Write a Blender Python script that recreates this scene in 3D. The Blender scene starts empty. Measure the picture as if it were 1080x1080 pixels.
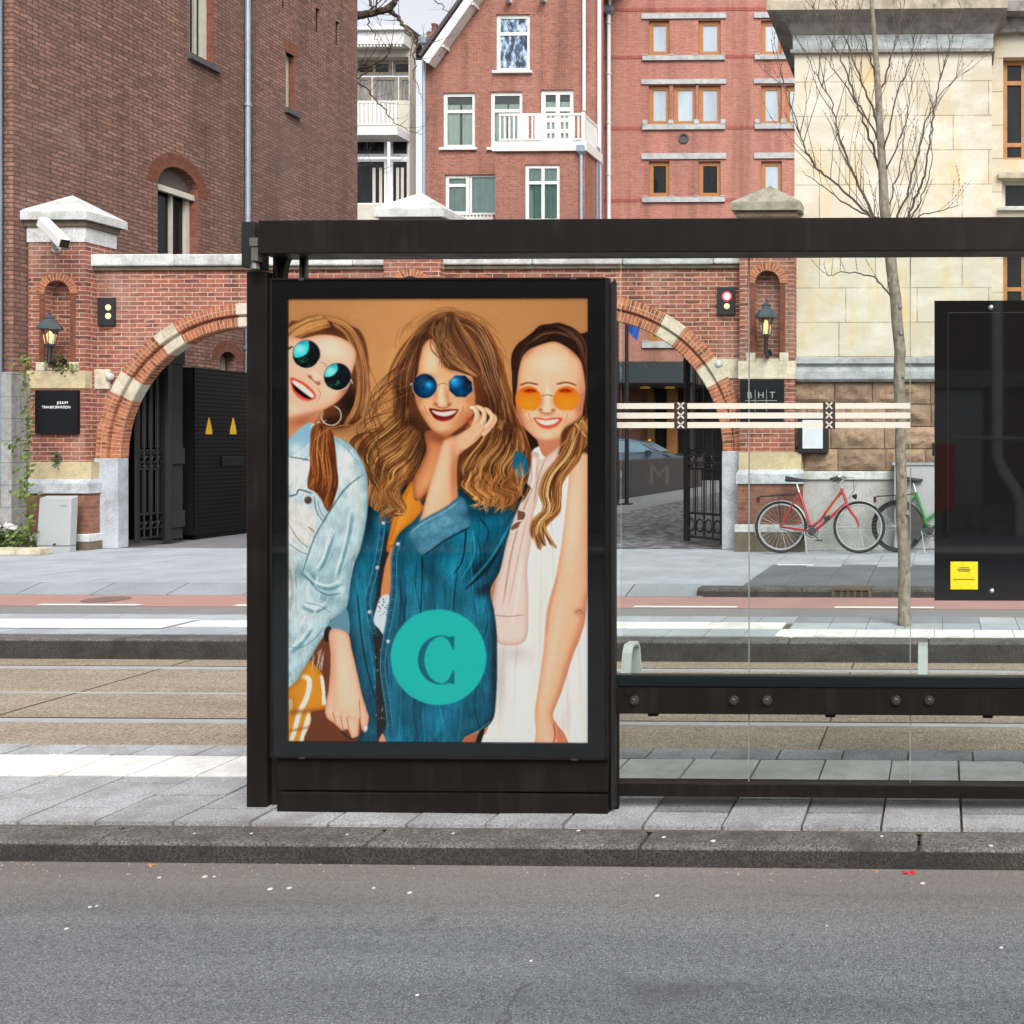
import bpy, bmesh, math, random
import numpy as np
from mathutils import Vector, Matrix, noise
from mathutils.geometry import tessellate_polygon
R = math.radians
rnd = random.Random(11)
SC = bpy.context.scene
COL = SC.collection
# ---------------------------------------------------------------- camera (level, shifted lens, turned 1.26 degrees)
CX, CY, F, CH, TH = 970.0, 470.0, 1100.0, 1.43, R(1.26)
def ray(u, v):
    a, b = (u-CX)/F, (CY-v)/F
    return Vector((-math.sin(TH)+a*math.cos(TH), math.cos(TH)+a*math.sin(TH), b))
def at(u, v, Y):
    d = ray(u, v); return Vector((0, 0, CH))+d*(Y/d.y)
def atx(u, v, X):
    d = ray(u, v); return Vector((0, 0, CH))+d*(X/d.x)
def PX(u, Y): return at(u, CY, Y).x
def PZ(v, u, Y): return at(u, v, Y).z
cd = bpy.data.cameras.new('camera'); cam = bpy.data.objects.new('camera', cd); COL.objects.link(cam)
cam.location = (0, 0, CH); cam.rotation_euler = (R(90), 0, TH)
cd.sensor_width = 36; cd.sensor_fit = 'HORIZONTAL'; cd.lens = 36*F/1080
cd.shift_x = -(CX-540)/1080; cd.shift_y = -(540-CY)/1080
cd.clip_start = .05; cd.clip_end = 4000
SC.camera = cam

# ---------------------------------------------------------------- tagging
def T(o, label=None, cat=None, group=None, kind=None):
    if label: o['label'] = label
    if cat: o['category'] = cat
    if group: o['group'] = group
    if kind: o['kind'] = kind
    return o
def thing(name, label, cat, loc=(0, 0, 0), group=None):
    o = bpy.data.objects.new(name, None); o.empty_display_size = .1; COL.objects.link(o); o.location = loc
    return T(o, label, cat, group)
def copy_tree(o, parent=None):
    c = o.copy(); COL.objects.link(c); c.parent = parent
    for ch in list(o.children): copy_tree(ch, c)
    return c

# ---------------------------------------------------------------- mesh builder
class Plane:
    """a frame on a wall: a along the wall, z up, n outwards"""
    def __init__(s, o, ax, n): s.o, s.ax, s.n = Vector(o), Vector(ax), Vector(n)
    def p(s, a, z, n=0.0): return s.o+s.ax*a+Vector((0, 0, z))+s.n*n
def YP(Y): return Plane((0, Y, 0), (1, 0, 0), (0, -1, 0))
def XP(X): return Plane((X, 0, 0), (0, 1, 0), (1, 0, 0))
def pxr(pl, u0, v0, u1, v1):
    um, vm = (u0+u1)/2, (v0+v1)/2
    f = (lambda u, v: at(u, v, pl.o.y)) if abs(pl.n.y) > .5 else (lambda u, v: atx(u, v, pl.o.x))
    k = 0 if abs(pl.n.y) > .5 else 1
    return f(u0, vm)[k], f(u1, vm)[k], f(um, v1).z, f(um, v0).z
class MB:
    def __init__(s): s.v = []; s.f = []; s.uv = []; s.tint = []; s.ct = 1.0
    def face(s, pts, uv=None):
        i = len(s.v); s.v += [tuple(p) for p in pts]; s.f.append(tuple(range(i, i+len(pts)))); s.uv.append(uv); s.tint.append(s.ct)
    def grid(s, rows, closed=False, uv=None, cap=False):
        i = len(s.v); n = len(rows[0])
        for r in rows: s.v += [tuple(p) for p in r]
        for a in range(len(rows)-1):
            for b in range(n if closed else n-1):
                c = (b+1) % n
                s.f.append((i+a*n+b, i+a*n+c, i+(a+1)*n+c, i+(a+1)*n+b)); s.tint.append(s.ct)
                s.uv.append(None if uv is None else [uv[a][b], uv[a][b+1 if not closed else b+1], uv[a+1][b+1], uv[a+1][b]])
        if cap:
            s.f.append(tuple(i+b for b in range(n))[::-1]); s.uv.append(None); s.tint.append(s.ct)
            k = i+(len(rows)-1)*n; s.f.append(tuple(k+b for b in range(n))); s.uv.append(None); s.tint.append(s.ct)
        return s
    def hexa(s, c):  # 8 corners: bottom 4 (ccw), top 4
        i = len(s.v); s.v += [tuple(p) for p in c]
        for q in ((3, 2, 1, 0), (4, 5, 6, 7), (0, 1, 5, 4), (1, 2, 6, 5), (2, 3, 7, 6), (3, 0, 4, 7)):
            s.f.append(tuple(i+k for k in q)); s.uv.append(None); s.tint.append(s.ct)
        return s
    def box(s, x0, x1, y0, y1, z0, z1):
        return s.hexa([(x0, y0, z0), (x1, y0, z0), (x1, y1, z0), (x0, y1, z0), (x0, y0, z1), (x1, y0, z1), (x1, y1, z1), (x0, y1, z1)])
    def pbox(s, pl, a0, a1, z0, z1, n0, n1):
        q = lambda a, z, n: pl.p(a, z, n)
        return s.hexa([q(a0, z0, n1), q(a1, z0, n1), q(a1, z0, n0), q(a0, z0, n0), q(a0, z1, n1), q(a1, z1, n1), q(a1, z1, n0), q(a0, z1, n0)])
    def obox(s, c, ax, ay, az):
        c, ax, ay, az = map(Vector, (c, ax, ay, az))
        return s.hexa([c-ax-ay-az, c+ax-ay-az, c+ax+ay-az, c-ax+ay-az, c-ax-ay+az, c+ax-ay+az, c+ax+ay+az, c-ax+ay+az])
    def bar(s, p, q, w, h, up=(0, 0, 1)):
        p, q = Vector(p), Vector(q); d = (q-p); L = d.length; d.normalize(); x = d.cross(Vector(up)).normalized(); y = x.cross(d)
        return s.obox((p+q)/2, d*L/2, x*w/2, y*h/2)
    def tube(s, pts, r, n=8, r1=None, cap=True):
        pts = [Vector(p) for p in pts]; m = len(pts); rr = r if isinstance(r, (list, tuple)) else [r+((r1 if r1 is not None else r)-r)*i/(m-1) for i in range(m)]
        rows = []; X = None
        for i, p in enumerate(pts):
            d = (pts[min(i+1, m-1)]-pts[max(i-1, 0)]).normalized()
            if X is None: X = d.orthogonal().normalized()
            else: X = (X-d*X.dot(d)).normalized()
            Yv = d.cross(X)
            rows.append([p+(X*math.cos(t)+Yv*math.sin(t))*rr[i] for t in [2*math.pi*k/n for k in range(n)]])
        return s.grid(rows, True, cap=cap)
    def ring(s, c, ax, R0, r, n=32, m=8, a0=0, a1=2*math.pi, x=None):
        ax = Vector(ax).normalized(); x = Vector(x).normalized() if x is not None else ax.orthogonal().normalized(); y = ax.cross(x)
        full = abs(a1-a0-2*math.pi) < 1e-6
        k = n if full else n+1
        P = [Vector(c)+(x*math.cos(a0+(a1-a0)*i/n)+y*math.sin(a0+(a1-a0)*i/n))*R0 for i in range(k)]
        rows = []
        for i, p in enumerate(P):
            d = (p-Vector(c)).normalized()
            rows.append([p+(d*math.cos(t)+ax*math.sin(t))*r for t in [2*math.pi*j/m for j in range(m)]])
        if full: rows.append(rows[0])
        return s.grid(rows, True, cap=not full)
    def lathe(s, c, prof, n=16, ax=(0, 0, 1), rot=0.0, cap=True):
        ax = Vector(ax).normalized(); x = ax.orthogonal().normalized() if abs(ax.z) < .99 else Vector((1, 0, 0)); y = ax.cross(x); c = Vector(c)
        rows = [[c+ax*h+(x*math.cos(rot+2*math.pi*k/n)+y*math.sin(rot+2*math.pi*k/n))*max(r, 1e-4) for k in range(n)] for r, h in prof]
        return s.grid(rows, True, cap=cap)
    def poly(s, pl, outer, holes=(), n0=0.0, n1=-.2, back=True):
        """flat wall with openings: front at n0, back at n1, with reveals"""
        loops = [outer]+list(holes); pts = [p for l in loops for p in l]
        tri = tessellate_polygon([[Vector((a, z, 0)) for a, z in l] for l in loops])
        def area(l): return sum(l[i][0]*l[(i+1) % len(l)][1]-l[(i+1) % len(l)][0]*l[i][1] for i in range(len(l)))
        for t in tri:
            q = [pts[i] for i in t]
            w = (q[1][0]-q[0][0])*(q[2][1]-q[0][1])-(q[2][0]-q[0][0])*(q[1][1]-q[0][1])
            if abs(w) < 1e-9: continue
            flip = (w > 0) != (pl.ax.cross(Vector((0, 0, 1))).dot(pl.n) > 0)
            f = [pl.p(a, z, n0) for a, z in q]; b = [pl.p(a, z, n1) for a, z in q]
            s.face(f[::-1] if flip else f)
            if back: s.face(b if flip else b[::-1])
        for li, l in enumerate(loops):
            for i in range(len(l)):
                (a, z), (c, w) = l[i], l[(i+1) % len(l)]
                s.face([pl.p(a, z, n0), pl.p(a, z, n1), pl.p(c, w, n1), pl.p(c, w, n0)])
        return s
    def build(s, name, mat, parent=None, smooth=False, bevel=0, seg=2, fixn=True, label=None):
        me = bpy.data.meshes.new(name); me.from_pydata(s.v, [], s.f)
        if fixn:
            bm = bmesh.new(); bm.from_mesh(me)
            # keep face order so that the uv list still fits
            bmesh.ops.recalc_face_normals(bm, faces=bm.faces[:]); bm.to_mesh(me); bm.free()
        uvl = me.uv_layers.new(name='UVMap'); tl = me.attributes.new('tint', 'FLOAT', 'FACE')
        co = me.vertices; data = uvl.data
        for p in me.polygons:
            n = p.normal; k = max(range(3), key=lambda i: abs(n[i])); given = s.uv[p.index] if p.index < len(s.uv) else None
            if given is not None:
                base = list(s.f[p.index])
                for li in p.loop_indices:
                    data[li].uv = given[base.index(me.loops[li].vertex_index)]
            else:
                for li in p.loop_indices:
                    c = co[me.loops[li].vertex_index].co
                    data[li].uv = (c.y, c.z) if k == 0 else (c.x, c.z) if k == 1 else (c.x, c.y)
            tl.data[p.index].value = s.tint[p.index] if p.index < len(s.tint) else 1
        if smooth:
            me.polygons.foreach_set('use_smooth', [True]*len(me.polygons))
        ob = bpy.data.objects.new(name, me); COL.objects.link(ob)
        for m in (mat if isinstance(mat, (list, tuple)) else [mat]): me.materials.append(m)
        if parent is not None:
            ob.parent = parent
            # geometry is written in world coordinates: cancel the offset of a thing's base
            off = Vector((0, 0, 0)); q = parent
            while q is not None: off += Vector(q.location); q = q.parent
            if off.length > 0: me.transform(Matrix.Translation(-off))
        if smooth:
            md = ob.modifiers.new('edges', 'EDGE_SPLIT'); md.split_angle = R(38)
        if bevel:
            b = ob.modifiers.new('bevel', 'BEVEL'); b.width = bevel; b.segments = seg; b.limit_method = 'ANGLE'; b.angle_limit = R(40); b.harden_normals = False
        if label: ob['label'] = label
        return ob

# ---------------------------------------------------------------- materials
def srgb(r, g, b):
    f = lambda c: ((c/255+.055)/1.055)**2.4 if c > 10 else c/255/12.92
    return (f(r), f(g), f(b))
class NT:
    def __init__(s, name):
        s.m = bpy.data.materials.new(name); s.m.use_nodes = True; s.t = s.m.node_tree; s.n = s.t.nodes; s.b = s.n['Principled BSDF']
    def new(s, typ, **k):
        nd = s.n.new(typ)
        for a, v in k.items(): setattr(nd, a, v)
        return nd
    def link(s, a, b): s.t.links.new(a, b)
    def val(s, sock, v):
        if hasattr(v, 'is_linked') or isinstance(v, bpy.types.NodeSocket): s.link(v, sock)
        elif isinstance(v, tuple) and len(v) == 3 and sock.type == 'RGBA': sock.default_value = (*v, 1)
        else: sock.default_value = v
    def coord(s, kind='Object', scale=(1, 1, 1), rot=(0, 0, 0), loc=(0, 0, 0)):
        tc = s.new('ShaderNodeTexCoord'); mp = s.new('ShaderNodeMapping'); s.link(tc.outputs[kind], mp.inputs['Vector'])
        mp.inputs['Scale'].default_value = scale; mp.inputs['Rotation'].default_value = rot; mp.inputs['Location'].default_value = loc
        return mp.outputs['Vector']
    def noise(s, vec, scale, detail=4, rough=.55):
        nd = s.new('ShaderNodeTexNoise'); s.link(vec, nd.inputs['Vector']); nd.inputs['Scale'].default_value = scale; nd.inputs['Detail'].default_value = detail; nd.inputs['Roughness'].default_value = rough
        return nd.outputs['Fac']
    def ramp(s, fac, stops, interp='LINEAR'):
        nd = s.new('ShaderNodeValToRGB'); s.link(fac, nd.inputs['Fac']); e = nd.color_ramp.elements; nd.color_ramp.interpolation = interp
        while len(e) > len(stops): e.remove(e[-1])
        while len(e) < len(stops): e.new(.5)
        for el, (p, c) in zip(e, stops): el.position = p; el.color = (*c, 1) if isinstance(c, tuple) else (c, c, c, 1)
        return nd.outputs['Color']
    def mix(s, fac, a, b, mode='MIX'):
        nd = s.new('ShaderNodeMix', data_type='RGBA', blend_type=mode)
        s.val(nd.inputs['Factor'], fac); s.val(nd.inputs[6], a); s.val(nd.inputs[7], b); return nd.outputs[2]
    def math(s, op, a, b=0.0):
        nd = s.new('ShaderNodeMath', operation=op); s.val(nd.inputs[0], a); s.val(nd.inputs[1], b); return nd.outputs[0]
    def bump(s, h, strength=.3, dist=.01):
        nd = s.new('ShaderNodeBump'); s.link(h, nd.inputs['Height']); nd.inputs['Strength'].default_value = strength; nd.inputs['Distance'].default_value = dist
        s.link(nd.outputs['Normal'], s.b.inputs['Normal'])
    def attr(s, name):
        nd = s.new('ShaderNodeAttribute'); nd.attribute_name = name; return nd.outputs['Fac']
    def out(s, col, rough=.8, metal=0.0, spec=None, coat=None):
        s.val(s.b.inputs['Base Color'], col); s.val(s.b.inputs['Roughness'], rough); s.b.inputs['Metallic'].default_value = metal
        if spec is not None: s.b.inputs['Specular IOR Level'].default_value = spec
        if coat is not None: s.b.inputs['Coat Weight'].default_value = coat[0]; s.b.inputs['Coat Roughness'].default_value = coat[1]
        return s.m
def sub(c, k): return tuple(min(1, x*k) for x in c)
def simple(name, c, rough=.6, metal=0.0, var=.12, scale=6.0, bump=0.0, bscale=60, spec=None, coat=None, fine=0.0, tint=False):
    n = NT(name); v = n.coord()
    f = n.noise(v, scale, 5, .6)
    col = n.ramp(f, [(.3, sub(c, 1-var)), (.7, sub(c, 1+var))])
    if fine:
        g = n.noise(v, 160, 2, .7); col = n.mix(fine, col, n.ramp(g, [(.38, sub(c, .35)), (.5, c), (.66, sub(c, 1.7))]))
    if tint:
        t = n.attr('tint'); col = n.mix(1.0, col, n.ramp(n.math('MULTIPLY', t, .5), [(0, 0.0), (1, 1.0)]), 'MULTIPLY'); col = n.mix(1.0, col, (2.0, 2.0, 2.0), 'MULTIPLY')
    if bump: n.bump(n.noise(v, bscale, 5, .65), bump, .01)
    return n.out(col, rough, metal, spec, coat)
def brick(name, c1, c2, mortar, bw=.222, rh=.0615, ms=.011, stain=None, sts=.6, sta=(.45, .75), bump=.5, rot=False, off=.5, dark=None, var=.25):
    n = NT(name); uv = n.coord('UV', rot=(0, 0, R(90)) if rot else (0, 0, 0))
    nz = n.new('ShaderNodeTexNoise'); n.link(uv, nz.inputs['Vector']); nz.inputs['Scale'].default_value = 9; nz.inputs['Detail'].default_value = 2
    vd = n.new('ShaderNodeVectorMath', operation='MULTIPLY_ADD'); n.link(nz.outputs['Color'], vd.inputs[0]); vd.inputs[1].default_value = (.006, .006, 0); n.link(uv, vd.inputs[2])
    b = n.new('ShaderNodeTexBrick'); n.link(vd.outputs[0], b.inputs['Vector'])
    b.offset = off; b.inputs['Scale'].default_value = 1; b.inputs['Brick Width'].default_value = bw; b.inputs['Row Height'].default_value = rh
    b.inputs['Mortar Size'].default_value = ms/2; b.inputs['Mortar Smooth'].default_value = .25; b.inputs['Bias'].default_value = 0
    b.inputs['Color1'].default_value = (*c1, 1); b.inputs['Color2'].default_value = (*c2, 1); b.inputs['Mortar'].default_value = (*mortar, 1)
    f = n.noise(uv, 13, 3, .6); col = n.mix(1.0, b.outputs['Color'], n.ramp(f, [(.3, 1-var), (.7, 1+var*.7)]), 'MULTIPLY')
    if dark:
        d = n.noise(n.coord('UV', scale=(4.5, 16, 1)), 1.0, 1, .5); col = n.mix(n.ramp(d, [(.575, 0.0), (.64, .85)]), col, n.mix(b.outputs['Fac'], dark, mortar))
    if stain is not None:
        g = n.noise(n.coord('UV', scale=(1, .5, 1)), sts, 5, .62); col = n.mix(n.ramp(g, [(sta[0], 0.0), (sta[1], .65)]), col, stain)
    rn = n.noise(n.coord('UV', scale=(1.6, .10, 1)), 1.0, 4, .6); col = n.mix(1.0, col, n.ramp(rn, [(.33, .70), (.52, 1.0), (.72, 1.10)]), 'MULTIPLY')
    ef = n.noise(n.coord('UV', scale=(.8, .8, 1), loc=(3.3, 7.1, 0)), .9, 6, .7); col = n.mix(n.ramp(ef, [(.60, 0.0), (.78, .30)]), col, (.50, .42, .38))
    h = n.mix(.25, n.math('SUBTRACT', 1.0, b.outputs['Fac']), n.noise(uv, 90, 3, .6)); n.bump(h, bump, .012)
    return n.out(col, .88, spec=.25)
def glass(name, tint=(.93, .965, .95), refl=1.0, ior=1.5):
    n = NT(name); n.n.remove(n.b)
    tr = n.new('ShaderNodeBsdfTransparent'); tr.inputs['Color'].default_value = (*tint, 1)
    gl = n.new('ShaderNodeBsdfGlossy'); gl.inputs['Roughness'].default_value = .015; gl.inputs['Color'].default_value = (1, 1, 1, 1)
    fr = n.new('ShaderNodeFresnel'); fr.inputs['IOR'].default_value = ior
    mx = n.new('ShaderNodeMixShader'); n.link(n.math('MULTIPLY', fr.outputs[0], refl), mx.inputs[0]); n.link(tr.outputs[0], mx.inputs[1]); n.link(gl.outputs[0], mx.inputs[2])
    n.link(mx.outputs[0], n.n['Material Output'].inputs['Surface']); return n.m
def emit(name, c, s):
    n = NT(name); n.b.inputs['Base Color'].default_value = (*c, 1); n.b.inputs['Emission Color'].default_value = (*c, 1); n.b.inputs['Emission Strength'].default_value = s; return n.m
def pane_mat(name, c, rough=.03, var=.5, scale=1.2, spec=.9):
    n = NT(name); v = n.coord(); f = n.noise(n.coord(scale=(3, 3, .6)), scale, 3, .6)
    return n.out(n.ramp(f, [(.3, sub(c, 1-var)), (.7, sub(c, 1+var))]), rough, spec=spec)
PRINT_GAIN, SKY, SUN, SUN_EL, SUN_ROT, EXPO = 1.18, .14, 1.4, 44, 150, 0.65
# ---------------------------------------------------------------- poster print (flat picture painted in code)
def paint_poster():
    rng = np.random.default_rng(7)
    X0, Y0, X1, Y1 = 304.0, 314.0, 620.5, 783.0
    S = 2.7
    W, H = int(round((X1-X0)*S)), int(round((Y1-Y0)*S))
    cv = np.zeros((H, W, 3), np.float32)
    gx = (np.arange(W)+.5)/S+X0; gy = (np.arange(H)+.5)/S+Y0
    def rgb(*c): return np.array(c, np.float32)/255
    def crom(p, closed=True, n=8):
        p = np.asarray(p, float); m = len(p)
        if closed: q = np.vstack([p[-1:], p, p[:2]])
        else: q = np.vstack([2*p[:1]-p[1:2], p, 2*p[-1:]-p[-2:-1]])
        out = []; t = np.linspace(0, 1, n, endpoint=False)[:, None]
        for i in range(m if closed else m-1):
            a, b, c, d = q[i], q[i+1], q[i+2], q[i+3]
            out.append(.5*((2*b)+(-a+c)*t+(2*a-5*b+4*c-d)*t*t+(-a+3*b-3*c+d)*t**3))
        if not closed: out.append(p[-1:])
        return np.vstack(out)
    def box1(a, r, ax):
        k = 2*r+1
        pad = [(0, 0)]*a.ndim; pad[ax] = (r+1, r)
        c = np.cumsum(np.pad(a, pad, mode='edge'), axis=ax, dtype=np.float64)
        n = a.shape[ax]
        hi = np.take(c, np.arange(k, k+n), axis=ax); lo = np.take(c, np.arange(0, n), axis=ax)
        return ((hi-lo)/k).astype(np.float32)
    def blur(a, s):
        r = max(1, int(round(s*S*.9)))
        for _ in range(2):
            a = box1(box1(a, r, 0), r, 1)
        return a
    def mask(pts, feather=.45, smooth=True, clip=None):
        p = crom(pts) if smooth else np.asarray(pts, float)
        q = np.column_stack([(p[:, 0]-X0)*S, (p[:, 1]-Y0)*S])
        m = np.zeros((H, W), np.float32)
        a = q; b = np.roll(q, -1, 0)
        ylo = max(0, int(q[:, 1].min())-1); yhi = min(H, int(q[:, 1].max())+2)
        xi = np.arange(W)+.5
        for r in range(ylo, yhi):
            y = r+.5
            c = (a[:, 1] <= y) != (b[:, 1] <= y)
            if not c.any(): continue
            xs = np.sort(a[c, 0]+(y-a[c, 1])/(b[c, 1]-a[c, 1])*(b[c, 0]-a[c, 0]))
            for k in range(0, len(xs)-1, 2):
                l = int(max(0, math.ceil(xs[k]-.5))); h = int(min(W, math.ceil(xs[k+1]-.5)))
                if h > l: m[r, l:h] = 1
        if feather > 0: m = blur(m, feather)
        if clip is not None: m = m*clip
        return m
    def put(m, col, a=1.0):
        nonlocal cv
        col = np.asarray(col, np.float32)
        mm = (m*a)[..., None]
        cv = cv*(1-mm)+col*mm
    def fill(pts, col, feather=.45, smooth=True, clip=None, a=1.0):
        m = mask(pts, feather, smooth, clip); put(m, col, a); return m
    def shade(m, s, col, a, dx=0.0, dy=0.0):
        b = blur(m, s)
        if dx or dy: b = np.roll(np.roll(b, int(dy*S), 0), int(dx*S), 1)
        put(np.clip(1-b, 0, 1)*1.7*m, col, a)
    def blob(cx, cy, rx, ry, col, a, ang=0, clip=None):
        t = math.radians(ang); dx = gx[None, :]-cx; dy = gy[:, None]-cy
        u = (dx*math.cos(t)+dy*math.sin(t))/rx; v = (-dx*math.sin(t)+dy*math.cos(t))/ry
        m = np.exp(-(u*u+v*v)).astype(np.float32)
        if clip is not None: m = m*clip
        put(m, col, a)
    def ell(cx, cy, rx, ry, ang=0, n=40):
        t = np.linspace(0, 2*math.pi, n, endpoint=False); r = math.radians(ang)
        x, y = rx*np.cos(t), ry*np.sin(t)
        return np.column_stack([cx+x*math.cos(r)-y*math.sin(r), cy+x*math.sin(r)+y*math.cos(r)])
    def stroke(pts, w0, w1, col, a=1.0, smooth=True, clip=None, mid=None):
        p = crom(pts, False, 10) if smooth else np.asarray(pts, float)
        q = np.column_stack([(p[:, 0]-X0)*S, (p[:, 1]-Y0)*S])
        seg = np.hypot(*np.diff(q, axis=0).T); L = np.concatenate([[0], np.cumsum(seg)])
        n = max(4, int(L[-1]/.6)); s = np.linspace(0, L[-1], n)
        x = np.interp(s, L, q[:, 0]); y = np.interp(s, L, q[:, 1])
        tx, ty = np.gradient(x), np.gradient(y); l = np.hypot(tx, ty)+1e-6
        nx, ny = -ty/l, tx/l; f = s/L[-1]
        w = (w0+(w1-w0)*f)*S/2
        if mid is not None: w = (w0*(1-f)**2+2*mid*f*(1-f)*1.6+w1*f**2)*S/2
        k = max(1, int(np.ceil(w.max()/.6)))
        for o in range(-k, k+1):
            g = o/max(k, 1)
            fall = a*(1-abs(g)**3*.7)
            ix = (x+nx*w*g).astype(int); iy = (y+ny*w*g).astype(int)
            ok = (ix >= 0) & (ix < W) & (iy >= 0) & (iy < H)
            ix, iy = ix[ok], iy[ok]
            al = np.full(len(ix), fall, np.float32)*np.minimum(1, np.minimum(f[ok]*8+.15, (1-f[ok])*7+.1))
            if clip is not None: al = al*clip[iy, ix]
            cv[iy, ix] = cv[iy, ix]*(1-al[:, None])+np.asarray(col, np.float32)*al[:, None]
    def hair(guides, n, cols, w=(.5, 1.3), a=(.25, .7), jit=1.6, clip=None, shine=None, fq=(3.5, 7.5)):
        G = [crom(g, False, 12) for g in guides]
        G = [np.column_stack([np.interp(np.linspace(0, 1, 26), np.linspace(0, 1, len(g)), g[:, k]) for k in (0, 1)]) for g in G]
        ncl = max(5, n//9); z = np.linspace(0, 1, 26)
        cl = [(rng.random(), rng.random()*6.3, jit*rng.normal()*1.1, cols[rng.integers(len(cols))]*(1+rng.normal()*.12), rng.uniform(*fq)) for _ in range(ncl)]
        for i in range(n+ncl):
            ct, ph, amp, c, fr = cl[rng.integers(ncl)] if i >= ncl else cl[i]
            broad = i < ncl and n > 60
            t = np.clip(ct+(0 if broad else rng.normal()*.35/ncl**.6), 0, .999)*(len(G)-1); k = min(int(t), len(G)-2); t -= k
            p = G[k]*(1-t)+G[k+1]*t
            p = p+np.column_stack([np.sin(z*fr+ph)*amp, np.cos(z*fr*.8+ph)*amp*.7])*(.25+.75*z)[:, None]+rng.normal()*jit*.22
            b0 = int(rng.integers(0, 9)); b1 = int(rng.integers(15, 27))
            if broad: b0, b1 = 0, 26
            c = c*(1+rng.normal()*.13)
            if shine is not None:
                mid = p[13]
                for (sx, sy, sr, sc) in shine:
                    if (mid[0]-sx)**2+(mid[1]-sy)**2 < sr*sr and rng.random() < .5: c = sc*(1+rng.normal()*.08)
            ww = rng.uniform(2.2, 4.6)*(w[1]/1.3) if broad else rng.uniform(*w)*.9
            stroke(p[b0:b1], ww, ww*.4, np.clip(c, 0, 1), .55 if broad else rng.uniform(*a)*.8, False, clip)
    def locks(guides, n, lo, mid, hi, wd=(3.5, 6.5), amp=4.0, fq=(6, 11), clip=None, a=.9):
        G = [crom(g, False, 12) for g in guides]
        G = [np.column_stack([np.interp(np.linspace(0, 1, 32), np.linspace(0, 1, len(g)), g[:, k]) for k in (0, 1)]) for g in G]
        z = np.linspace(0, 1, 32)
        for i in range(n):
            t = rng.random()*(len(G)-1); k = min(int(t), len(G)-2); t -= k
            ph = rng.random()*6.3; f = rng.uniform(*fq); am = amp*rng.uniform(.5, 1.3)
            s_ = np.sin(z*f+ph)
            p = G[k]*(1-t)+G[k+1]*t+np.column_stack([s_*am, np.cos(z*f*.8+ph)*am*.5])*(.2+.8*z)[:, None]
            b0 = int(rng.integers(0, 8)); b1 = int(rng.integers(22, 33)); w = rng.uniform(*wd); v = 1+rng.normal()*.12
            q = p[b0:b1]; m = len(q)
            stroke(q, w*.8, w*.25, np.clip(lo*v, 0, 1), a, False, clip, mid=w*.8); stroke(q+(-.16*w, -.1*w), w*.6, w*.15, np.clip(mid*v, 0, 1), a*.65, False, clip, mid=w*.5)
            pk = [j for j in range(b0+3, b1-3) if s_[j] < -.55 or s_[j] > .8]
            for j in pk[::3]:
                stroke(p[max(b0, j-4):min(b1, j+5)]+(-.2*w, -.12*w), w*.1, w*.08, np.clip(hi*v, 0, 1), .5*a, False, clip, mid=w*.3)
            for _ in range(7):
                o = rng.normal(0, .28, 2)*w; stroke(q+o, .55, .3, np.clip([lo, mid, hi][rng.integers(3)]*(1+rng.normal()*.12), 0, 1), .6*a, False, clip)
    def mott(m, amp, rx, ry):
        nonlocal cv
        n = rng.normal(0, 1, (H, W)).astype(np.float32)
        for _ in range(2): n = box1(box1(n, int(rx*S), 1), int(ry*S), 0)
        n /= n.std()+1e-6; cv = np.clip(cv*(1+(amp*n*m)[..., None]), 0, 1)
    def ms(pts, c, k): return [(c[0]+(x-c[0])*k, c[1]+(y-c[1])*k) for x, y in pts]
    def weave(m, amp, sc=1.0, ang=0.0):
        nonlocal cv
        n = rng.normal(0, 1, (H, W)).astype(np.float32)
        l = box1(n, 3, 0); l2 = box1(n, 1, 1)
        cv = np.clip(cv*(1+((l+l2)*amp*m)[..., None]), 0, 1)
    # ---- backdrop
    yy = ((gy-Y0)/(Y1-Y0))[:, None]; xx = ((gx-X0)/(X1-X0))[None, :]
    d = np.clip(1.06-.20*np.abs(xx-.42)-.10*np.abs(yy-.18), 0, 1.2)[..., None]
    cv = (rgb(190, 138, 94)*d).astype(np.float32)
    put(mask([(300, 640), (420, 640), (420, 790), (300, 790)], 4, False), rgb(112, 64, 36))
    BL, BM, BD = rgb(196, 142, 92), rgb(150, 100, 62), rgb(70, 42, 26)
    SK, SH, SD = rgb(232, 180, 148), rgb(248, 214, 188), rgb(196, 126, 92)
    # ================= woman on the right, behind: dark hair mass first
    hm = fill([(540, 373), (546, 363), (559, 353), (569, 344), (581, 342), (589, 341), (600, 345), (611, 352), (624, 362), (626, 470), (600, 500),
               (575, 470), (560, 480), (545, 470), (541, 440), (541, 408), (539, 385)], rgb(52, 32, 24))
    hair([[(588, 343), (566, 350), (548, 366), (541, 392), (542, 430)], [(588, 346), (572, 356), (556, 368), (548, 388), (546, 420)], [(584, 352), (573, 360), (562, 366), (553, 376), (549, 392)]],
         150, [rgb(60, 38, 28), rgb(92, 62, 46), rgb(40, 24, 18)], jit=1.2)
    hair([[(588, 343), (606, 350), (617, 366), (619, 400), (618, 440)], [(586, 350), (602, 358), (611, 372), (615, 395), (616, 430)]],
         110, [rgb(96, 66, 50), rgb(120, 86, 64), rgb(48, 30, 22)], jit=1.2)
    stroke([(556, 356), (570, 349), (584, 347), (598, 351)], 2.5, 2, rgb(36, 22, 17), .6)
    stroke([(560, 361), (573, 353), (590, 352), (603, 358)], 1.6, 1.2, rgb(130, 96, 74), .5)
    # white dress of the right woman
    dm = fill([(560, 478), (572, 470), (600, 468), (624, 480), (624, 790), (508, 790), (514, 770), (520, 740), (523, 680), (530, 620), (545, 540), (552, 505)], rgb(236, 230, 222))
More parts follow.
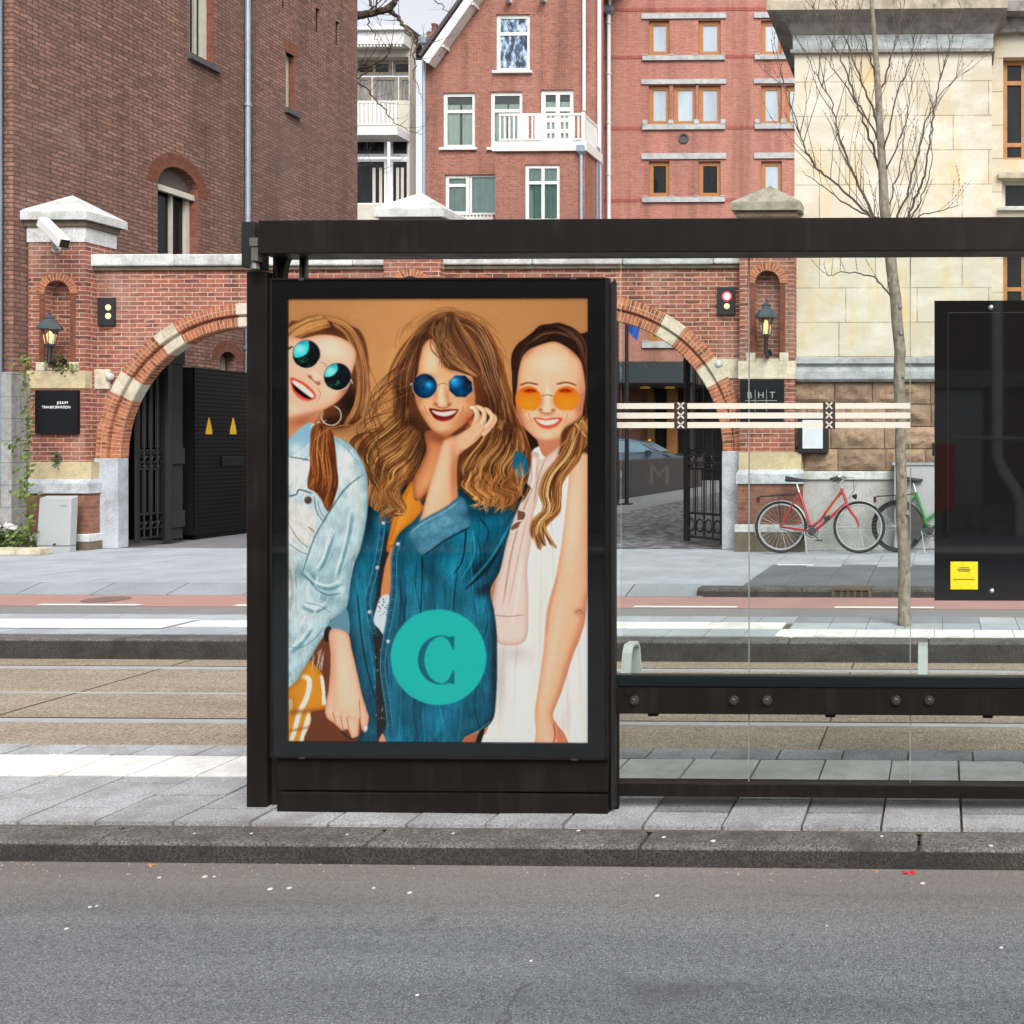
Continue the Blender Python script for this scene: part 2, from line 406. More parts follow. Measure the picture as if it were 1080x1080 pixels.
    for i in range(46):
        x = rng.uniform(518, 622); sh = rng.uniform(-.10, .06)
        c = rgb(238, 232, 224)*(1+sh)
        stroke([(572+(x-572)*.5, 500+rng.uniform(0, 90)), (572+(x-572)*.8, 640), (x, 786)], 1.5, rng.uniform(2, 5), np.clip(c, 0, 1), .5, True, dm)
    blob(526, 715, 10, 45, rgb(184, 176, 172), .7, 0, dm); blob(545, 690, 16, 12, rgb(178, 168, 164), .5, 0, dm)
    blob(596, 760, 8, 30, rgb(200, 190, 184), .5, 10, dm); blob(572, 640, 6, 60, rgb(206, 198, 190), .45, 3, dm)
    # neck + pink scarf
    fill([(566, 462), (572, 480), (582, 482), (600, 462), (604, 448), (566, 448)], rgb(196, 128, 98))
    pm = fill([(558, 479), (567, 478), (571, 485), (592, 470), (598, 476), (586, 492), (572, 503), (566, 530), (562, 545), (560, 570), (556, 600), (557, 640), (553, 676),
               (524, 677), (519, 645), (522, 620), (530, 585), (537, 560), (541, 546), (548, 522), (556, 512), (560, 500)], rgb(226, 200, 188))
    shade(pm, 4, rgb(170, 132, 120), .6)
    for (pl, w, c, a) in [([(568, 486), (562, 512), (553, 535), (540, 580), (530, 640)], 2.6, rgb(176, 140, 126), .55), ([(574, 486), (567, 505), (563, 530)], 2, rgb(180, 144, 130), .6),
                          ([(556, 545), (548, 580), (536, 640)], 1.6, rgb(196, 164, 150), .6), ([(562, 482), (563, 505), (556, 525)], 4, rgb(240, 220, 208), .6),
                          ([(550, 590), (545, 630), (540, 660)], 5, rgb(238, 216, 204), .5), ([(521, 649), (538, 650), (554, 648)], 1, rgb(160, 122, 112), .7)]:
        stroke(pl, w, w*.7, c, a, True, pm)
    fill([(546, 538), (553, 540), (555, 546), (549, 551), (545, 557), (539, 559), (538, 553), (545, 549)], rgb(120, 86, 74))
    stroke([(546, 538), (554, 540), (553, 548), (545, 550), (539, 555), (539, 561), (550, 556)], 1.6, 1.4, rgb(232, 206, 194), .95)
    # right arm (bare)
    am = fill([(601, 490), (606, 481), (614, 477), (626, 476), (626, 600), (619, 628), (617, 650), (612, 670), (604, 690), (592, 728), (583, 752), (586, 762), (596, 776), (598, 792),
               (566, 792), (565, 770), (564, 749), (569, 716), (573, 685), (575, 655), (578, 636), (585, 612), (591, 580), (596, 540), (599, 510)], SK)
    shade(am, 5, rgb(176, 104, 72), .65, -1.5, 0)
    blob(624, 560, 12, 90, rgb(206, 142, 110), .6, 0, am); blob(604, 545, 9, 60, rgb(246, 208, 184), .6, 4, am)
    blob(582, 690, 5, 60, rgb(244, 204, 180), .5, 10, am); blob(605, 690, 7, 50, rgb(196, 132, 102), .7, 16, am)
    blob(610, 645, 5, 4, rgb(178, 110, 86), .6, 0, am); stroke([(605, 646), (611, 643), (615, 647)], 1, .8, rgb(170, 100, 78), .7)
    stroke([(588, 605), (580, 640), (576, 672)], 3, 2, rgb(206, 146, 116), .5, True, am)
    blob(590, 778, 6, 14, rgb(188, 104, 84), .7, -15, am); blob(575, 772, 6, 12, rgb(240, 186, 162), .7, 0, am); stroke([(583, 762), (585, 775), (582, 786)], 1.4, 1.2, rgb(164, 84, 68), .7)
    # face, right woman
    fm = fill([(583.5, 361), (572, 363.5), (559, 369), (551, 377), (547, 392), (545.3, 408), (544, 421), (545.5, 437.6), (551, 449), (560, 458.5), (568, 465), (576, 468),
               (585, 466), (595, 459.6), (605.6, 450.6), (612, 441.5), (614.6, 427), (616.5, 408), (613.5, 388), (609.5, 378), (601.7, 370), (592.6, 364)], rgb(236, 184, 150))
    shade(fm, 3.2, rgb(150, 88, 58), .45); shade(fm, 7, rgb(200, 132, 96), .25)
    blob(580, 384, 18, 12, rgb(252, 216, 190), .6, 0, fm); blob(548, 440, 6, 26, rgb(176, 104, 76), .7, 0, fm); blob(612, 432, 8, 28, rgb(186, 112, 82), .8, 0, fm)
    blob(580, 466, 20, 5, rgb(186, 116, 88), .7, 0, fm); blob(561, 438, 8, 6, rgb(246, 196, 166), .6, 0, fm); blob(600, 438, 7, 6, rgb(244, 190, 158), .6, 0, fm)
    blob(577, 417, 3.2, 13, rgb(252, 216, 190), .8, 0, fm); blob(577, 431, 5, 3.4, rgb(250, 206, 178), .8, 0, fm); blob(576, 460, 8, 4, rgb(248, 206, 178), .7, 0, fm)
    blob(570.5, 424, 2.6, 9, rgb(196, 126, 94), .6, 8, fm); blob(583.5, 424, 2.2, 8, rgb(206, 138, 106), .45, -8, fm); blob(577, 437.5, 7, 1.8, rgb(186, 116, 86), .6, 0, fm); blob(557, 447, 8, 5, rgb(206, 136, 104), .35, 40, fm); blob(598, 447, 8, 5, rgb(200, 130, 98), .4, -40, fm)
    blob(569.5, 432.5, 2.2, 1.6, rgb(150, 82, 60), .8); blob(583, 433, 2.4, 1.6, rgb(150, 82, 60), .8); stroke([(569, 434), (573, 436), (577, 436.5), (581, 435.6), (584, 433.5)], 1.1, .9, rgb(168, 98, 74), .7)
    blob(553, 372, 9, 6, rgb(160, 96, 68), .5, -35, fm); blob(606, 372, 9, 5, rgb(160, 96, 68), .5, 40, fm)
    stroke([(548, 406.6), (557, 404.2), (568, 406.2)], 2.2, 2.4, rgb(120, 74, 52), .55); stroke([(586, 405.8), (597, 403.8), (608, 407)], 2.5, 1.8, rgb(120, 74, 52), .55)
    for (cx, ex) in ((557, 559), (597, 596)):
        lm = mask(ell(cx, 421.2, 13.3, 13), .4)
        put(lm, rgb(250, 128, 34), .93)
        blob(cx, 427, 10, 7, rgb(255, 152, 48), .7, 0, lm); blob(ex, 412.6, 7.5, 2.6, rgb(150, 44, 14), .85, 0, lm); blob(cx, 409, 11, 3, rgb(226, 92, 24), .6, 0, lm)
        stroke([(ex-6, 413.5), (ex, 411.5), (ex+6, 413.6)], 1.3, 1.1, rgb(92, 26, 12), .8)
        stroke([(cx-7.5, 432), (cx-2, 433.8), (cx+6, 433.2)], 1, .7, rgb(255, 224, 170), .9)
        stroke(np.vstack([ell(cx, 421.2, 13.4, 13.1), ell(cx, 421.2, 13.4, 13.1)[:1]]), .5, .5, rgb(206, 120, 60), .6, False)
    stroke([(570.5, 418.5), (577, 416.8), (583.6, 418.5)], .8, .8, rgb(120, 84, 64), .9); stroke([(610.5, 418), (616, 416)], .8, .7, rgb(150, 110, 84), .8)
    fill(ms([(559.8, 440.2), (568, 440), (575, 441.6), (585, 440), (595.4, 440.8), (590, 449), (583, 453), (576, 454), (568, 451), (563, 446)], (577.5, 446), 0.86), rgb(206, 92, 68))
    fill(ms([(563, 441.8), (575, 443.2), (590.5, 442), (586, 447), (577, 449.5), (569, 447.5)], (577.5, 446), 0.86), rgb(226, 212, 202), .35)
    for x in (570, 574, 577.5, 581, 585): stroke([(x, 443.6), (x, 447.6)], .4, .3, rgb(206, 190, 182), .6)
    stroke(ms([(566, 450.2), (576, 453.2), (586, 450.4)], (577.5, 446), 0.86), 1.2, 1, rgb(240, 132, 104), .7)
    stroke([(557, 436), (558.5, 441), (561, 446)], .9, .6, rgb(190, 118, 90), .6); stroke([(598, 436), (597, 441), (594, 447)], .9, .6, rgb(190, 118, 90), .6)
    # ================= middle woman: hair mass
    put(mask([(473.6, 329), (460, 332.6), (448, 341), (438, 352), (426, 363), (416, 379), (410, 394), (410, 406), (415, 416), (413, 425), (417, 434), (410, 446), (396, 452), (380, 458), (370, 467),
              (376, 480), (386, 496), (386, 520), (390, 542), (404, 546), (424, 540), (440, 536), (470, 540), (520, 540), (545, 530), (557, 505), (560, 478), (552, 455), (543, 436), (539, 415), (533, 401),
              (530, 388), (528, 375), (522, 362), (513, 349), (500, 338), (487, 331)], .8), rgb(104, 66, 40))
    blob(475, 350, 26, 14, rgb(58, 36, 24), .8); blob(424, 425, 9, 22, rgb(60, 36, 22), .7); blob(520, 440, 14, 26, rgb(84, 52, 32), .6); blob(450, 470, 22, 20, rgb(66, 40, 24), .8); blob(500, 490, 20, 30, rgb(92, 56, 32), .5)
    hc = [rgb(110, 70, 42), rgb(146, 96, 58), rgb(76, 47, 30), rgb(178, 124, 78), rgb(122, 80, 52)]
    hair([[(470, 330), (446, 344), (426, 368), (412, 396), (414, 424), (412, 446)], [(470, 335), (448, 350), (434, 374), (426, 402), (424, 428), (420, 450)], [(464, 345), (448, 356), (441, 376), (436, 400), (433, 425), (436, 455)]], 300, hc, jit=2, shine=[(430, 372, 14, rgb(176, 126, 86))])
    hair([[(478, 330), (502, 340), (520, 366), (526, 394), (534, 420), (540, 446)], [(480, 336), (498, 350), (512, 374), (518, 402), (526, 430), (528, 458)], [(474, 344), (486, 360), (500, 380), (508, 404), (516, 424), (512, 452)]], 320, hc, jit=2.2, shine=[(508, 360, 16, rgb(182, 134, 98))])
    # curls, lower left and lower right
    hair([[(420, 440), (402, 452), (384, 460), (374, 470), (380, 486), (392, 500)], [(432, 446), (414, 462), (396, 474), (388, 492), (398, 512), (392, 538)], [(440, 455), (424, 476), (404, 490), (402, 512), (414, 528), (404, 548)], [(446, 470), (436, 496), (420, 506), (422, 524), (430, 536), (420, 548)]],
         420, hc+[rgb(204, 150, 94)], w=(.6, 1.7), jit=5.2, fq=(6, 12), shine=[(410, 486, 18, rgb(214, 160, 100)), (428, 470, 12, rgb(206, 154, 98))])
    hair([[(524, 440), (512, 466), (496, 482), (488, 498), (500, 512), (494, 530)], [(534, 446), (526, 470), (510, 490), (506, 506), (520, 518), (508, 536)], [(542, 450), (540, 476), (526, 494), (528, 512), (540, 520), (532, 540)], [(550, 456), (556, 480), (546, 496), (546, 510), (556, 512), (548, 528)]],
         420, hc+[rgb(200, 146, 90)], w=(.6, 1.6), jit=5.0, fq=(6, 12), shine=[(500, 492, 14, rgb(216, 166, 104)), (528, 470, 14, rgb(196, 144, 92))])
    LO, MI, HI = rgb(70, 43, 26), rgb(132, 87, 51), rgb(208, 156, 100)
    locks([[(470, 332), (446, 346), (428, 372), (416, 398), (420, 424), (414, 448)], [(470, 338), (450, 352), (438, 376), (432, 402), (430, 428), (428, 452)]], 16, rgb(66, 41, 27), rgb(116, 78, 51), rgb(172, 126, 88), (3, 5.5), 1.8, (4, 8))
    locks([[(478, 332), (504, 342), (520, 368), (526, 396), (532, 420), (538, 446)], [(476, 342), (490, 358), (504, 380), (512, 404), (520, 426), (520, 456)]], 20, rgb(64, 40, 27), rgb(120, 82, 56), rgb(176, 130, 94), (3, 5.5), 2.0, (4, 8))
    locks([[(416, 436), (400, 452), (384, 462), (376, 474), (382, 490), (396, 506)], [(430, 446), (414, 462), (398, 476), (390, 494), (400, 514), (394, 540)], [(442, 456), (426, 478), (408, 492), (406, 512), (416, 530), (406, 548)], [(450, 466), (440, 494), (426, 506), (428, 522), (434, 534), (424, 546)]], 46, LO, MI, HI, (3.5, 6.5), 4.2)
    locks([[(522, 440), (510, 466), (496, 484), (490, 500), (500, 514), (496, 530)], [(532, 446), (524, 470), (510, 490), (508, 506), (518, 518), (510, 534)], [(540, 450), (538, 476), (526, 494), (530, 510), (538, 520), (532, 538)], [(548, 456), (554, 480), (546, 496), (548, 508), (554, 512), (548, 524)]], 46, LO, MI, HI, (3.2, 6), 3.8)
    for (cx, cy, rx, ry, a, an) in [(424, 420, 6, 20, .55, 5), (432, 446, 10, 9, .55, 0), (446, 470, 10, 16, .5, 20), (398, 500, 7, 14, .35, 0), (520, 432, 9, 18, .5, -10), (536, 452, 8, 18, .45, -10), (492, 506, 8, 12, .4, 0), (530, 510, 9, 9, .4, 0), (382, 474, 8, 6, .5, -20), (470, 342, 16, 6, .45, 0), (440, 366, 5, 16, .4, 14), (548, 500, 7, 16, .4, 0)]:
        blob(cx, cy, rx, ry, rgb(48, 28, 18), a, an)
    for (cx, cy, rx, ry, a, an) in [(412, 380, 4, 16, .28, 20), (404, 476, 12, 5, .3, -25), (426, 492, 8, 5, .3, 30), (512, 366, 6, 16, .26, -25), (506, 488, 10, 5, .32, -30), (526, 484, 8, 5, .26, -40), (404, 524, 5, 9, .25, 0), (444, 350, 8, 4, .2, -40)]:
        blob(cx, cy, rx, ry, rgb(222, 172, 116), a, an)
    hair([[(468, 332), (440, 346), (416, 376), (408, 400), (414, 426), (406, 448)], [(430, 446), (404, 456), (380, 462), (372, 476), (384, 496), (394, 530)]], 40, hc, jit=5, w=(.4, .9), a=(.3, .7), fq=(5, 10))
    hair([[(480, 330), (512, 344), (530, 380), (538, 412), (546, 440), (554, 470)], [(486, 332), (516, 352), (524, 384), (534, 420), (550, 450), (560, 486)]], 40, hc, jit=4, w=(.4, .9), a=(.3, .7), fq=(5, 10))
    # teal shirt
    T1, T2, T3, T4 = rgb(17, 106, 128), rgb(9, 62, 82), rgb(48, 146, 168), rgb(4, 30, 42)
    sm = mask([(389, 534), (398, 540), (410, 530), (424, 516), (430, 512), (420, 536), (411, 566), (408, 590), (405, 618), (403, 640), (406, 668), (409, 720), (414, 786),
               (378, 786), (389, 758), (385, 748), (377, 716), (369, 674), (365, 643), (372, 600), (380, 579), (386, 551)], .5)
    put(sm, T1)
    smr = mask([(445, 530), (462, 520), (484, 516), (500, 528), (530, 536), (548, 524), (554, 510), (556, 514), (551, 525), (542, 546), (534, 572), (527, 602), (517, 622), (521, 645), (524, 675), (523, 736), (517, 763),
                (491, 777), (478, 790), (414, 790), (409, 740), (406, 672), (410, 630), (413, 590), (418, 568), (430, 552)], .5)
    put(smr, T1)
    sh = np.maximum(sm, smr)
    shade(sh, 7, rgb(4, 30, 44), .75)
    # shoulder patch under curls
    put(mask([(543, 478), (550, 478), (556, 486), (556, 500), (548, 504), (541, 494)], .8), rgb(22, 108, 140), .9)
    blob(548, 500, 4, 4, rgb(120, 160, 180), .5)
    for (cx, cy, rx, ry, c, a, an) in [(400, 620, 5, 60, T2, .6, 8), (380, 650, 6, 70, T3, .5, -6), (440, 640, 10, 60, T3, .35, -3), (425, 650, 4, 90, T2, .6, 0), (505, 600, 16, 10, T4, .8, -30), (512, 622, 12, 6, T4, .9, -20),
                                       (500, 660, 16, 28, T3, .45, 10), (521, 700, 4, 60, T4, .6, 0), (470, 760, 18, 24, rgb(26, 130, 164), .6, 0), (500, 752, 16, 14, T2, .5, 0), (480, 600, 20, 14, T3, .4, -30),
                                       (520, 570, 12, 22, T2, .5, 30), (456, 610, 5, 40, T2, .5, 0), (392, 740, 6, 40, T2, .6, -10), (440, 760, 8, 26, T2, .5, 0)]:
        blob(cx, cy, rx, ry, c, a, an, sh)
    for i in range(60):
        x = rng.uniform(416, 518); y = rng.uniform(560, 740); c = [T2, T3, T1, T4][rng.integers(4)]
        stroke([(x, y), (x+rng.normal()*3, y+25), (x+rng.normal()*5, y+rng.uniform(40, 70))], rng.uniform(.8, 2.4), .6, c, rng.uniform(.12, .35), True, smr)
    for (pl, w, c, a) in [([(492, 556), (488, 590), (478, 606)], 2.4, T4, .6), ([(498, 556), (500, 585), (486, 612)], 2, T3, .6), ([(545, 540), (520, 585), (494, 616)], 3, T3, .45), ([(530, 575), (512, 602), (490, 622)], 3.4, T4, .7),
                          ([(446, 586), (445, 620), (443, 660)], 1.6, T4, .5), ([(376, 620), (384, 690), (398, 745)], 2.2, T4, .45), ([(384, 600), (390, 680), (402, 750)], 2, T3, .4), ([(505, 545), (515, 560), (510, 580)], 2.4, T2, .6)]:
        stroke(pl, w, w*.6, c, a, True, sh)
    mott(sh, .04, .8, 5); mott(sh, .06, 6, 6); weave(sh, .055)
    # open front: dark inside, ochre top, skin, pale jeans
    fill([(408, 560), (412, 590), (406, 625), (403, 660), (408, 690), (409, 750), (402, 786), (398, 786), (396, 700), (393, 660), (398, 620), (401, 590)], rgb(44, 44, 46))
    om = fill([(436, 508), (444, 530), (447, 536), (436, 550), (421, 563), (415, 580), (411, 583), (408, 580), (411, 562), (416, 540), (424, 524)], rgb(214, 136, 50))
    shade(om, 3, rgb(140, 78, 20), .6)
    blob(424, 545, 5, 20, rgb(236, 160, 70), .6, 20, om); stroke([(409, 578), (416, 574), (420, 566)], 1.2, 1, rgb(156, 88, 26), .8, True, om); stroke([(432, 516), (420, 545), (412, 572)], 1.2, 1, rgb(166, 100, 40), .5, True, om)
    fill([(411, 583), (415, 580), (413, 606), (411, 628), (402, 631), (404, 610), (407, 594)], rgb(206, 138, 88))
    jm = fill([(402, 630), (411, 629), (408, 650), (406, 670), (400, 664), (394, 656), (397, 642)], rgb(206, 216, 222))
    for i in range(26):
        x = rng.uniform(397, 410); y = rng.uniform(630, 650); stroke([(x, y), (x+1.5, y+.6)], .9, .7, rgb(70, 90, 110), .7, False, jm)
    for i in range(40):
        x = rng.uniform(395, 408); y = rng.uniform(680, 780); stroke([(x, y), (x+rng.normal(), y+3)], 1, .6, [rgb(190, 180, 168), rgb(30, 36, 40), rgb(120, 110, 96)][rng.integers(3)], .4, False)
    # plackets + stitching + snaps
    for (pl, wd) in (([(404, 545), (401, 575), (395, 605), (388, 632), (391, 655), (396, 672)], 6.5), ([(421, 566), (416, 590), (416, 620), (412, 650), (407, 675), (404, 705), (410, 750), (413, 786)], 7.5)):
        stroke(pl, wd, wd, rgb(20, 92, 116), .95, True); p = crom(pl, False, 10)
        for o in (-2.6, 2.6):
            q = p+np.array([o, 0]); stroke(q, .6, .6, rgb(116, 160, 176), .55, False)
        for k in range(2, len(p)-1, 2): stroke([p[k]+(-2.4, 0), p[k]+(2.2, rng.normal()*.6)], .8, .6, T2 if k % 4 else rgb(60, 130, 150), .6, False)
    for (x, y) in ((404.5, 552), (398, 599), (420, 574), (390, 646), (409.6, 677)):
        fill(ell(x, y, 1.9, 1.9), rgb(224, 214, 208), .3); blob(x+.6, y+.7, 1, 1, rgb(120, 110, 110), .6)
    stroke([(494, 776), (508, 768), (518, 760)], .7, .6, rgb(110, 150, 166), .6); fill([(492, 778), (506, 774), (503, 790), (488, 790)], rgb(176, 104, 76)); fill([(505, 773), (511, 769), (506, 786), (500, 790)], rgb(18, 16, 18))
    fill([(399, 786), (404, 774), (408, 790)], rgb(226, 150, 120))
    # neck and chest
    nm = fill([(450, 455), (478, 460), (474, 480), (464, 500), (450, 520), (438, 528), (436, 508), (444, 490), (450, 475)], rgb(206, 138, 96))
    shade(nm, 4, rgb(116, 62, 38), .7)
    blob(462, 462, 16, 7, rgb(132, 74, 46), .8, 15, nm); blob(450, 505, 5, 20, rgb(226, 164, 120), .6, 25, nm)
    # face
    fm = fill([(454.4, 358), (447, 364.5), (443, 379), (440.8, 394), (438, 409), (438.4, 421), (443, 434), (450, 446), (456, 453.5), (465, 458.5), (474, 458.5), (482.5, 453), (491, 446), (499, 436),
               (501, 424), (500, 409), (496, 394), (484, 392), (473.6, 390), (466, 382), (461.8, 372), (459, 363)], rgb(228, 172, 132))
    shade(fm, 3.0, rgb(138, 78, 50), .55); shade(fm, 7, rgb(190, 120, 84), .28)
    blob(455, 380, 9, 18, rgb(250, 208, 174), .7, 8, fm); blob(442, 425, 5, 20, rgb(178, 112, 78), .7, -12, fm); blob(494, 430, 8, 18, rgb(186, 116, 80), .7, 15, fm)
    blob(468, 457, 18, 4, rgb(176, 108, 76), .6, 0, fm); blob(448, 429, 6, 5, rgb(240, 186, 150), .7, 0, fm); blob(488, 429, 6, 5, rgb(238, 182, 144), .6, 0, fm); blob(466, 452, 7, 4, rgb(240, 188, 152), .7, 0, fm)
    blob(465, 414, 3, 12, rgb(250, 208, 176), .8, 0, fm); blob(466, 424, 4.5, 3.4, rgb(250, 206, 174), .8, 0, fm); blob(459.5, 426.5, 2.4, 1.8, rgb(150, 88, 60), .8); blob(474, 426.5, 2.6, 1.8, rgb(150, 88, 60), .8)
    blob(459.5, 418, 2.4, 9, rgb(190, 124, 88), .55, 6, fm); blob(472, 419, 2.2, 8, rgb(180, 112, 78), .55, -6, fm); blob(484, 446, 9, 6, rgb(186, 116, 80), .5, -35, fm)
    stroke([(459, 427), (463, 430), (467, 430.6), (471, 430), (475, 427)], 1.2, 1, rgb(150, 86, 60), .8); blob(466, 436, 9, 2, rgb(190, 124, 92), .5, 0, fm)
    blob(449, 397, 10, 3, rgb(150, 92, 62), .5, 0, fm)
    fill(ms([(450.5, 430.4), (457, 430.6), (465, 432), (470, 431.4), (478, 431), (485, 431.4), (483.5, 436), (478, 442.5), (469, 445.4), (460, 443.8), (454, 438)], (468, 437), 0.88), rgb(120, 26, 26))
    fill(ms([(454, 432.6), (466, 434.4), (483, 432.6), (479, 437.2), (470, 439.8), (460, 438)], (468, 437), 0.88), rgb(220, 206, 196), .35)
    for x in (460, 463.6, 467.4, 471, 475): stroke([(x, 434), (x, 437.8)], .4, .3, rgb(200, 184, 174), .6)
    stroke(ms([(459, 442), (468, 443.8), (477, 441)], (468, 437), 0.88), 1.1, .9, rgb(176, 64, 58), .7); stroke([(447, 427), (449, 433), (453, 440)], .9, .6, rgb(180, 112, 80), .6); stroke([(489, 428), (487.5, 434), (484, 440)], .9, .6, rgb(180, 112, 80), .6)
    for (cx, cy, rx, ry, hx, hy, hr) in ((448, 407.4, 13, 13.3, 453, 407, 5.4), (485.8, 407.6, 13.6, 12.6, 480.3, 403.8, 6.6)):
        pts = ell(cx, cy, rx, ry, 22, 8) if cx > 470 else ell(cx, cy, rx, ry)
        lm = mask(pts, .35, cx < 470); put(lm, rgb(8, 40, 66))
        blob(cx-3, cy-5, 8, 5, rgb(10, 76, 110), .8, -20, lm); blob(cx+2, cy+7, 9, 4, rgb(8, 84, 124), .7, 0, lm); blob(cx+6, cy-6, 4, 5, rgb(4, 20, 34), .7, 0, lm)
        blob(hx, hy, hr, hr, rgb(28, 146, 204), .95, 0, lm); blob(hx-1, hy-2, hr*.5, hr*.4, rgb(120, 206, 240), .7, 0, lm)
        for k in range(10): blob(cx+rng.normal()*6, cy+rng.normal()*6, 1.2, 2.4, rgb(12, 98, 140), .5, rng.uniform(0, 90), lm)
        stroke(np.vstack([pts, pts[:1]]), .8, .8, rgb(196, 160, 132), .85, False)
    stroke([(460.6, 407), (466.5, 404.6), (472.6, 406)], .8, .8, rgb(150, 110, 84), .9); stroke([(434.5, 404), (433, 407)], 1.2, 1, rgb(214, 180, 150), .9)
    # fringe swept over the forehead
    fr = [rgb(118, 80, 54), rgb(152, 108, 74), rgb(84, 54, 36), rgb(178, 132, 94)]
    hair([[(468, 336), (462, 352), (466, 374), (478, 388), (496, 396)], [(474, 334), (474, 352), (484, 370), (498, 384), (508, 398)], [(480, 334), (490, 350), (502, 368), (510, 388), (512, 410)]], 260, fr, jit=1.3, w=(.6, 1.5), a=(.4, .85))
    hair([[(466, 336), (456, 344), (446, 356), (441, 376), (438, 398)], [(464, 340), (454, 350), (444, 362), (438, 384), (435, 408)]], 110, [rgb(92, 60, 40), rgb(130, 88, 60), rgb(66, 42, 28)], jit=1, w=(.5, 1.2), a=(.4, .85))
    blob(468, 345, 10, 8, rgb(64, 42, 30), .6)
    for k in range(34):
        x = rng.uniform(455, 475); stroke([(x, 336+rng.uniform(0, 8)), (x-rng.uniform(-4, 6), 352), (x-rng.uniform(-14, 4), 366+rng.uniform(0, 6)), (x-rng.uniform(-26, 2), 380+rng.uniform(0, 12))], .7, .35, fr[rng.integers(4)]*rng.uniform(.7, 1.1), .5)
    for k in range(44):
        t = rng.uniform(-2.9, -.2); r = rng.uniform(.98, 1.1); p0 = (472+54*math.cos(t)*r, 386+56*math.sin(t)*r); d = rng.uniform(.15, .5)
        stroke([p0, (472+57*math.cos(t+d*.5)*r, 387+58*math.sin(t+d*.5)*r), (472+58*math.cos(t+d)*r+rng.normal()*2, 388+58*math.sin(t+d)*r)], .5, .3, rgb(120, 80, 50)*rng.uniform(.8, 1.3), .22)
    # forearm, hand at the cheek
    fa = fill([(467, 467), (475, 462), (484, 458), (496, 450), (501, 440), (505, 437), (512, 443), (512, 452), (505, 462), (497, 470), (486, 478), (482.6, 486), (481.7, 504), (482, 528), (470, 538), (444, 552), (446, 540), (454, 509), (461, 487)], rgb(232, 178, 144))
    shade(fa, 3.2, rgb(160, 92, 62), .65, -1, 0)
    blob(478, 500, 4, 34, rgb(186, 116, 82), .75, 0, fa); blob(462, 510, 7, 40, rgb(246, 204, 174), .6, 14, fa); blob(490, 468, 10, 5, rgb(212, 150, 116), .5, -35, fa)
    hd = [([(497, 449), (503, 440), (501, 432), (497, 429.6)], 6), ([(504, 452), (510, 443), (510, 434), (504, 430), (498, 430.5)], 5.4), ([(508, 455), (516, 447), (519, 440), (515, 434), (510, 431)], 5.4), ([(508, 460), (516, 452), (522, 443), (520, 437)], 5)]
    for (pl, w) in hd[::-1]:
        stroke(pl, w+1, w*.8+1, rgb(176, 106, 76), .8); stroke(pl, w, w*.8, rgb(236, 182, 148), .97); stroke([(x-.8, y-.8) for x, y in pl], w*.4, w*.3, rgb(250, 210, 182), .6)
    fill([(484, 462), (492, 455), (500, 448), (507, 447), (511, 452), (506, 461), (497, 469), (487, 474)], rgb(234, 178, 144)); blob(495, 443, 4, 5, rgb(170, 84, 50), .8, 30)
    stroke([(491, 452), (497, 447), (500, 441)], 1.4, 1, rgb(170, 92, 62), .6); stroke([(498, 466), (506, 459), (512, 450)], 1.2, .8, rgb(190, 124, 92), .5); fill(ell(497.5, 430.2, 2.2, 1.2, 10), rgb(246, 226, 214), .3)
    # rolled cuff
    cm = fill([(484, 525), (491, 530), (496, 554), (484, 562), (468.5, 571), (446, 586), (436, 574), (430, 563), (445, 549), (468.5, 536)], rgb(86, 138, 160), .5)
    shade(cm, 3, rgb(40, 82, 102), .7)
    blob(470, 548, 22, 7, rgb(118, 166, 184), .6, -28, cm); blob(440, 572, 6, 10, rgb(54, 100, 122), .6, 0, cm); stroke([(496, 556), (470, 570), (446, 587)], 1.6, 1.4, T4, .8); stroke([(432, 563), (446, 552), (470, 539), (485, 528)], 1.2, 1, rgb(150, 190, 204), .6); mott(cm, .035, 2, 2); weave(cm, .06)
    blob(512, 540, 30, 7, rgb(8, 46, 62), .6, -5, sh); blob(390, 548, 5, 16, rgb(8, 40, 54), .7, 0, sh)
    # loose curls over the shirt
    hair([[(404, 500), (396, 520), (402, 540), (394, 552)], [(420, 500), (410, 520), (414, 536), (404, 550)], [(436, 490), (424, 512), (428, 530), (434, 540)]], 130, [rgb(150, 100, 60), rgb(190, 136, 84), rgb(110, 70, 42), rgb(206, 152, 96)], jit=4.2, w=(.5, 1.2), fq=(6, 12))
    hair([[(494, 496), (488, 512), (500, 524), (496, 536)], [(516, 500), (508, 516), (520, 528), (512, 540)], [(540, 500), (532, 516), (546, 522), (538, 542)], [(552, 478), (558, 494), (550, 508), (556, 516)]], 170, [rgb(150, 100, 60), rgb(190, 136, 84), rgb(110, 70, 42), rgb(200, 146, 92)], jit=4.4, w=(.5, 1.2), fq=(6, 12))
    fill([(592, 456), (604, 446), (626, 436), (626, 476), (612, 478), (602, 488), (590, 504), (578, 516), (580, 500), (590, 478)], rgb(92, 58, 36), 1.2)
    locks([[(612, 440), (600, 458), (590, 478), (580, 502)], [(622, 440), (612, 456), (604, 474), (590, 496)], [(628, 450), (620, 466), (612, 476), (600, 490)]], 20, rgb(80, 50, 30), rgb(160, 112, 70), rgb(228, 182, 128), (3, 5.5), 3.0, (6, 11))
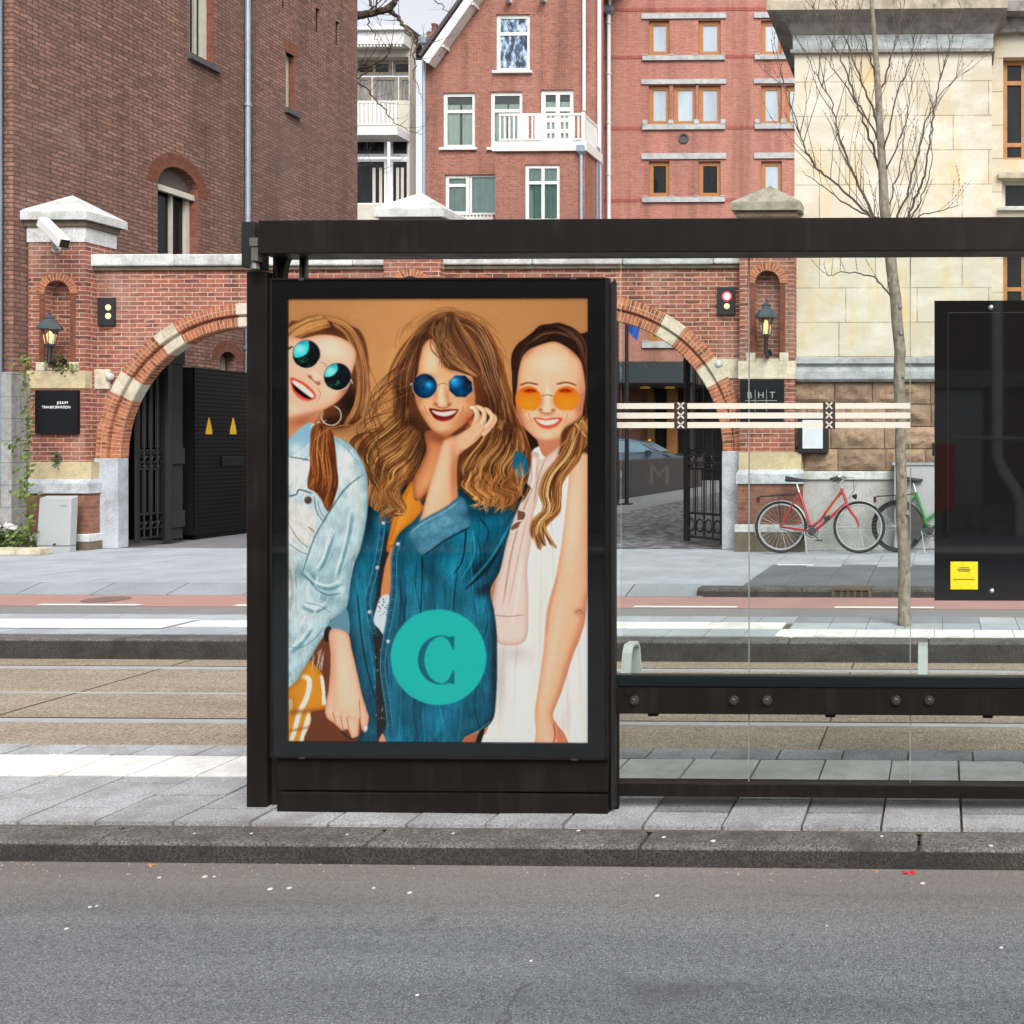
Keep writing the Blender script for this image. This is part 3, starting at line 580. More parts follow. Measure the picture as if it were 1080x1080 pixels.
    # curls of the right woman over her dress
    hair([[(604, 452), (594, 478), (576, 500), (570, 520), (574, 536), (562, 548), (560, 562), (569, 580)], [(612, 450), (604, 480), (588, 504), (580, 522), (584, 538), (572, 552), (566, 562), (568, 578)],
          [(618, 452), (610, 484), (594, 506), (592, 524), (590, 540), (578, 552), (580, 562), (588, 575)]], 300, [rgb(134, 88, 52), rgb(178, 124, 76), rgb(206, 154, 102), rgb(96, 60, 36)], jit=1.8, w=(.6, 1.6), a=(.4, .85))
    hair([[(606, 446), (612, 456), (620, 464)], [(616, 440), (622, 452), (630, 460)]], 60, [rgb(170, 120, 76), rgb(220, 176, 120)], jit=2)
    locks([[(606, 452), (596, 478), (580, 500), (574, 520), (576, 536), (564, 550), (562, 564), (569, 580)], [(616, 452), (608, 484), (592, 506), (590, 524), (588, 540), (576, 552), (578, 564), (586, 576)]], 14, rgb(84, 52, 32), rgb(160, 110, 68), rgb(226, 178, 122), (3, 5), 2.2, (7, 12))
    # ================= left woman: hair behind
    fill([(304, 344), (315, 338), (330, 333), (343, 333.5), (358, 336.5), (369, 343), (380, 349), (387, 366), (389.5, 392), (389.5, 418), (386, 432), (379, 443), (368, 450), (352, 452), (336, 452), (340, 430), (300, 400)], rgb(112, 72, 44), .6)
    blob(368, 425, 12, 20, rgb(34, 22, 16), .9); blob(350, 345, 20, 8, rgb(74, 48, 32), .8, 15); blob(352, 446, 14, 8, rgb(40, 24, 18), .8)
    hair([[(340, 334), (358, 338), (372, 348), (382, 372), (386, 405), (380, 440)], [(348, 336), (366, 344), (378, 360), (386, 385), (388, 415), (384, 438)], [(352, 342), (366, 352), (374, 372), (378, 400), (374, 430), (364, 450)]], 260, [rgb(128, 86, 56), rgb(170, 120, 80), rgb(80, 52, 34), rgb(192, 142, 98)], jit=1.4)
    hair([[(340, 333), (322, 337), (304, 348), (298, 362)], [(346, 338), (328, 344), (310, 354), (300, 366)], [(350, 346), (334, 350), (318, 356), (304, 366)]], 170, [rgb(186, 134, 86), rgb(206, 156, 104), rgb(150, 104, 66)], jit=1, a=(.35, .8))
    for pl in ([(384, 372), (394, 398), (404, 420), (412, 434)], [(388, 418), (394, 430), (402, 446)], [(386, 400), (396, 424), (410, 440)]): stroke(pl, .8, .5, rgb(150, 98, 56), .7)
    # jacket, left woman
    J1, J2, J3 = rgb(182, 204, 210), rgb(222, 228, 226), rgb(120, 158, 170)
    jk = fill([(300, 470), (312, 456), (326, 449), (340, 454), (352, 460), (369, 469), (380, 484), (386.5, 500), (388, 523), (386, 551), (380, 579), (372, 600), (366, 640), (356, 650), (348, 656), (345, 666), (338, 676),
               (326, 697), (315, 717), (303, 734), (296, 734), (296, 470)], J1, .5)
    shade(jk, 7, rgb(96, 134, 148), .7)
    for (cx, cy, rx, ry, c, a, an) in [(318, 500, 16, 18, J2, .9, 0), (366, 494, 9, 18, J2, .8, 20), (318, 560, 14, 22, rgb(226, 224, 214), .9, 0), (376, 530, 7, 30, rgb(206, 212, 210), .8, 0), (350, 585, 10, 40, rgb(160, 190, 198), .7, 25),
                                       (325, 640, 12, 26, rgb(206, 216, 216), .7, 35), (310, 690, 8, 26, rgb(170, 196, 204), .8, 20), (345, 632, 14, 6, J3, .8, 20), (352, 612, 6, 20, rgb(140, 176, 186), .6, 20), (330, 610, 8, 5, rgb(96, 132, 144), .7, 30),
                                       (318, 458, 8, 5, rgb(130, 168, 188), .7, -30), (376, 486, 5, 12, rgb(150, 188, 204), .6, -30), (318, 605, 12, 7, rgb(90, 130, 140), .6, 0), (308, 610, 4, 30, rgb(196, 196, 182), .7, 0)]:
        blob(cx, cy, rx, ry, c, a, an, jk)
    fill([(304, 488), (326, 488), (327, 516), (304, 518)], rgb(228, 232, 230), 2.2, True, jk, .8); fill([(304, 530), (322, 534), (332, 548), (326, 574), (304, 560)], rgb(226, 222, 212), 2.5, True, jk, .85); fill([(356, 474), (372, 482), (366, 506), (356, 514)], rgb(224, 232, 236), 2, True, jk, .8)
    for (pl, w) in (([(322, 606), (334, 618), (348, 622), (362, 616)], 6), ([(318, 640), (332, 646), (346, 640)], 5), ([(306, 690), (318, 680), (330, 664)], 5), ([(352, 560), (344, 590), (336, 604)], 6), ([(372, 540), (366, 575), (356, 610)], 5)): stroke(pl, w, w*.4, rgb(98, 138, 150), .4, True, jk); stroke([(x-2, y-4) for x, y in pl], w*.7, w*.3, rgb(226, 236, 238), .35, True, jk)
    for i in range(70):
        x = rng.uniform(304, 380); y = rng.uniform(470, 720); c = [J2, J3, rgb(150, 182, 192), rgb(236, 236, 230)][rng.integers(4)]
        stroke([(x, y), (x-rng.uniform(2, 10), y+rng.uniform(8, 22))], rng.uniform(.8, 3), .6, c, rng.uniform(.1, .35), False, jk)
    for (pl, w, c, a) in [([(384, 500), (366, 514), (352, 533), (333, 565), (323, 592), (318, 608)], 1.5, rgb(62, 88, 98), .85), ([(304, 524), (312, 522), (316, 517), (330, 521)], 1.5, rgb(40, 50, 58), .85), ([(304, 482), (318, 484), (328, 486)], 1.6, rgb(60, 50, 48), .6),
                          ([(352, 462), (364, 472), (376, 486), (380, 492)], .9, rgb(110, 150, 166), .7), ([(331, 523), (334, 540), (342, 552)], .8, rgb(70, 70, 66), .8), ([(335, 528), (338, 540), (345, 550)], .7, rgb(90, 90, 84), .7),
                          ([(304, 552), (312, 566), (322, 576), (328, 578)], .9, rgb(110, 104, 96), .6), ([(304, 574), (316, 582), (326, 586)], .8, rgb(90, 86, 80), .6), ([(318, 606), (326, 612), (334, 622), (346, 628), (360, 626)], 1.8, rgb(84, 122, 134), .7),
                          ([(322, 636), (338, 640), (350, 648)], 1.2, rgb(110, 146, 156), .6), ([(304, 683), (316, 684), (330, 676), (342, 662)], 1.4, rgb(104, 140, 152), .7), ([(306, 600), (308, 625), (306, 650)], .7, rgb(120, 116, 96), .6), ([(311, 600), (313, 622)], .7, rgb(120, 116, 96), .6),
                          ([(386, 505), (387, 540), (380, 580), (366, 638)], 1, rgb(120, 150, 158), .6), ([(325, 556), (332, 562)], 1.2, rgb(90, 84, 78), .7)]:
        stroke(pl, w*1.6, w, c, a*.25, True, jk); stroke(pl, w*.8, w*.5, c, a*.6, True, jk)
    fill(ell(325, 528, 4, 4), rgb(96, 66, 60), .4); blob(324, 527, 1.6, 1.6, rgb(150, 116, 104), .6); mott(jk, .03, 3, 3); mott(jk, .02, 1, 4); weave(jk, .03)
    # cuff + lower hand of middle woman
    fill([(349, 656), (357, 650), (366, 643), (369, 668), (358, 667), (345, 664)], rgb(104, 144, 162)); fill([(343, 664), (349, 662), (347, 676), (342, 676)], rgb(30, 24, 24))
    hm = fill([(348, 666), (366, 668), (371, 686), (377, 711), (381, 730), (387, 750), (389, 758), (386, 772), (382, 770), (379, 758), (378, 776), (372, 780), (367, 770), (361, 771), (353, 764), (345, 758), (343, 748), (347, 726), (349, 696)], rgb(238, 188, 160))
    shade(hm, 3, rgb(176, 106, 80), .6)
    blob(352, 700, 4, 40, rgb(206, 142, 112), .6, 0, hm); blob(364, 715, 8, 36, rgb(250, 210, 186), .6, -8, hm); blob(366, 756, 12, 4, rgb(216, 150, 124), .5, 10, hm)
    for pl in ([(351, 752), (354, 763)], [(359, 756), (362, 770)], [(366, 757), (368, 771)], [(379, 738), (380, 756), (379, 766)]): stroke(pl, 1, .8, rgb(176, 104, 80), .75)
    for (x, y) in ((349, 750), (356, 753), (364, 755), (372, 754)): blob(x, y, 2, 1.6, rgb(252, 214, 192), .6)
    fill(ell(386, 769, 1.4, 3, 10), rgb(244, 232, 226), .3); stroke([(360, 772), (370, 780), (378, 778)], 2, 1.5, rgb(36, 20, 16), .7)
    # striped trousers
    tm = fill([(300, 736), (314, 718), (326, 698), (332, 702), (340, 712), (343, 734), (342, 748), (328, 752), (328, 764), (321, 777), (318, 790), (300, 790)], rgb(214, 142, 30), .4)
    shade(tm, 4, rgb(130, 76, 14), .5)
    for pl in ([(318, 714), (326, 718), (324, 735), (316, 752), (311, 770), (306, 786)], [(340, 712), (342, 730), (342, 746)], [(304, 738), (306, 746), (302, 756)], [(327, 752), (323, 766), (317, 786)]): stroke(pl, 6, 5, rgb(240, 232, 222), .95, True, tm)
    blob(312, 752, 20, 3, rgb(120, 70, 16), .6, -5, tm); blob(316, 770, 20, 2, rgb(120, 70, 16), .5, -12, tm); blob(304, 745, 8, 12, rgb(150, 92, 20), .5, 0, tm)
    for i in range(9):
        x = rng.uniform(330, 342); stroke([(x, 690+rng.uniform(-10, 4)), (x+rng.normal()*2, 708)], .8, .5, rgb(196, 186, 172), .7)
    # neck, face of the left woman
    fill([(300, 430), (334, 434), (330, 446), (318, 452), (308, 460), (300, 470)], rgb(206, 140, 106)); blob(318, 444, 14, 5, rgb(150, 90, 64), .6, -15)
    fill([(312, 456), (326, 446), (330, 450), (328, 464), (318, 474), (304, 482), (302, 468)], rgb(140, 180, 200)); blob(312, 474, 8, 7, rgb(216, 226, 230), .8)
    fm = fill([(349, 353.5), (361, 357), (370, 363), (375.5, 372), (374, 384), (371, 394), (367, 410), (361, 418.5), (354.5, 424.5), (343, 431.5), (330, 437.5), (317, 439), (300, 436), (298, 362), (320, 357), (335, 353.5)], rgb(236, 184, 156))
    shade(fm, 3.0, rgb(150, 88, 62), .45); shade(fm, 7, rgb(204, 136, 106), .25)
    blob(350, 368, 16, 11, rgb(252, 216, 192), .8, 25, fm); blob(366, 412, 7, 14, rgb(164, 98, 72), .8, 25, fm); blob(330, 438, 26, 4, rgb(176, 112, 86), .7, -10, fm); blob(347, 412, 9, 8, rgb(246, 200, 172), .7, 0, fm); blob(310, 432, 8, 5, rgb(248, 206, 180), .6, 0, fm)
    blob(333, 396, 5, 7, rgb(250, 208, 182), .7, -30, fm); blob(327, 397.5, 2.4, 1.6, rgb(130, 70, 56), .9, 20); blob(335.5, 404, 2.6, 1.6, rgb(140, 76, 60), .8, 30); stroke([(325, 396.5), (330, 401), (336, 406), (338, 401)], 1.3, 1, rgb(160, 92, 74), .75)
    fill(ms([(305.5, 397), (314, 399.5), (323, 404.5), (332, 413), (334.6, 419), (331.5, 422.4), (323.5, 424.4), (314.5, 420.5), (308, 412.5), (305, 403)], (320, 411), 0.92), rgb(214, 88, 74))
    fill(ms([(307.5, 402), (314, 405), (322, 412), (330, 420.5), (323, 421), (315, 416), (309, 410)], (320, 411), 0.92), rgb(36, 12, 12), .3)
    fill(ms([(307.6, 400.4), (315.6, 403.4), (323.6, 409), (331.6, 416.8), (330, 420.6), (323, 416.4), (314.4, 409.6), (308, 404)], (320, 411), 0.92), rgb(230, 216, 206), .35)
    for (x, y) in ((312, 403.5), (316.5, 406), (320.5, 409), (324.5, 412.4), (328, 415.8)): stroke([(x+.8, y-1.6), (x-1, y+2.6)], .4, .3, rgb(206, 188, 180), .6)
    stroke(ms([(309, 414), (316, 421), (325, 423.4)], (320, 411), 0.92), 1.6, 1.2, rgb(238, 120, 100), .7); stroke([(335, 409), (338, 416), (334, 424)], 1, .6, rgb(190, 120, 96), .6)
    for (cx, cy, rx, ry, poly) in ((323.2, 373.8, 14.4, 15.0, [(309.8, 366), (318, 359.6), (325, 359.6), (325.4, 369), (321, 375), (311, 377)]), (356.1, 397.6, 14.3, 14.5, [(342.6, 393), (347, 386.4), (354.6, 383.4), (356, 390.5), (350.6, 396.4), (343.4, 397.6)])):
        lm = mask(ell(cx, cy, rx, ry), .35); put(lm, rgb(8, 20, 24)); blob(cx+7, cy-8, 6, 6, rgb(6, 44, 60), .8, 0, lm)
        m2 = mask(poly, .5, True, lm); put(m2, rgb(64, 206, 208)); blob(cx-7, cy-6, 5, 5, rgb(176, 250, 244), .8, 0, m2); blob(cx-5, cy-13, 6, 3, rgb(20, 120, 160), .6, 0, m2)
        for k in range(9): blob(cx+rng.normal()*4-3, cy+7+rng.normal()*2.6, 1, 1.6, rgb(20, 130, 100), .7, rng.uniform(0, 90), lm)
        e = ell(cx, cy, rx, ry); stroke(np.vstack([e, e[:1]]), .8, .8, rgb(120, 110, 104), .7, False); stroke(e[2:16], .9, .8, rgb(222, 206, 190), .8, False)
    stroke([(337, 382.6), (341.5, 383), (345, 387.6)], 1.1, 1, rgb(170, 146, 126), .9); stroke([(304, 368), (309, 365)], 2.4, 1.5, rgb(60, 40, 34), .8); stroke([(370, 400), (372, 405)], 1.4, 1, rgb(220, 190, 160), .8)
    e = ell(349.3, 438.4, 10.6, 10.4); stroke(np.vstack([e[-9:], e[:22]]), .9, .9, rgb(222, 206, 190), .9, False); stroke([(327, 452), (330, 447), (333, 450), (336, 445), (340, 447), (344, 443)], .9, .8, rgb(228, 214, 200), .8, False)
    # ponytail falling on the jacket
    pt = mask([(329, 452), (340, 446), (350, 458), (354, 475), (356, 508), (352, 529), (346, 540), (338, 526), (332, 519), (324, 513), (327, 490), (327, 470)], .6); put(pt, rgb(122, 70, 38))
    hair([[(334, 448), (328, 476), (330, 500), (325, 514)], [(340, 448), (337, 476), (342, 504), (336, 522)], [(347, 450), (347, 478), (350, 506), (346, 538)], [(350, 458), (353, 480), (355, 506), (350, 532)]], 260, [rgb(150, 90, 50), rgb(104, 58, 32), rgb(184, 120, 70), rgb(76, 40, 24)], jit=1.2, a=(.3, .75))
    locks([[(336, 450), (330, 476), (332, 500), (330, 518)], [(348, 450), (350, 478), (353, 506), (348, 536)]], 14, rgb(72, 38, 22), rgb(138, 82, 46), rgb(196, 132, 80), (2.6, 4.6), 1.4, (4, 8))
    stroke([(372, 448), (356, 450), (344, 454), (330, 466)], 2, 1, rgb(170, 112, 64), .7); stroke([(338, 452), (335, 470), (340, 488)], 1, .8, rgb(206, 146, 90), .6)
    # ================= badge with its letter
    under = cv.copy()
    put(mask(ell(462.5, 693.4, 50.4, 50.4, 0, 90), .25), rgb(31, 178, 172))
    o = mask(ell(464.5, 696.3, 23.6, 25.8, 0, 60), .2); i = mask(ell(467.6, 696.3, 19.8, 25.0, 0, 60), .2)
    cut = np.clip((gx[None, :] < 476).astype(np.float32)+np.zeros((H, 1), np.float32), 0, 1)
    L = np.clip(o-i, 0, 1)*cut
    for s in (-1, 1):
        y = 696.3+s*25.4
        L = np.maximum(L, mask([(479, y), (479, y-s*14), (477.6, y-s*14), (473, y-s*4.5), (467, y-s*.2), (468, y+s*.6), (474, y-s*1.2)], .25, False))
    put(L, rgb(14, 98, 122), .92)
    g1 = blur(rng.normal(0, 1, (H, W, 1)).astype(np.float32), .7); g2 = blur(rng.normal(0, 1, (H, W, 1)).astype(np.float32), 3.0)
    cv = cv*(1+g1*.03+g2*.03)
    lum = cv.mean(2, keepdims=True); cv = lum+(cv-lum)*1.0
    cv = np.clip(cv, 0, 1); cv = cv*.62+.38*(cv*cv*(3-2*cv)); cv = np.clip((cv-.02)/.98, 0, 1)
    cv = np.clip(cv+rng.normal(0, .02, cv.shape).astype(np.float32), 0, 1)
    h2, w2 = H//2, W//2
    return cv[:h2*2, :w2*2].reshape(h2, 2, w2, 2, 3).mean((1, 3))
# ---------------------------------------------------------------- palette
M = {}
def grimy(name, c, dust, r0, r1, spec=.3):
    n = NT(name); v = n.coord(); st = n.noise(n.coord(scale=(22, 22, 1.1)), 1.0, 4, .65); bl = n.noise(v, 5, 5, .65)
    f = n.math('MULTIPLY', n.ramp(st, [(.45, 0.0), (.75, 1.0)]), n.ramp(bl, [(.40, .1), (.7, 1.0)])); col = n.mix(n.math('MULTIPLY', f, .55), c, dust)
    sc = n.noise(n.coord(scale=(1, 1, 1), rot=(.3, .8, .2)), 60, 2, .8); col = n.mix(n.ramp(sc, [(.72, 0.0), (.76, .35)]), col, dust)
    n.bump(n.noise(v, 300, 2, .6), .03, .004); return n.out(col, n.ramp(bl, [(.3, r0), (.7, r1)]), spec=spec)
M['metal'] = grimy('black_coated_metal', (.0098, .0078, .0070), (.036, .031, .027), .38, .58, spec=.16)
M['metal2'] = simple('dark_teal_metal', (.006, .0095, .011), .3, spec=.35, var=.12, scale=3)
M['enamel'] = simple('black_enamel', (.006, .0075, .0085), .2, var=.1, scale=2, spec=.4)
M['gasket'] = simple('black_gasket', (.005, .005, .005), .7)
M['steel'] = simple('steel', (.55, .55, .54), .3, metal=1.0, var=.1)
M['bolt'] = simple('dark_bolt_steel', (.10, .095, .09), .4, metal=.8)
M['mint'] = simple('pale_mint_paint', (.80, .86, .83), .4, var=.05)
M['glass'] = glass('clear_glass', (.95, .975, .96), .55)
M['cover'] = glass('cover_glass', (.985, .99, .985), .5)
M['white_vinyl'] = simple('cream_vinyl', (.66, .62, .53), .5, var=.03)
M['brown_vinyl'] = simple('brown_vinyl', (.045, .028, .02), .5)
M['yellow'] = simple('yellow_sticker', (.80, .62, .01), .5, var=.06, bump=.5, bscale=14)
M['ink'] = simple('grey_ink', (.10, .09, .05), .6)
n = NT('asphalt_road')
v = n.coord()
big = n.noise(n.coord(scale=(.5, 2.2, 1)), .9, 4, .6); fine = n.noise(v, 150, 3, .85); mid = n.noise(v, 48, 3, .75)
c = n.ramp(big, [(.3, (.125, .132, .142)), (.7, (.170, .176, .184))])
c = n.mix(.85, c, n.ramp(fine, [(.36, .08), (.47, .92), (.57, 1.08), (.66, 2.9)]), 'MULTIPLY'); c = n.mix(.5, c, n.ramp(mid, [(.34, .38), (.5, 1.0), (.68, 1.4)]), 'MULTIPLY')
sy = n.new('ShaderNodeSeparateXYZ'); n.link(v, sy.inputs[0])
dirt = n.math('ADD', sy.outputs['Y'], n.math('MULTIPLY', n.noise(v, 6, 4, .6), .25))
c = n.mix(n.ramp(dirt, [(3.45/5, 0.0), (3.85/5, .55)]) if False else n.ramp(n.math('MULTIPLY', n.math('SUBTRACT', dirt, 3.25), 1.6), [(.1, 0.0), (.9, .6)]), c, (.19, .165, .135))
bd = n.noise(n.coord(scale=(.12, 2.6, 1)), 1.6, 3, .6); c = n.mix(1.0, c, n.ramp(bd, [(.35, .86), (.65, 1.13)]), 'MULTIPLY')
vc = n.new('ShaderNodeTexVoronoi', feature='DISTANCE_TO_EDGE'); wv = n.new('ShaderNodeVectorMath', operation='MULTIPLY_ADD'); nzv = n.new('ShaderNodeTexNoise'); n.link(v, nzv.inputs['Vector']); nzv.inputs['Scale'].default_value = 3.5; nzv.inputs['Detail'].default_value = 6; n.link(nzv.outputs['Color'], wv.inputs[0]); wv.inputs[1].default_value = (.5, .5, 0); n.link(v, wv.inputs[2]); n.link(wv.outputs[0], vc.inputs['Vector']); vc.inputs['Scale'].default_value = .55
ck = n.math('MULTIPLY', n.ramp(vc.outputs['Distance'], [(.0, 1.0), (.007, 0.0)]), n.ramp(n.noise(v, .9, 2, .5), [(.50, 0.0), (.60, .7)])); c = n.mix(ck, c, (.05, .05, .05))
sp = n.noise(v, 2.6, 2, .5); c = n.mix(n.ramp(sp, [(.735, 0.0), (.76, .35)]), c, (.06, .06, .062))
n.bump(n.mix(.5, fine, mid), .6, .006); M['road'] = n.out(c, n.ramp(big, [(.3, .6), (.7, .8)]), spec=.35)
M['asphalt2'] = simple('bike_lane_asphalt', (.20, .195, .195), .85, var=.12, scale=2, bump=.4, bscale=150, fine=.35)
M['red_asphalt'] = simple('red_asphalt', (.36, .205, .18), .85, var=.08, scale=2, bump=.4, bscale=150, fine=.2)
M['gravel'] = None
n = NT('track_gravel_concrete'); v = n.coord()
vo = n.new('ShaderNodeTexVoronoi'); n.link(v, vo.inputs['Vector']); vo.inputs['Scale'].default_value = 125
g = n.ramp(n.math('MULTIPLY', vo.outputs['Color'], 1.0), [(.1, (.17, .13, .09)), (.45, (.30, .25, .185)), (.75, (.37, .315, .24)), (.95, (.50, .455, .38))])
g = n.mix(.6, g, n.ramp(n.noise(n.coord(scale=(.7, 3, 1)), 2.2, 5, .65), [(.3, .68), (.7, 1.15)]), 'MULTIPLY'); n.bump(vo.outputs['Distance'], .5, .01); M['gravel'] = n.out(g, .9, spec=.2)
def stone_speck(name, c, fine=.5, dirt=None, rough=.9, sc=120):
    n = NT(name); v = n.coord(); f = n.noise(v, 1.6, 5, .6); h = n.noise(v, sc, 2, .8)
    col = n.ramp(f, [(.3, sub(c, .82)), (.7, sub(c, 1.14))]); col = n.mix(fine, col, n.ramp(h, [(.34, .35), (.5, 1.0), (.68, 1.9)]), 'MULTIPLY')
    if dirt: col = n.mix(n.ramp(n.noise(v, 5, 5, .7), [(.46, 0.0), (.66, .8)]), col, dirt)
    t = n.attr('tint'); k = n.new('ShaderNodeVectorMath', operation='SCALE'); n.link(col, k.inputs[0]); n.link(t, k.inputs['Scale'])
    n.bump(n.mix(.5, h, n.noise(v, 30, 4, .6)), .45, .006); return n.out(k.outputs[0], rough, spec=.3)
M['kerb'] = stone_speck('exposed_kerb_concrete', (.118, .113, .104), 1.0, (.048, .045, .04))
M['kerb_dark'] = stone_speck('soiled_kerb_face', (.048, .045, .040), .9, (.024, .022, .02))  # darker tone for the upright kerb faces
M['slab'] = stone_speck('grey_paving_slab', (.36, .368, .38), .55, (.235, .23, .225))
M['slab_far'] = stone_speck('blue_grey_paving', (.36, .39, .42), .3)
M['slab_white'] = stone_speck('white_painted_slab', (.72, .72, .69), .15, (.50, .49, .45))
M['joint'] = simple('sandy_joint', (.10, .085, .065), .95, var=.4, scale=20)
M['paint'] = simple('road_paint', (.74, .74, .72), .6, var=.06, scale=30, bump=.2)
n = NT('courtyard_cobbles'); v = n.coord(); vo = n.new('ShaderNodeTexVoronoi'); n.link(v, vo.inputs['Vector']); vo.inputs['Scale'].default_value = 6.5
c = n.mix(n.ramp(vo.outputs['Distance'], [(.35, 0.0), (.62, .85)]), n.ramp(vo.outputs['Color'], [(.1, (.11, .118, .13)), (.9, (.24, .25, .27))]), (.05, .05, .052)); n.bump(vo.outputs['Distance'], -.6, .03); M['cobble'] = n.out(c, .75, spec=.3)
M['yard'] = simple('yard_asphalt', (.16, .165, .175), .85, var=.15, scale=3, bump=.3)
M['ground'] = simple('ground_soil', (.16, .15, .14), .95, var=.2)
M['rail'] = simple('tram_rail_steel', (.46, .47, .51), .4, metal=.25, var=.1)
M['groove'] = simple('rail_groove_dirt', (.03, .026, .022), .9)
# bricks
M['brick_old'] = brick('old_brown_brick', (.31, .168, .128), (.180, .098, .078), (.085, .057, .046), bw=.20, ms=.017, stain=(.15, .095, .085), sts=.45, sta=(.42, .72), bump=.7, var=.3)
M['brick_gate'] = brick('red_gate_brick', (.335, .118, .078), (.225, .082, .062), (.47, .37, .29), ms=.013, stain=(.42, .30, .24), sts=1.1, sta=(.5, .8), dark=(.10, .045, .038), bump=.7)
M['brick_soot'] = brick('plinth_brick', (.30, .12, .08), (.20, .085, .06), (.26, .19, .15), ms=.010, stain=(.12, .08, .06), sts=2, sta=(.42, .65), bump=.6)
M['brick_arch'] = brick('arch_brick', (.50, .175, .085), (.36, .115, .065), (.52, .38, .25), bw=.165, rh=.056, ms=.012, bump=.9, off=0.0, dark=(.13, .05, .035))
M['brick_house'] = brick('villa_red_brick', (.36, .150, .108), (.25, .105, .080), (.36, .22, .17), stain=(.24, .125, .10), sts=.35, var=.3, bump=.3)
M['brick_flat'] = brick('apartment_salmon_brick', (.44, .185, .138), (.33, .138, .105), (.46, .27, .22), stain=(.33, .17, .135), sts=.3, var=.22, bump=.3)
M['brick_dark'] = brick('dark_brown_brick', (.20, .12, .09), (.13, .08, .065), (.26, .21, .17), stain=(.09, .065, .055), sts=.4)
M['brick_trim'] = brick('orange_trim_brick', (.22, .075, .042), (.16, .055, .036), (.16, .10, .07), bw=.11, rh=.062, ms=.008, bump=.5)
M['winglass'] = glass('window_glass', (.90, .95, .93), 1.1)
def cloth(name, c): return simple(name, c, .9, var=.1, scale=3)
M['cl_pale'] = cloth('pale_green_curtain', (.84, .90, .85)); M['cl_teal'] = cloth('teal_curtain', (.36, .54, .52))
n = NT('sandstone_blocks'); uv = n.coord('UV', loc=(.35, .18, 0)); b = n.new('ShaderNodeTexBrick'); n.link(uv, b.inputs['Vector']); b.inputs['Scale'].default_value = 1; b.inputs['Brick Width'].default_value = .98; b.inputs['Row Height'].default_value = .472; b.offset = .37; b.offset_frequency = 2; b.squash = .8; b.squash_frequency = 3
b.inputs['Mortar Size'].default_value = .007; b.inputs['Color1'].default_value = (.55, .515, .415, 1); b.inputs['Color2'].default_value = (.49, .44, .335, 1); b.inputs['Mortar'].default_value = (.27, .22, .15, 1)
s1 = n.noise(n.coord('UV', scale=(1, 1.6, 1)), 1.7, 6, .65); s2 = n.noise(n.coord('UV', scale=(2, .7, 1), rot=(0, 0, .5)), 1.1, 5, .7)
c = n.mix(n.ramp(s1, [(.45, 0.0), (.70, .75)]), b.outputs['Color'], (.66, .65, .59)); c = n.mix(n.ramp(s2, [(.52, 0.0), (.70, .8)]), c, (.60, .42, .17)); c = n.mix(n.ramp(n.noise(uv, 7, 5, .7), [(.55, 0.0), (.8, .35)]), c, (.40, .36, .28))
n.bump(n.mix(.4, n.math('SUBTRACT', 1.0, b.outputs['Fac']), n.noise(uv, 40, 4, .6)), .3, .01); M['sandstone'] = n.out(c, .9, spec=.2)
M['rustic'] = stone_speck('rock_faced_brownstone', (.30, .205, .14), .2, (.20, .135, .095), sc=45)
M['cream_stone'] = stone_speck('cream_stone', (.56, .51, .40), .2, (.36, .30, .20), sc=60)
M['cream_stone2'] = stone_speck('ochre_stone', (.50, .41, .25), .2, (.32, .28, .19), sc=60)
M['granite'] = stone_speck('weathered_bluestone', (.43, .455, .49), .3, (.26, .27, .28), sc=70)
M['lead'] = stone_speck('grey_weathered_moulding', (.34, .36, .37), .25, (.20, .20, .19), sc=50)
M['cap'] = stone_speck('whitish_cap_stone', (.53, .54, .535), .25, (.30, .30, .27), sc=50)
M['moss'] = stone_speck('mossy_stone', (.15, .12, .085), .3, (.085, .07, .05), sc=50)
M['cap_moss'] = stone_speck('lichen_grey_cap', (.28, .27, .21), .3, (.16, .155, .11), sc=50)
M['cornice'] = stone_speck('soot_stained_cornice', (.42, .37, .28), .2, (.20, .175, .13), sc=40)
M['cornice_d'] = stone_speck('grey_cornice_moulding', (.27, .26, .235), .2, (.11, .11, .10), sc=40)
n = NT('green_grey_marble'); v = n.coord(scale=(1, 1, 2.2)); f = n.noise(v, 4, 8, .75); M['marble'] = n.out(n.ramp(f, [(.3, (.16, .20, .20)), (.5, (.34, .39, .39)), (.64, (.52, .56, .56))]), .5)
M['concrete'] = stone_speck('grey_concrete_plinth', (.40, .40, .385), .2, (.30, .30, .28), sc=50)
M['ashlar'] = brick('grey_ashlar', (.33, .33, .32), (.27, .27, .26), (.14, .14, .135), bw=.62, rh=.30, ms=.012, stain=(.20, .20, .18), sts=1.5, bump=.4)
M['white'] = simple('white_woodwork', (.66, .66, .64), .45, var=.05)
M['cream'] = simple('cream_render', (.52, .49, .42), .6, var=.08, scale=3)
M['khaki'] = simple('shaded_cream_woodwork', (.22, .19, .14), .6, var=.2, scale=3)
M['greyframe'] = simple('beige_window_frame', (.50, .48, .41), .5, var=.06)
M['orangewood'] = simple('varnished_orange_wood', (.36, .155, .045), .45, var=.2, scale=8)
M['sillstone'] = stone_speck('pale_grey_lintel_stone', (.43, .44, .44), .2, (.28, .29, .29), sc=50)
M['darksill'] = simple('dark_slate_sill', (.07, .07, .07), .7)
M['pane_sky'] = pane_mat('sky_mirroring_pane', (.36, .43, .48), .04, .18, .5)  # pale sky reflection painted into the pane colour
M['pane_dark'] = pane_mat('dark_pane', (.010, .011, .012), .04, .5, 1.0, .22)
M['pane_curtain'] = pane_mat('pane_with_pale_curtain', (.27, .34, .30), .12, .5, 2.4, .5)
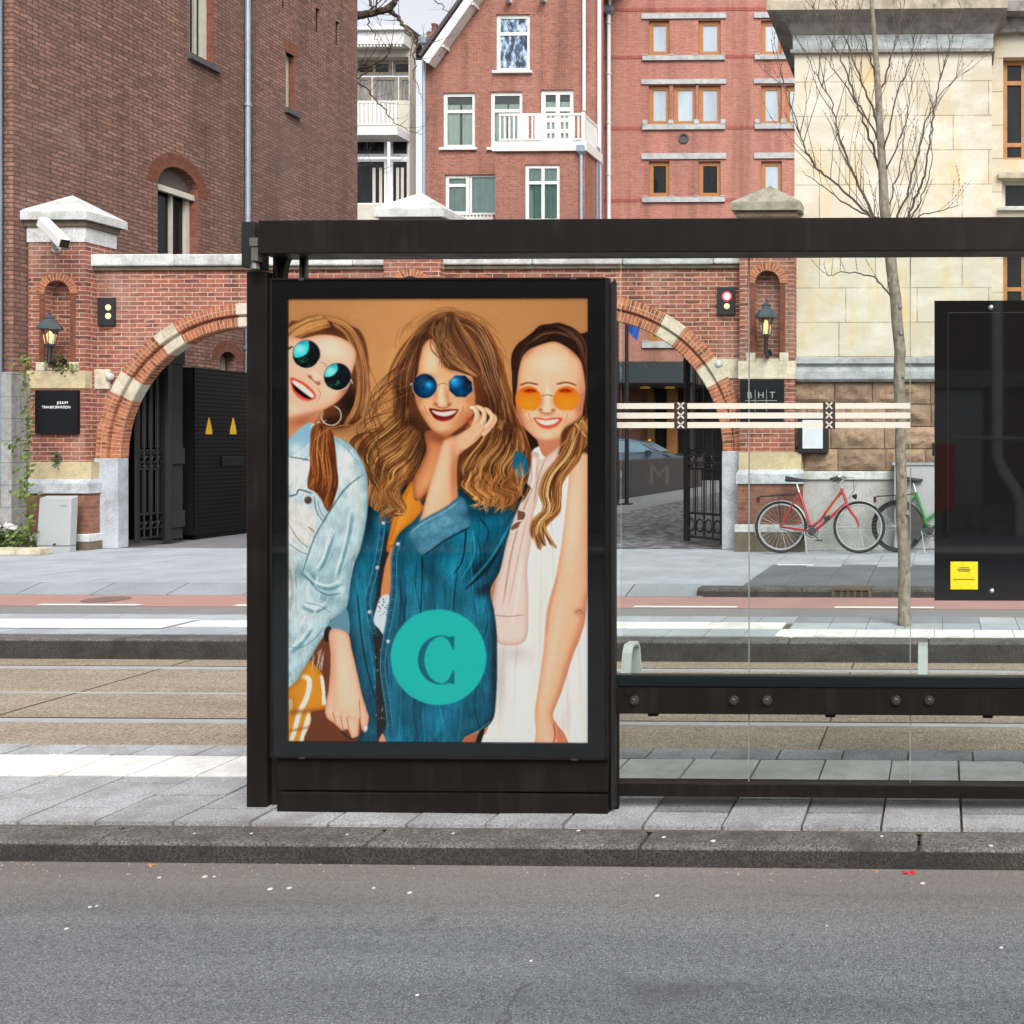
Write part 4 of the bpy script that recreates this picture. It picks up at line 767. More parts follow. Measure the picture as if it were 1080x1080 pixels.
M['pane_teal'] = pane_mat('pane_with_teal_curtain', (.10, .17, .165), .10, .4, 3.2, .4)
n = NT('tree_mirroring_pane'); v = n.coord(); w1_ = n.noise(n.coord(scale=(1.6, 1, .75), rot=(0, .5, 0)), 3.2, 5, .75); c = n.ramp(w1_, [(.40, (.02, .03, .05)), (.47, (.05, .09, .16)), (.55, (.30, .40, .52)), (.66, (.62, .62, .62))]); M['pane_tree'] = n.out(c, .04, spec=.5)  # branches and sky painted into the pane as its reflection
M['pane_grey'] = pane_mat('grey_reflecting_pane', (.16, .155, .15), .06, .6, 2.5, .8)
M['zinc'] = simple('zinc_downpipe', (.27, .32, .39), .45, metal=.35, var=.12)
M['whitepipe'] = simple('white_downpipe', (.62, .63, .66), .45, var=.08)
M['iron'] = simple('black_wrought_iron', (.012, .0125, .0135), .42, spec=.35, var=.2, bump=.1, bscale=80)
M['iron2'] = simple('charcoal_steel_sheet', (.022, .023, .025), .45, var=.2, spec=.3)
n = NT('black_ribbed_steel'); w = n.new('ShaderNodeTexWave'); w.wave_type = 'BANDS'; w.bands_direction = 'Z'; n.link(n.coord(), w.inputs['Vector']); w.inputs['Scale'].default_value = 5.0; n.bump(w.outputs['Fac'], .18, .008); M['ribbed'] = n.out((.0035, .0033, .0035), .32, spec=.22)
M['blackbox'] = simple('matt_black_box', (.006, .006, .007), .5)
M['signblack'] = simple('black_sign_plate', (.005, .0055, .0075), .4, spec=.3)
M['signwhite'] = simple('white_sign_letter', (.75, .76, .76), .5, var=.03)
M['signgrey'] = simple('dim_grey_letter', (.28, .30, .30), .5, var=.03)
M['warn'] = simple('warning_yellow', (.85, .52, .02), .5, var=.05)
M['lampglass'] = glass('lamp_glass', (.86, .82, .74), 1.0)
M['bulb'] = emit('warm_bulb', (1.0, .56, .24), 1.6)
M['sig_white'] = emit('cream_signal_lens', (1.0, .66, .32), .3)
M['sig_red'] = emit('red_signal_lens', (1.0, .03, .06), .75)
M['sig_core'] = emit('bright_signal_core', (1.0, .62, .62), 1.2)
M['verdigris'] = simple('blue_grey_lantern_metal', (.04, .06, .07), .5, var=.2)
M['cam_white'] = simple('white_camera_housing', (.66, .66, .65), .4, var=.04)
M['cabinet'] = simple('light_grey_cabinet', (.36, .38, .385), .45, var=.05, scale=2)
M['cabinet2'] = simple('lilac_grey_cabinet', (.38, .37, .39), .5, var=.08, scale=2)
def leafmat(name, c):
    n = NT(name); oi = n.attr('tint'); k = n.new('ShaderNodeVectorMath', operation='SCALE'); k.inputs[0].default_value = c; n.link(oi, k.inputs['Scale'])
    n.b.inputs['Transmission Weight'].default_value = 0; return n.out(k.outputs[0], .55, spec=.3)
M['leaf'] = leafmat('ivy_leaf', (.10, .15, .03)); M['leaf_dark'] = leafmat('dark_leaf', (.035, .075, .028)); M['petal'] = leafmat('white_petal', (.80, .80, .74))
n = NT('grey_brown_bark'); v = n.coord(scale=(1, 1, .55)); f = n.noise(v, 26, 6, .7); g = n.noise(n.coord(), 2.2, 4, .6)
c = n.ramp(f, [(.28, (.085, .072, .055)), (.5, (.235, .205, .165)), (.72, (.36, .325, .27))]); c = n.mix(n.ramp(g, [(.52, 0.0), (.70, .6)]), c, (.20, .19, .085)); n.bump(f, .8, .02); M['bark'] = n.out(c, .9, spec=.2)
M['twig'] = simple('dark_twig_bark', (.085, .066, .048), .85, var=.3, scale=20)
M['twig2'] = simple('olive_twig_bark', (.16, .14, .07), .85, var=.3, scale=8)
M['red_paint'] = simple('red_bicycle_paint', (.34, .012, .022), .3, var=.08, coat=(.5, .05))
M['green_paint'] = simple('neon_green_bicycle_paint', (.022, .20, .04), .4, var=.08)
M['tyre'] = simple('black_tyre', (.018, .018, .018), .8)
M['tyre_grey'] = simple('dusty_grey_tyre', (.10, .10, .10), .8)
M['alu'] = simple('dull_aluminium', (.60, .61, .61), .35, metal=.7, var=.06)
M['plastic'] = simple('black_plastic', (.014, .014, .015), .5)
M['salmon'] = simple('salmon_bicycle_paint', (.72, .33, .20), .35)
M['decal'] = simple('yellow_frame_decal', (.80, .50, .03), .4)
M['car_blue'] = simple('pale_silver_blue_car_paint', (.11, .145, .20), .22, metal=.4, var=.04, coat=(.6, .03))
M['car_glass'] = pane_mat('car_window_glass', (.16, .26, .33), .03, .15, .5)
M['car_dark'] = simple('dark_car_trim', (.012, .012, .013), .5)
M['lens'] = simple('clear_headlight', (.6, .64, .66), .1)
M['amber'] = simple('amber_indicator', (.85, .35, .02), .3)
M['flag_blue'] = simple('blue_flag_cloth', (.010, .085, .42), .8, var=.1)
M['flag_orange'] = simple('orange_red_flag_cloth', (.62, .10, .03), .8, var=.1)
M['lowwall'] = simple('charcoal_ramp_wall', (.030, .031, .033), .6, var=.15)
M['canopy'] = simple('dark_teal_canopy', (.020, .030, .034), .5, var=.15)
M['downlight'] = emit('yellow_downlight', (1.0, .55, .05), .09)
M['yellowlit'] = simple('ochre_column', (.20, .11, .03), .5)
M['redbag'] = simple('red_fabric', (.62, .02, .03), .7)
M['pipe_grey'] = simple('grey_street_downpipe', (.70, .72, .72), .5)
M['roof'] = simple('dark_roof_tile', (.06, .05, .048), .8)
M['paper'] = simple('white_notice_paper', (.58, .61, .66), .6, var=.04, scale=14)
M['litter_w'] = simple('pale_litter', (.55, .54, .51), .7); M['litter_o'] = simple('orange_leaf_litter', (.55, .25, .05), .8); M['litter_r'] = simple('red_wrapper', (.5, .02, .04), .5)
# ---------------------------------------------------------------- ground, street, platforms (the setting)
def struct(mb, name, m, **k):
    o = mb.build(name, m, **k); o['kind'] = 'structure'; return o
ZR, ZT, ZB = -.087, -.155, -.09
def sheet(name, m, x0, x1, y0, y1, z):
    b = MB(); nx, ny = max(1, int((x1-x0)/6)), max(1, int((y1-y0)/6))
    b.face([(x0, y0, z), (x1, y0, z), (x1, y1, z), (x0, y1, z)]); return struct(b, name, m)
sheet('ground', M['ground'], -900, 900, -900, 1500, -.30)
sheet('road', M['road'], -60, 60, -6.5, 3.80, ZR)
def kerb(name, m, y0, y1, ztop, zbot, x0, x1, step, mdark=None, jit=.0007, bev=.018, face_dark=None):
    b = MB(); x = x0
    while x < x1:
        L = step*rnd.uniform(.97, 1.03); b.ct = rnd.uniform(.86, 1.12); j = rnd.uniform(-jit, jit)
        b.box(x+.004, x+L-.004, y0+j, y1, zbot, ztop+j*.5); x += L
    return struct(b, name, m, bevel=bev, seg=3)
kerb('kerb', M['kerb'], 3.735, 3.895, -.012, -.25, -12, 6, 1.0)
# darker lower face of the near kerb
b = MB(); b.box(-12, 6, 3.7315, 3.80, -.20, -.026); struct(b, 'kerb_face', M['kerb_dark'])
def slabs(name, m, x0, x1, y0, y1, z, sx=.3, sy=.3, gap=.004, base=True, stag=True, tint=lambda x, y: 1.0, tilt=.0012, skip=None, var=.08):
    b = MB(); nx = int(round((x1-x0)/sx))
    for i in range(nx):
        x = x0+i*sx; y = y0-(sy/2 if (stag and i % 2) else 0)
        while y < y1-.01:
            ya, yb = max(y, y0), min(y+sy, y1); y += sy
            if yb-ya < .02: continue
            if skip and skip(x+sx/2, (ya+yb)/2): continue
            b.ct = rnd.uniform(1-var, 1+var)*tint(x+sx/2, (ya+yb)/2); h = rnd.uniform(-tilt, tilt); k = rnd.uniform(-tilt, tilt)*1.5; g = gap*rnd.uniform(.6, 1.3)/2
            b.hexa([(x+g, ya+g, z-.05), (x+sx-g, ya+g, z-.05), (x+sx-g, yb-g, z-.05), (x+g, yb-g, z-.05), (x+g, ya+g, z+h), (x+sx-g, ya+g, z+h+k), (x+sx-g, yb-g, z+h), (x+g, yb-g, z+h-k)])
    o = struct(b, name, m); return o
sheet('platform_bed', M['joint'], -14, 8, 3.88, 4.93, -.016)
slabs('platform_paving', M['slab'], -13.43, 7, 3.90, 4.435, 0, gap=.010, var=.13, tilt=.002, tint=lambda x, y: (.62 if (y > 4.05 and y < 4.3 and x > -1.15) else 1.0)*(.86 if x > -3.4 else 1.0))  # tint paints contact shade onto the slabs under the shelter rail
slabs('platform_white_line', M['slab_white'], -13.43, 7, 4.437, 4.735, .001, gap=.010, stag=False, var=.04)
slabs('platform_edge', M['slab'], -13.36, 7, 4.737, 4.905, 0, sx=.3, sy=.17, gap=.010, stag=False)
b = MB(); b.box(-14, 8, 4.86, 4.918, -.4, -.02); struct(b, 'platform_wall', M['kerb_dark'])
sheet('track_bed', M['gravel'], -60, 60, 4.9, 7.7, ZT)
# slab joints across the track bed
b = MB()
for x in (-8.1, -5.55, -3.1, -.65, 1.8): b.box(x, x+.008, 4.92, 7.60, ZT, ZT+.003)
struct(b, 'track_joint', M['groove'])
for i, (y, dark) in enumerate(((5.90, 0), (7.31, 0))):
    b = MB(); b.box(-60, 60, y-.034, y+.030, ZT-.1, ZT+.006); o = b.build('tram_rail', M['rail'])
    g = MB(); g.box(-60, 60, y+.030, y+.062, ZT-.1, ZT+.0035); g.build('groove', M['groove'], o)
    T(o, ['steel tram rail in the gravel bed nearest the bus shelter', 'steel tram rail in the gravel bed next to the far kerb'][i], 'rail', 'tram rails')
b = MB(); b.box(-60, 60, 6.552, 6.580, ZT-.05, ZT+.004); T(b.build('cable_slot', M['rail']), 'narrow steel slot strip midway between the two tram rails', 'rail')
# far platform
kerb('far_kerb', M['kerb'], 7.61, 7.80, -.004, -.35, -14, 9, 1.0, bev=.014)
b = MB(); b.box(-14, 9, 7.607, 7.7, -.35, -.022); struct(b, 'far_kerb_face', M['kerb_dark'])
sheet('far_platform_bed', M['joint'], -16, 12, 7.79, 8.72, -.012)
xs = PX(843, 8.07)
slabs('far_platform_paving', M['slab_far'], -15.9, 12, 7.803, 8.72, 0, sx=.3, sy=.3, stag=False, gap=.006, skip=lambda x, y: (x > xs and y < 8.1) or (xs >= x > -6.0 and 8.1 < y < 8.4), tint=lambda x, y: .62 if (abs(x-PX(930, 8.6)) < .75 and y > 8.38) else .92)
slabs('far_platform_white_line', M['slab_white'], xs+.15-.3, 12, 7.803, 8.10, .002, gap=.005, stag=False, var=.03)
slabs('far_platform_white_row', M['slab_white'], -6.06, xs, 8.105, 8.40, .002, gap=.005, stag=False, var=.03)
sheet('painted_line', M['paint'], -16, -6.1, 8.0, 8.42, .006)
b = MB(); b.box(-16, 12, 8.70, 8.735, -.4, -.006); struct(b, 'far_platform_back_edge', M['kerb'])
sheet('bike_lane', M['asphalt2'], -60, 60, 8.73, 9.69, ZB)
sheet('bike_lane_red', M['red_asphalt'], -60, 60, 9.685, 10.408, ZB+.002)
for u0, u1 in ((48, 154), (254, 372), (671, 779), (881, 985), (470, 575), (1085, 1190), (-160, -52)):
    sheet('lane_marking', M['paint'], PX(u0, 9.83), PX(u1, 9.83), 9.715, 9.80, ZB+.006)
b = MB(); c = Vector((PX(112, 10.1), 10.1, ZB+.004)); b.lathe(c, [(.20, 0), (.20, .004)], 28); o = b.build('manhole_cover', simple('rusty_red_iron', (.17, .11, .10), .8, var=.2))  # flat disc in a darker red than the lane
T(o, 'round dark manhole cover set in the red bike lane at left', 'manhole cover')
# far pavement: dropped kerb by the gates, raised kerb with gully further right
xk = PX(735, 10.4)
b = MB(); x = -18.0
while x < xk-.1:
    L = .78; b.ct = rnd.uniform(.58, .75); b.hexa([(x+.008, 10.40, -.3), (x+L-.008, 10.40, -.3), (x+L-.008, 10.72, -.3), (x+.008, 10.72, -.3), (x+.008, 10.40, ZB+.012), (x+L-.008, 10.40, ZB+.012), (x+L-.008, 10.72, .002), (x+.008, 10.72, .002)]); x += L
struct(b, 'dropped_kerb', M['slab_far'])
b = MB(); x = xk
gx0, gx1 = PX(877, 10.4), PX(919, 10.4)
for x0, x1 in ((xk, xk+1.05), (xk+1.055, gx0), (gx1, gx1+1.0), (gx1+1.005, gx1+2.0), (gx1+2.005, gx1+3.0), (gx1+3.005, 8)):
    b.ct = rnd.uniform(.8, 1.05); b.box(x0, x1, 10.405, 10.60, -.3, .004)
struct(b, 'raised_kerb', M['kerb'], bevel=.012)
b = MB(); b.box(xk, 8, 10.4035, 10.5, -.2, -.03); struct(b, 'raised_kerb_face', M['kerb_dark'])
t = thing('kerb_gully', 'rusty iron gully grate let into the raised kerb below the red bicycle', 'drain', ((gx0+gx1)/2, 10.40, ZB))
b = MB(); b.box(gx0, gx1, 10.50, 10.62, -.3, .006); b.box(gx0, gx0+.03, 10.39, 10.5, -.2, .006); b.box(gx1-.03, gx1, 10.39, 10.5, -.2, .006); b.box(gx0+.03, gx1-.03, 10.39, 10.5, -.016, .006)
M['rusty'] = simple('rusty_iron', (.10, .07, .05), .8, var=.3); b.build('frame', M['rusty'], t)
w = (gx1-gx0-.06)/5
for k in range(1, 5):
    b = MB(); b.box(gx0+.03+w*k-w*.14, gx0+.03+w*k+w*.14, 10.395, 10.43, ZB, -.017); b.build('grate_bar', M['rusty'], t)
b = MB(); b.box(gx0+.03, gx1-.03, 10.47, 10.49, ZB, -.016); b.build('gully_mouth', M['gasket'], t)
sheet('pavement_bed', M['joint'], -40, xk, 10.71, 14.32, -.008); sheet('pavement_bed', M['joint'], xk, 20, 10.42, 14.32, -.008)
xd = PX(828, 12.3)
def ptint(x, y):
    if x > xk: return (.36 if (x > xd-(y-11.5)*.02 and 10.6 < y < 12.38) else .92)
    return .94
slabs('pavement', M['slab_far'], -18.0, xk, 10.725, 14.32, 0, sx=.3, sy=.3, gap=.003, tint=ptint, var=.03)
slabs('pavement_slabs', M['slab_far'], xk, 6.0, 10.605, 14.4, 0, sx=.42, sy=.42, gap=.006, tint=ptint, var=.06)
sheet('parking_marking', M['paint'], PX(820, 12.44), PX(858, 12.44), 12.40, 12.50, .004)
sheet('courtyard', M['cobble'], PX(480, 14.5), 30, 14.31, 60, -.003)
sheet('courtyard_drive', M['yard'], -40, PX(480, 14.5), 14.31, 60, -.004)
# grit gathered in the gutter and along the kerb joint
b = MB(); gr = random.Random(3)
for k in range(1500):
    if k < 900: x, y, z = gr.uniform(-4.6, 1.2), 3.73-abs(gr.gauss(0, .07)), ZR
    else: x, y, z = gr.uniform(-4.6, 1.2), 3.897+gr.gauss(0, .012), -.006
    s = gr.uniform(.0012, .0032); b.ct = gr.choice((.4, .5, .6, .8, 1.0, 1.3)); a = gr.uniform(0, 3)
    b.lathe((x, y, z), [(s, 0), (s*.8, s*.7), (s*.1, s)], 5, rot=a)
T(b.build('grit', stone_speck('gutter_grit', (.34, .29, .22), .2)), 'sandy grit gathered in the gutter and kerb joint', 'grit', kind='stuff')
# loose litter and gum spots
b = MB()
for u, v in ((95, 957), (168, 926), (285, 938), (216, 925), (102, 956), (226, 925), (394, 937), (432, 942), (305, 937), (693, 945), (872, 977), (1056, 1000), (973, 932), (560, 1014), (70, 980), (440, 1050), (205, 880), (366, 881), (478, 880), (752, 888), (930, 883), (265, 880), (610, 877), (1045, 893), (700, 884)):
    Y = (CH-(ZR if v > 905 else -.012))*F/(v-CY); p = at(u, v, Y*(math.cos(TH)+(u-CX)/F*math.sin(TH))); p.z = (ZR if v > 905 else -.010)
    s = rnd.uniform(.004, .010); a = rnd.uniform(0, 3)
    b.lathe(p, [(s, .001), (s*.9, .003), (s*.3, .004)], 7, rot=a)
T(b.build('litter', M['litter_w']), 'pale gum spots and blossom specks scattered over road and kerb', 'litter', kind='stuff')
def flake(name, u, v, s, m, label, cat):
    Y = (CH-ZR)*F/(v-CY)*(math.cos(TH)+(u-CX)/F*math.sin(TH)); p = at(u, v, Y); p.z = ZR+.002
    b = MB(); b.grid([[p+Vector((s*(i-2)*.5, s*(j-1)*.6, .004*math.sin(i*2+j))) for i in range(5)] for j in range(3)]); T(b.build(name, m), label, cat)
flake('candy_wrapper', 959, 921, .022, M['litter_r'], 'crumpled red wrapper lying in the gutter at right', 'wrapper')
flake('dry_leaf', 160, 913, .012, M['litter_o'], 'orange dry leaf in the gutter left of the shelter', 'leaf')
flake('dry_leaf', 923, 919, .010, M['litter_o'], 'yellowish dry leaf in the gutter beside the red wrapper', 'leaf')
# ---------------------------------------------------------------- bus shelter, advertising panel, poster
YS, YD = 4.06, 4.00
P = YP(YS)
def sx(u, Y=YS): return PX(u, Y)
def sz(v, u=540, Y=YS): return PZ(v, u, Y)
sh = thing('bus_shelter', 'black metal and clear glass bus shelter standing on the near platform', 'bus shelter', (sx(650), YS, 0))
XR = 1.35
# roof beam
zb0, zb1 = sz(266.5, 540, 3.99), sz(231, 540, 3.99)
b = MB(); b.box(sx(272, 3.99), XR, 3.99, 4.13, zb0, zb1); b.build('roof_beam', M['metal'], sh, bevel=.004)
b = MB(); b.box(sx(258, 4.05), sx(272, 4.05), 4.03, 4.12, sz(282), sz(234)); b.build('beam_end_plate', M['gasket'], sh, bevel=.003)
b = MB(); b.box(sx(263.5, 4.0), sx(272.3, 4.0), 3.995, 4.03, sz(262), sz(253)); b.box(sx(264.5, 4.0), sx(271.5, 4.0), 4.0, 4.035, sz(277), sz(262)); b.lathe((sx(269, 4.02), 4.02, sz(285)), [(.018, 0), (.012, .03), (.006, .05)], 8); b.build('tension_bracket', simple('grey_cast_bracket', (.14, .13, .12), .5, metal=.4), sh, bevel=.002)
# left post
b = MB(); b.box(sx(259.5), sx(281), YS, YS+.10, 0, sz(285)); b.build('post', M['metal'], sh, bevel=.006, seg=3)
b = MB(); b.box(sx(281.3), sx(286), YS+.03, YS+.09, 0, sz(287)); b.build('post_seal', M['gasket'], sh)  # black strip filling the gap between post and cabinet
# corner bracket seen in the gap under the beam
b = MB(); zt, zm = sz(267), sz(293.5)
prof = [(sx(281), zm), (sx(281), zt)]+[(sx(281+19-19*(1-math.cos(t))*.99+0), 0) for t in ()]
pts = [(sx(281), zm), (sx(281), zt), (sx(300), zt)]+[(sx(300-8*math.sin(t*math.pi/2)), zt+(zm-zt)*(1-math.cos(t*math.pi/2))) for t in [k/8 for k in range(1, 9)]]
b.poly(YP(YS+.04), pts, (), 0, -.03); b.build('corner_bracket', M['metal'], sh)
for u in (285.5, 312, 316.8):
    b = MB(); b.box(sx(u)-.005, sx(u)+.005, YS+.03, YS+.045, sz(300), zt); b.build('hanger', M['bolt'], sh)
b = MB(); b.box(sx(313.5), sx(316), YS+.03, YS+.05, sz(295), zt); b.build('hanger', M['metal'], sh)
# right-hand glazed side
xg0 = sx(648); GZ0, GZ1 = sz(826.5), sz(268)
yG = YS+.045
seams = [xg0+.012, sx(790, yG), sx(960, yG), XR]
for i in range(3):
    b = MB(); b.box(seams[i]+(.0022 if i else 0), seams[i+1]-.0022, yG-.004, yG+.004, GZ0, GZ1); b.build('glass_pane', M['glass'], sh)
M['seal'] = simple('milky_seal', (.24, .25, .22), .5)
for x in seams[1:3]:
    b = MB(); b.box(x-.0017, x+.0017, yG-.0045, yG+.0045, GZ0, GZ1); b.build('glazing_seam', M['seal'], sh)
b = MB(); b.box(sx(646.5), sx(651.2), YS+.012, YS+.03, 0, sz(745)); b.box(sx(645.5), sx(647.2), YS+.015, YS+.03, sz(745), sz(294)); b.build('post', M['metal'], sh, bevel=.003)
b = MB(); b.box(sx(646), XR, YS+.01, YS+.075, sz(840), sz(826)); b.build('bottom_rail', M['metal'], sh, bevel=.003)
# rail carrying the bench, with its bolts
b = MB(); b.box(sx(645), XR, YS-.005, YS+.035, sz(723.5), sz(711)); b.build('handrail', M['metal2'], sh, bevel=.006, seg=3)
b = MB(); b.box(sx(650), XR, YS+.003, YS+.035, sz(752.5), sz(723.8)); b.build('bench_rail', M['metal'], sh, bevel=.004)
for u in (669, 774, 809, 945, 980):
    b = MB(); c = Vector((sx(u), YS+.003, sz(739, u))); b.lathe(c, [(.0205, -.001), (.0205, .004), (.017, .009)], 20, ax=(0, -1, 0)); b.lathe(c+Vector((0, -.008, 0)), [(.0125, 0), (.0125, .008), (.010, .010)], 6, ax=(0, -1, 0)); b.build('bolt', M['bolt'], sh, smooth=True)
b = MB(); b.lathe((sx(662), YS+.003, sz(730)), [(.013, 0), (.012, .004)], 14, ax=(0, -1, 0)); b.build('bolt', M['metal'], sh)
# decal stripes with saltire crosses on the glass
b = MB(); yv = yG-.0062
sq = [(718, 6.2), (874.5, 6.2)]
for v0, v1 in ((425, 430.8), (435, 441), (445, 451)):
    for u0, u1 in ((648.5, 711), (725, 868), (881, 960)):
        b.box(sx(u0, yv), sx(u1, yv), yv-.0008, yv+.0008, sz(v1+.4, 740, yv), sz(v0+.2, 740, yv))
stripe = b.build('decal_stripe', M['white_vinyl'], sh)
for uc, _ in sq:
    b = MB(); b.box(sx(uc-6.5, yv), sx(uc+6.5, yv), yv-.0006, yv+.0006, sz(452.5, 740, yv), sz(424, 740, yv)); e = b.build('decal_square', M['brown_vinyl'], sh)
    b = MB()
    for vc in (428, 438, 448):
        c = Vector((sx(uc, yv), yv-.0014, sz(vc, 740, yv))); r = .0125
        for s in (1, -1): b.obox(c, Vector((r, 0, r*s*1.0)), Vector((0, .0006, 0)), Vector((.0021, 0, -.0021*s)))
    b.build('cross', M['white_vinyl'], e)
# faint letters etched on the glass
def lettering(name, txt, size, loc, m, parent, ext=.0008, align='CENTER', space=1.0):
    cu = bpy.data.curves.new(name, 'FONT'); cu.body = txt; cu.size = size; cu.extrude = ext; cu.align_x = align; cu.align_y = 'CENTER'; cu.space_character = space
    tmp = bpy.data.objects.new(name, cu); COL.objects.link(tmp); dg = bpy.context.evaluated_depsgraph_get(); me = bpy.data.meshes.new_from_object(tmp.evaluated_get(dg))
    bpy.data.objects.remove(tmp); bpy.data.curves.remove(cu)
    me.transform(Matrix.Translation(Vector(loc)) @ Matrix.Rotation(R(90), 4, 'X')); me.name = name
    o = bpy.data.objects.new(name, me); COL.objects.link(o); me.materials.clear(); me.materials.append(m)
    off = Vector((0, 0, 0)); q = parent
    while q is not None: off += Vector(q.location); q = q.parent
    me.transform(Matrix.Translation(-off)); o.parent = parent; return o
etch = NT('etched_glass_letter'); etch.b.inputs['Base Color'].default_value = (.5, .55, .55, 1); etch.b.inputs['Alpha'].default_value = .022; etch.b.inputs['Roughness'].default_value = .6; etch = etch.m
lettering('etched_letter', 'M', .115, (sx(695.5, yv), yv, sz(502, 695, yv)), etch, sh)
b = MB(); b.ring((sx(688, yv), yv, sz(382, 690, yv)), (0, 1, 0), .030, .0022, 32, 4); b.build('etched_letter', etch, sh)

# advertising panel
ad = thing('poster_display', 'black free-standing advertising cabinet at the left end of the shelter, glazed front', 'advertising panel', (sx(462, YD), YD, 0))
ax0, ax1 = sx(285.5, YD), sx(641, YD)
az0, az1 = sz(800, 460, YD), sz(293.5, 460, YD)
b = MB(); b.box(ax0+.012, ax1-.004, YD+.03, YD+.07, .16, az1-.012); b.build('cabinet_body', M['metal'], ad, bevel=.004)
pu0, pu1, pv0, pv1 = 303.7, 620.6, 313.7, 782.8
yP = YD+.012
px0, px1, pz0, pz1 = sx(pu0, yP), sx(pu1, yP), sz(pv1, 460, yP), sz(pv0, 460, yP)
b = MB(); fr = YP(YD)
b.poly(fr, [(ax0, az0), (ax1, az0), (ax1, az1), (ax0, az1)], [[(px0, pz0), (px1, pz0), (px1, pz1), (px0, pz1)]], -.0045, -.032); b.build('door', M['enamel'], ad)
b = MB()
for r in ((ax0-.002, ax0+.006, az0, az1), (ax1-.010, ax1+.002, az0, az1)): b.box(r[0], r[1], YD-.003, YD+.03, r[2], r[3])
b.box(ax0+.006, ax1-.010, YD-.003, YD+.03, az1-.006, az1+.002); b.box(ax0+.006, ax1-.010, YD-.003, YD+.03, az0-.002, az0+.004)
b.build('door_frame', M['metal'], ad, bevel=.0015)
b = MB(); b.box(ax0+.0065, ax1-.0105, YD-.0012, YD+.0012, az0+.0045, az1-.0065); b.build('glass_cover', M['cover'], ad)
for u, za, zb_ in ((318, az1-.008, az1+.003), (605, az1-.008, az1+.003), (319, az0-.004, az0+.004), (606, az0-.004, az0+.004)):
    b = MB(); b.box(sx(u, YD)-.011, sx(u, YD)+.011, YD-.006, YD+.01, za, zb_); b.build('door_latch', M['bolt'], ad, bevel=.001)
b = MB(); b.box(ax0+.010, ax1-.006, YD+.022, YD+.10, sz(836.5, 460, YD), az0-.004); b.build('plinth', M['metal'], ad, bevel=.003)
b = MB(); b.box(ax0+.012, ax1-.006, YD+.018, YD+.10, 0, sz(838.5, 460, YD)); b.build('plinth', M['metal'], ad, bevel=.003)
b = MB(); b.box(ax1+.003, sx(645.5, YD), YD+.03, YD+.06, .02, az1-.01); b.build('side_seal', M['gasket'], ad)
b = MB(); b.box(sx(643, YD), sx(644.8, YD), YD+.035, YD+.055, .06, az1-.018); b.build('side_trim', simple('olive_grey_trim', (.06, .058, .048), .4), ad, bevel=.004)
# the print: a flat sheet carrying the painted picture as colours per point
img = paint_poster(); ih, iw, _ = img.shape
lin = np.where(img <= .04045, img/12.92, ((img+.055)/1.055)**2.4).astype(np.float32)
vx = np.linspace(px0+.001, px1-.001, iw); vz = np.linspace(pz1-.001, pz0+.001, ih)
XX, ZZ = np.meshgrid(vx, vz); co = np.zeros((ih*iw, 3), np.float32); co[:, 0] = XX.ravel(); co[:, 1] = yP+.003; co[:, 2] = ZZ.ravel()
loc = np.array([(px0+px1)/2, yP+.003, pz0], np.float32); co -= loc
idx = np.arange(ih*iw).reshape(ih, iw); q = np.stack([idx[:-1, :-1], idx[1:, :-1], idx[1:, 1:], idx[:-1, 1:]], -1).reshape(-1, 4)
me = bpy.data.meshes.new('advertising_poster'); me.vertices.add(ih*iw); me.vertices.foreach_set('co', co.ravel())
me.loops.add(q.size); me.loops.foreach_set('vertex_index', q.ravel().astype(np.int32)); me.polygons.add(len(q)); me.polygons.foreach_set('loop_start', np.arange(0, q.size, 4, dtype=np.int32)); me.update(calc_edges=True)
ca = me.attributes.new('print', 'FLOAT_COLOR', 'POINT'); ca.data.foreach_set('color', np.concatenate([lin.reshape(-1, 3), np.ones((ih*iw, 1), np.float32)], 1).ravel())
pn = NT('printed_paper'); a_ = pn.new('ShaderNodeAttribute'); a_.attribute_name = 'print'; sc_ = pn.new('ShaderNodeVectorMath', operation='SCALE'); pn.link(a_.outputs['Color'], sc_.inputs[0]); sc_.inputs['Scale'].default_value = PRINT_GAIN; mn_ = pn.new('ShaderNodeVectorMath', operation='MINIMUM'); pn.link(sc_.outputs[0], mn_.inputs[0]); mn_.inputs[1].default_value = (.93, .93, .93)
pn.out(mn_.outputs[0], .6, spec=.04)
me.materials.append(pn.m); po = bpy.data.objects.new('advertising_poster', me); po.location = loc.tolist(); COL.objects.link(po)
T(po, 'advertising poster of three laughing women in sunglasses with a turquoise letter badge', 'poster')

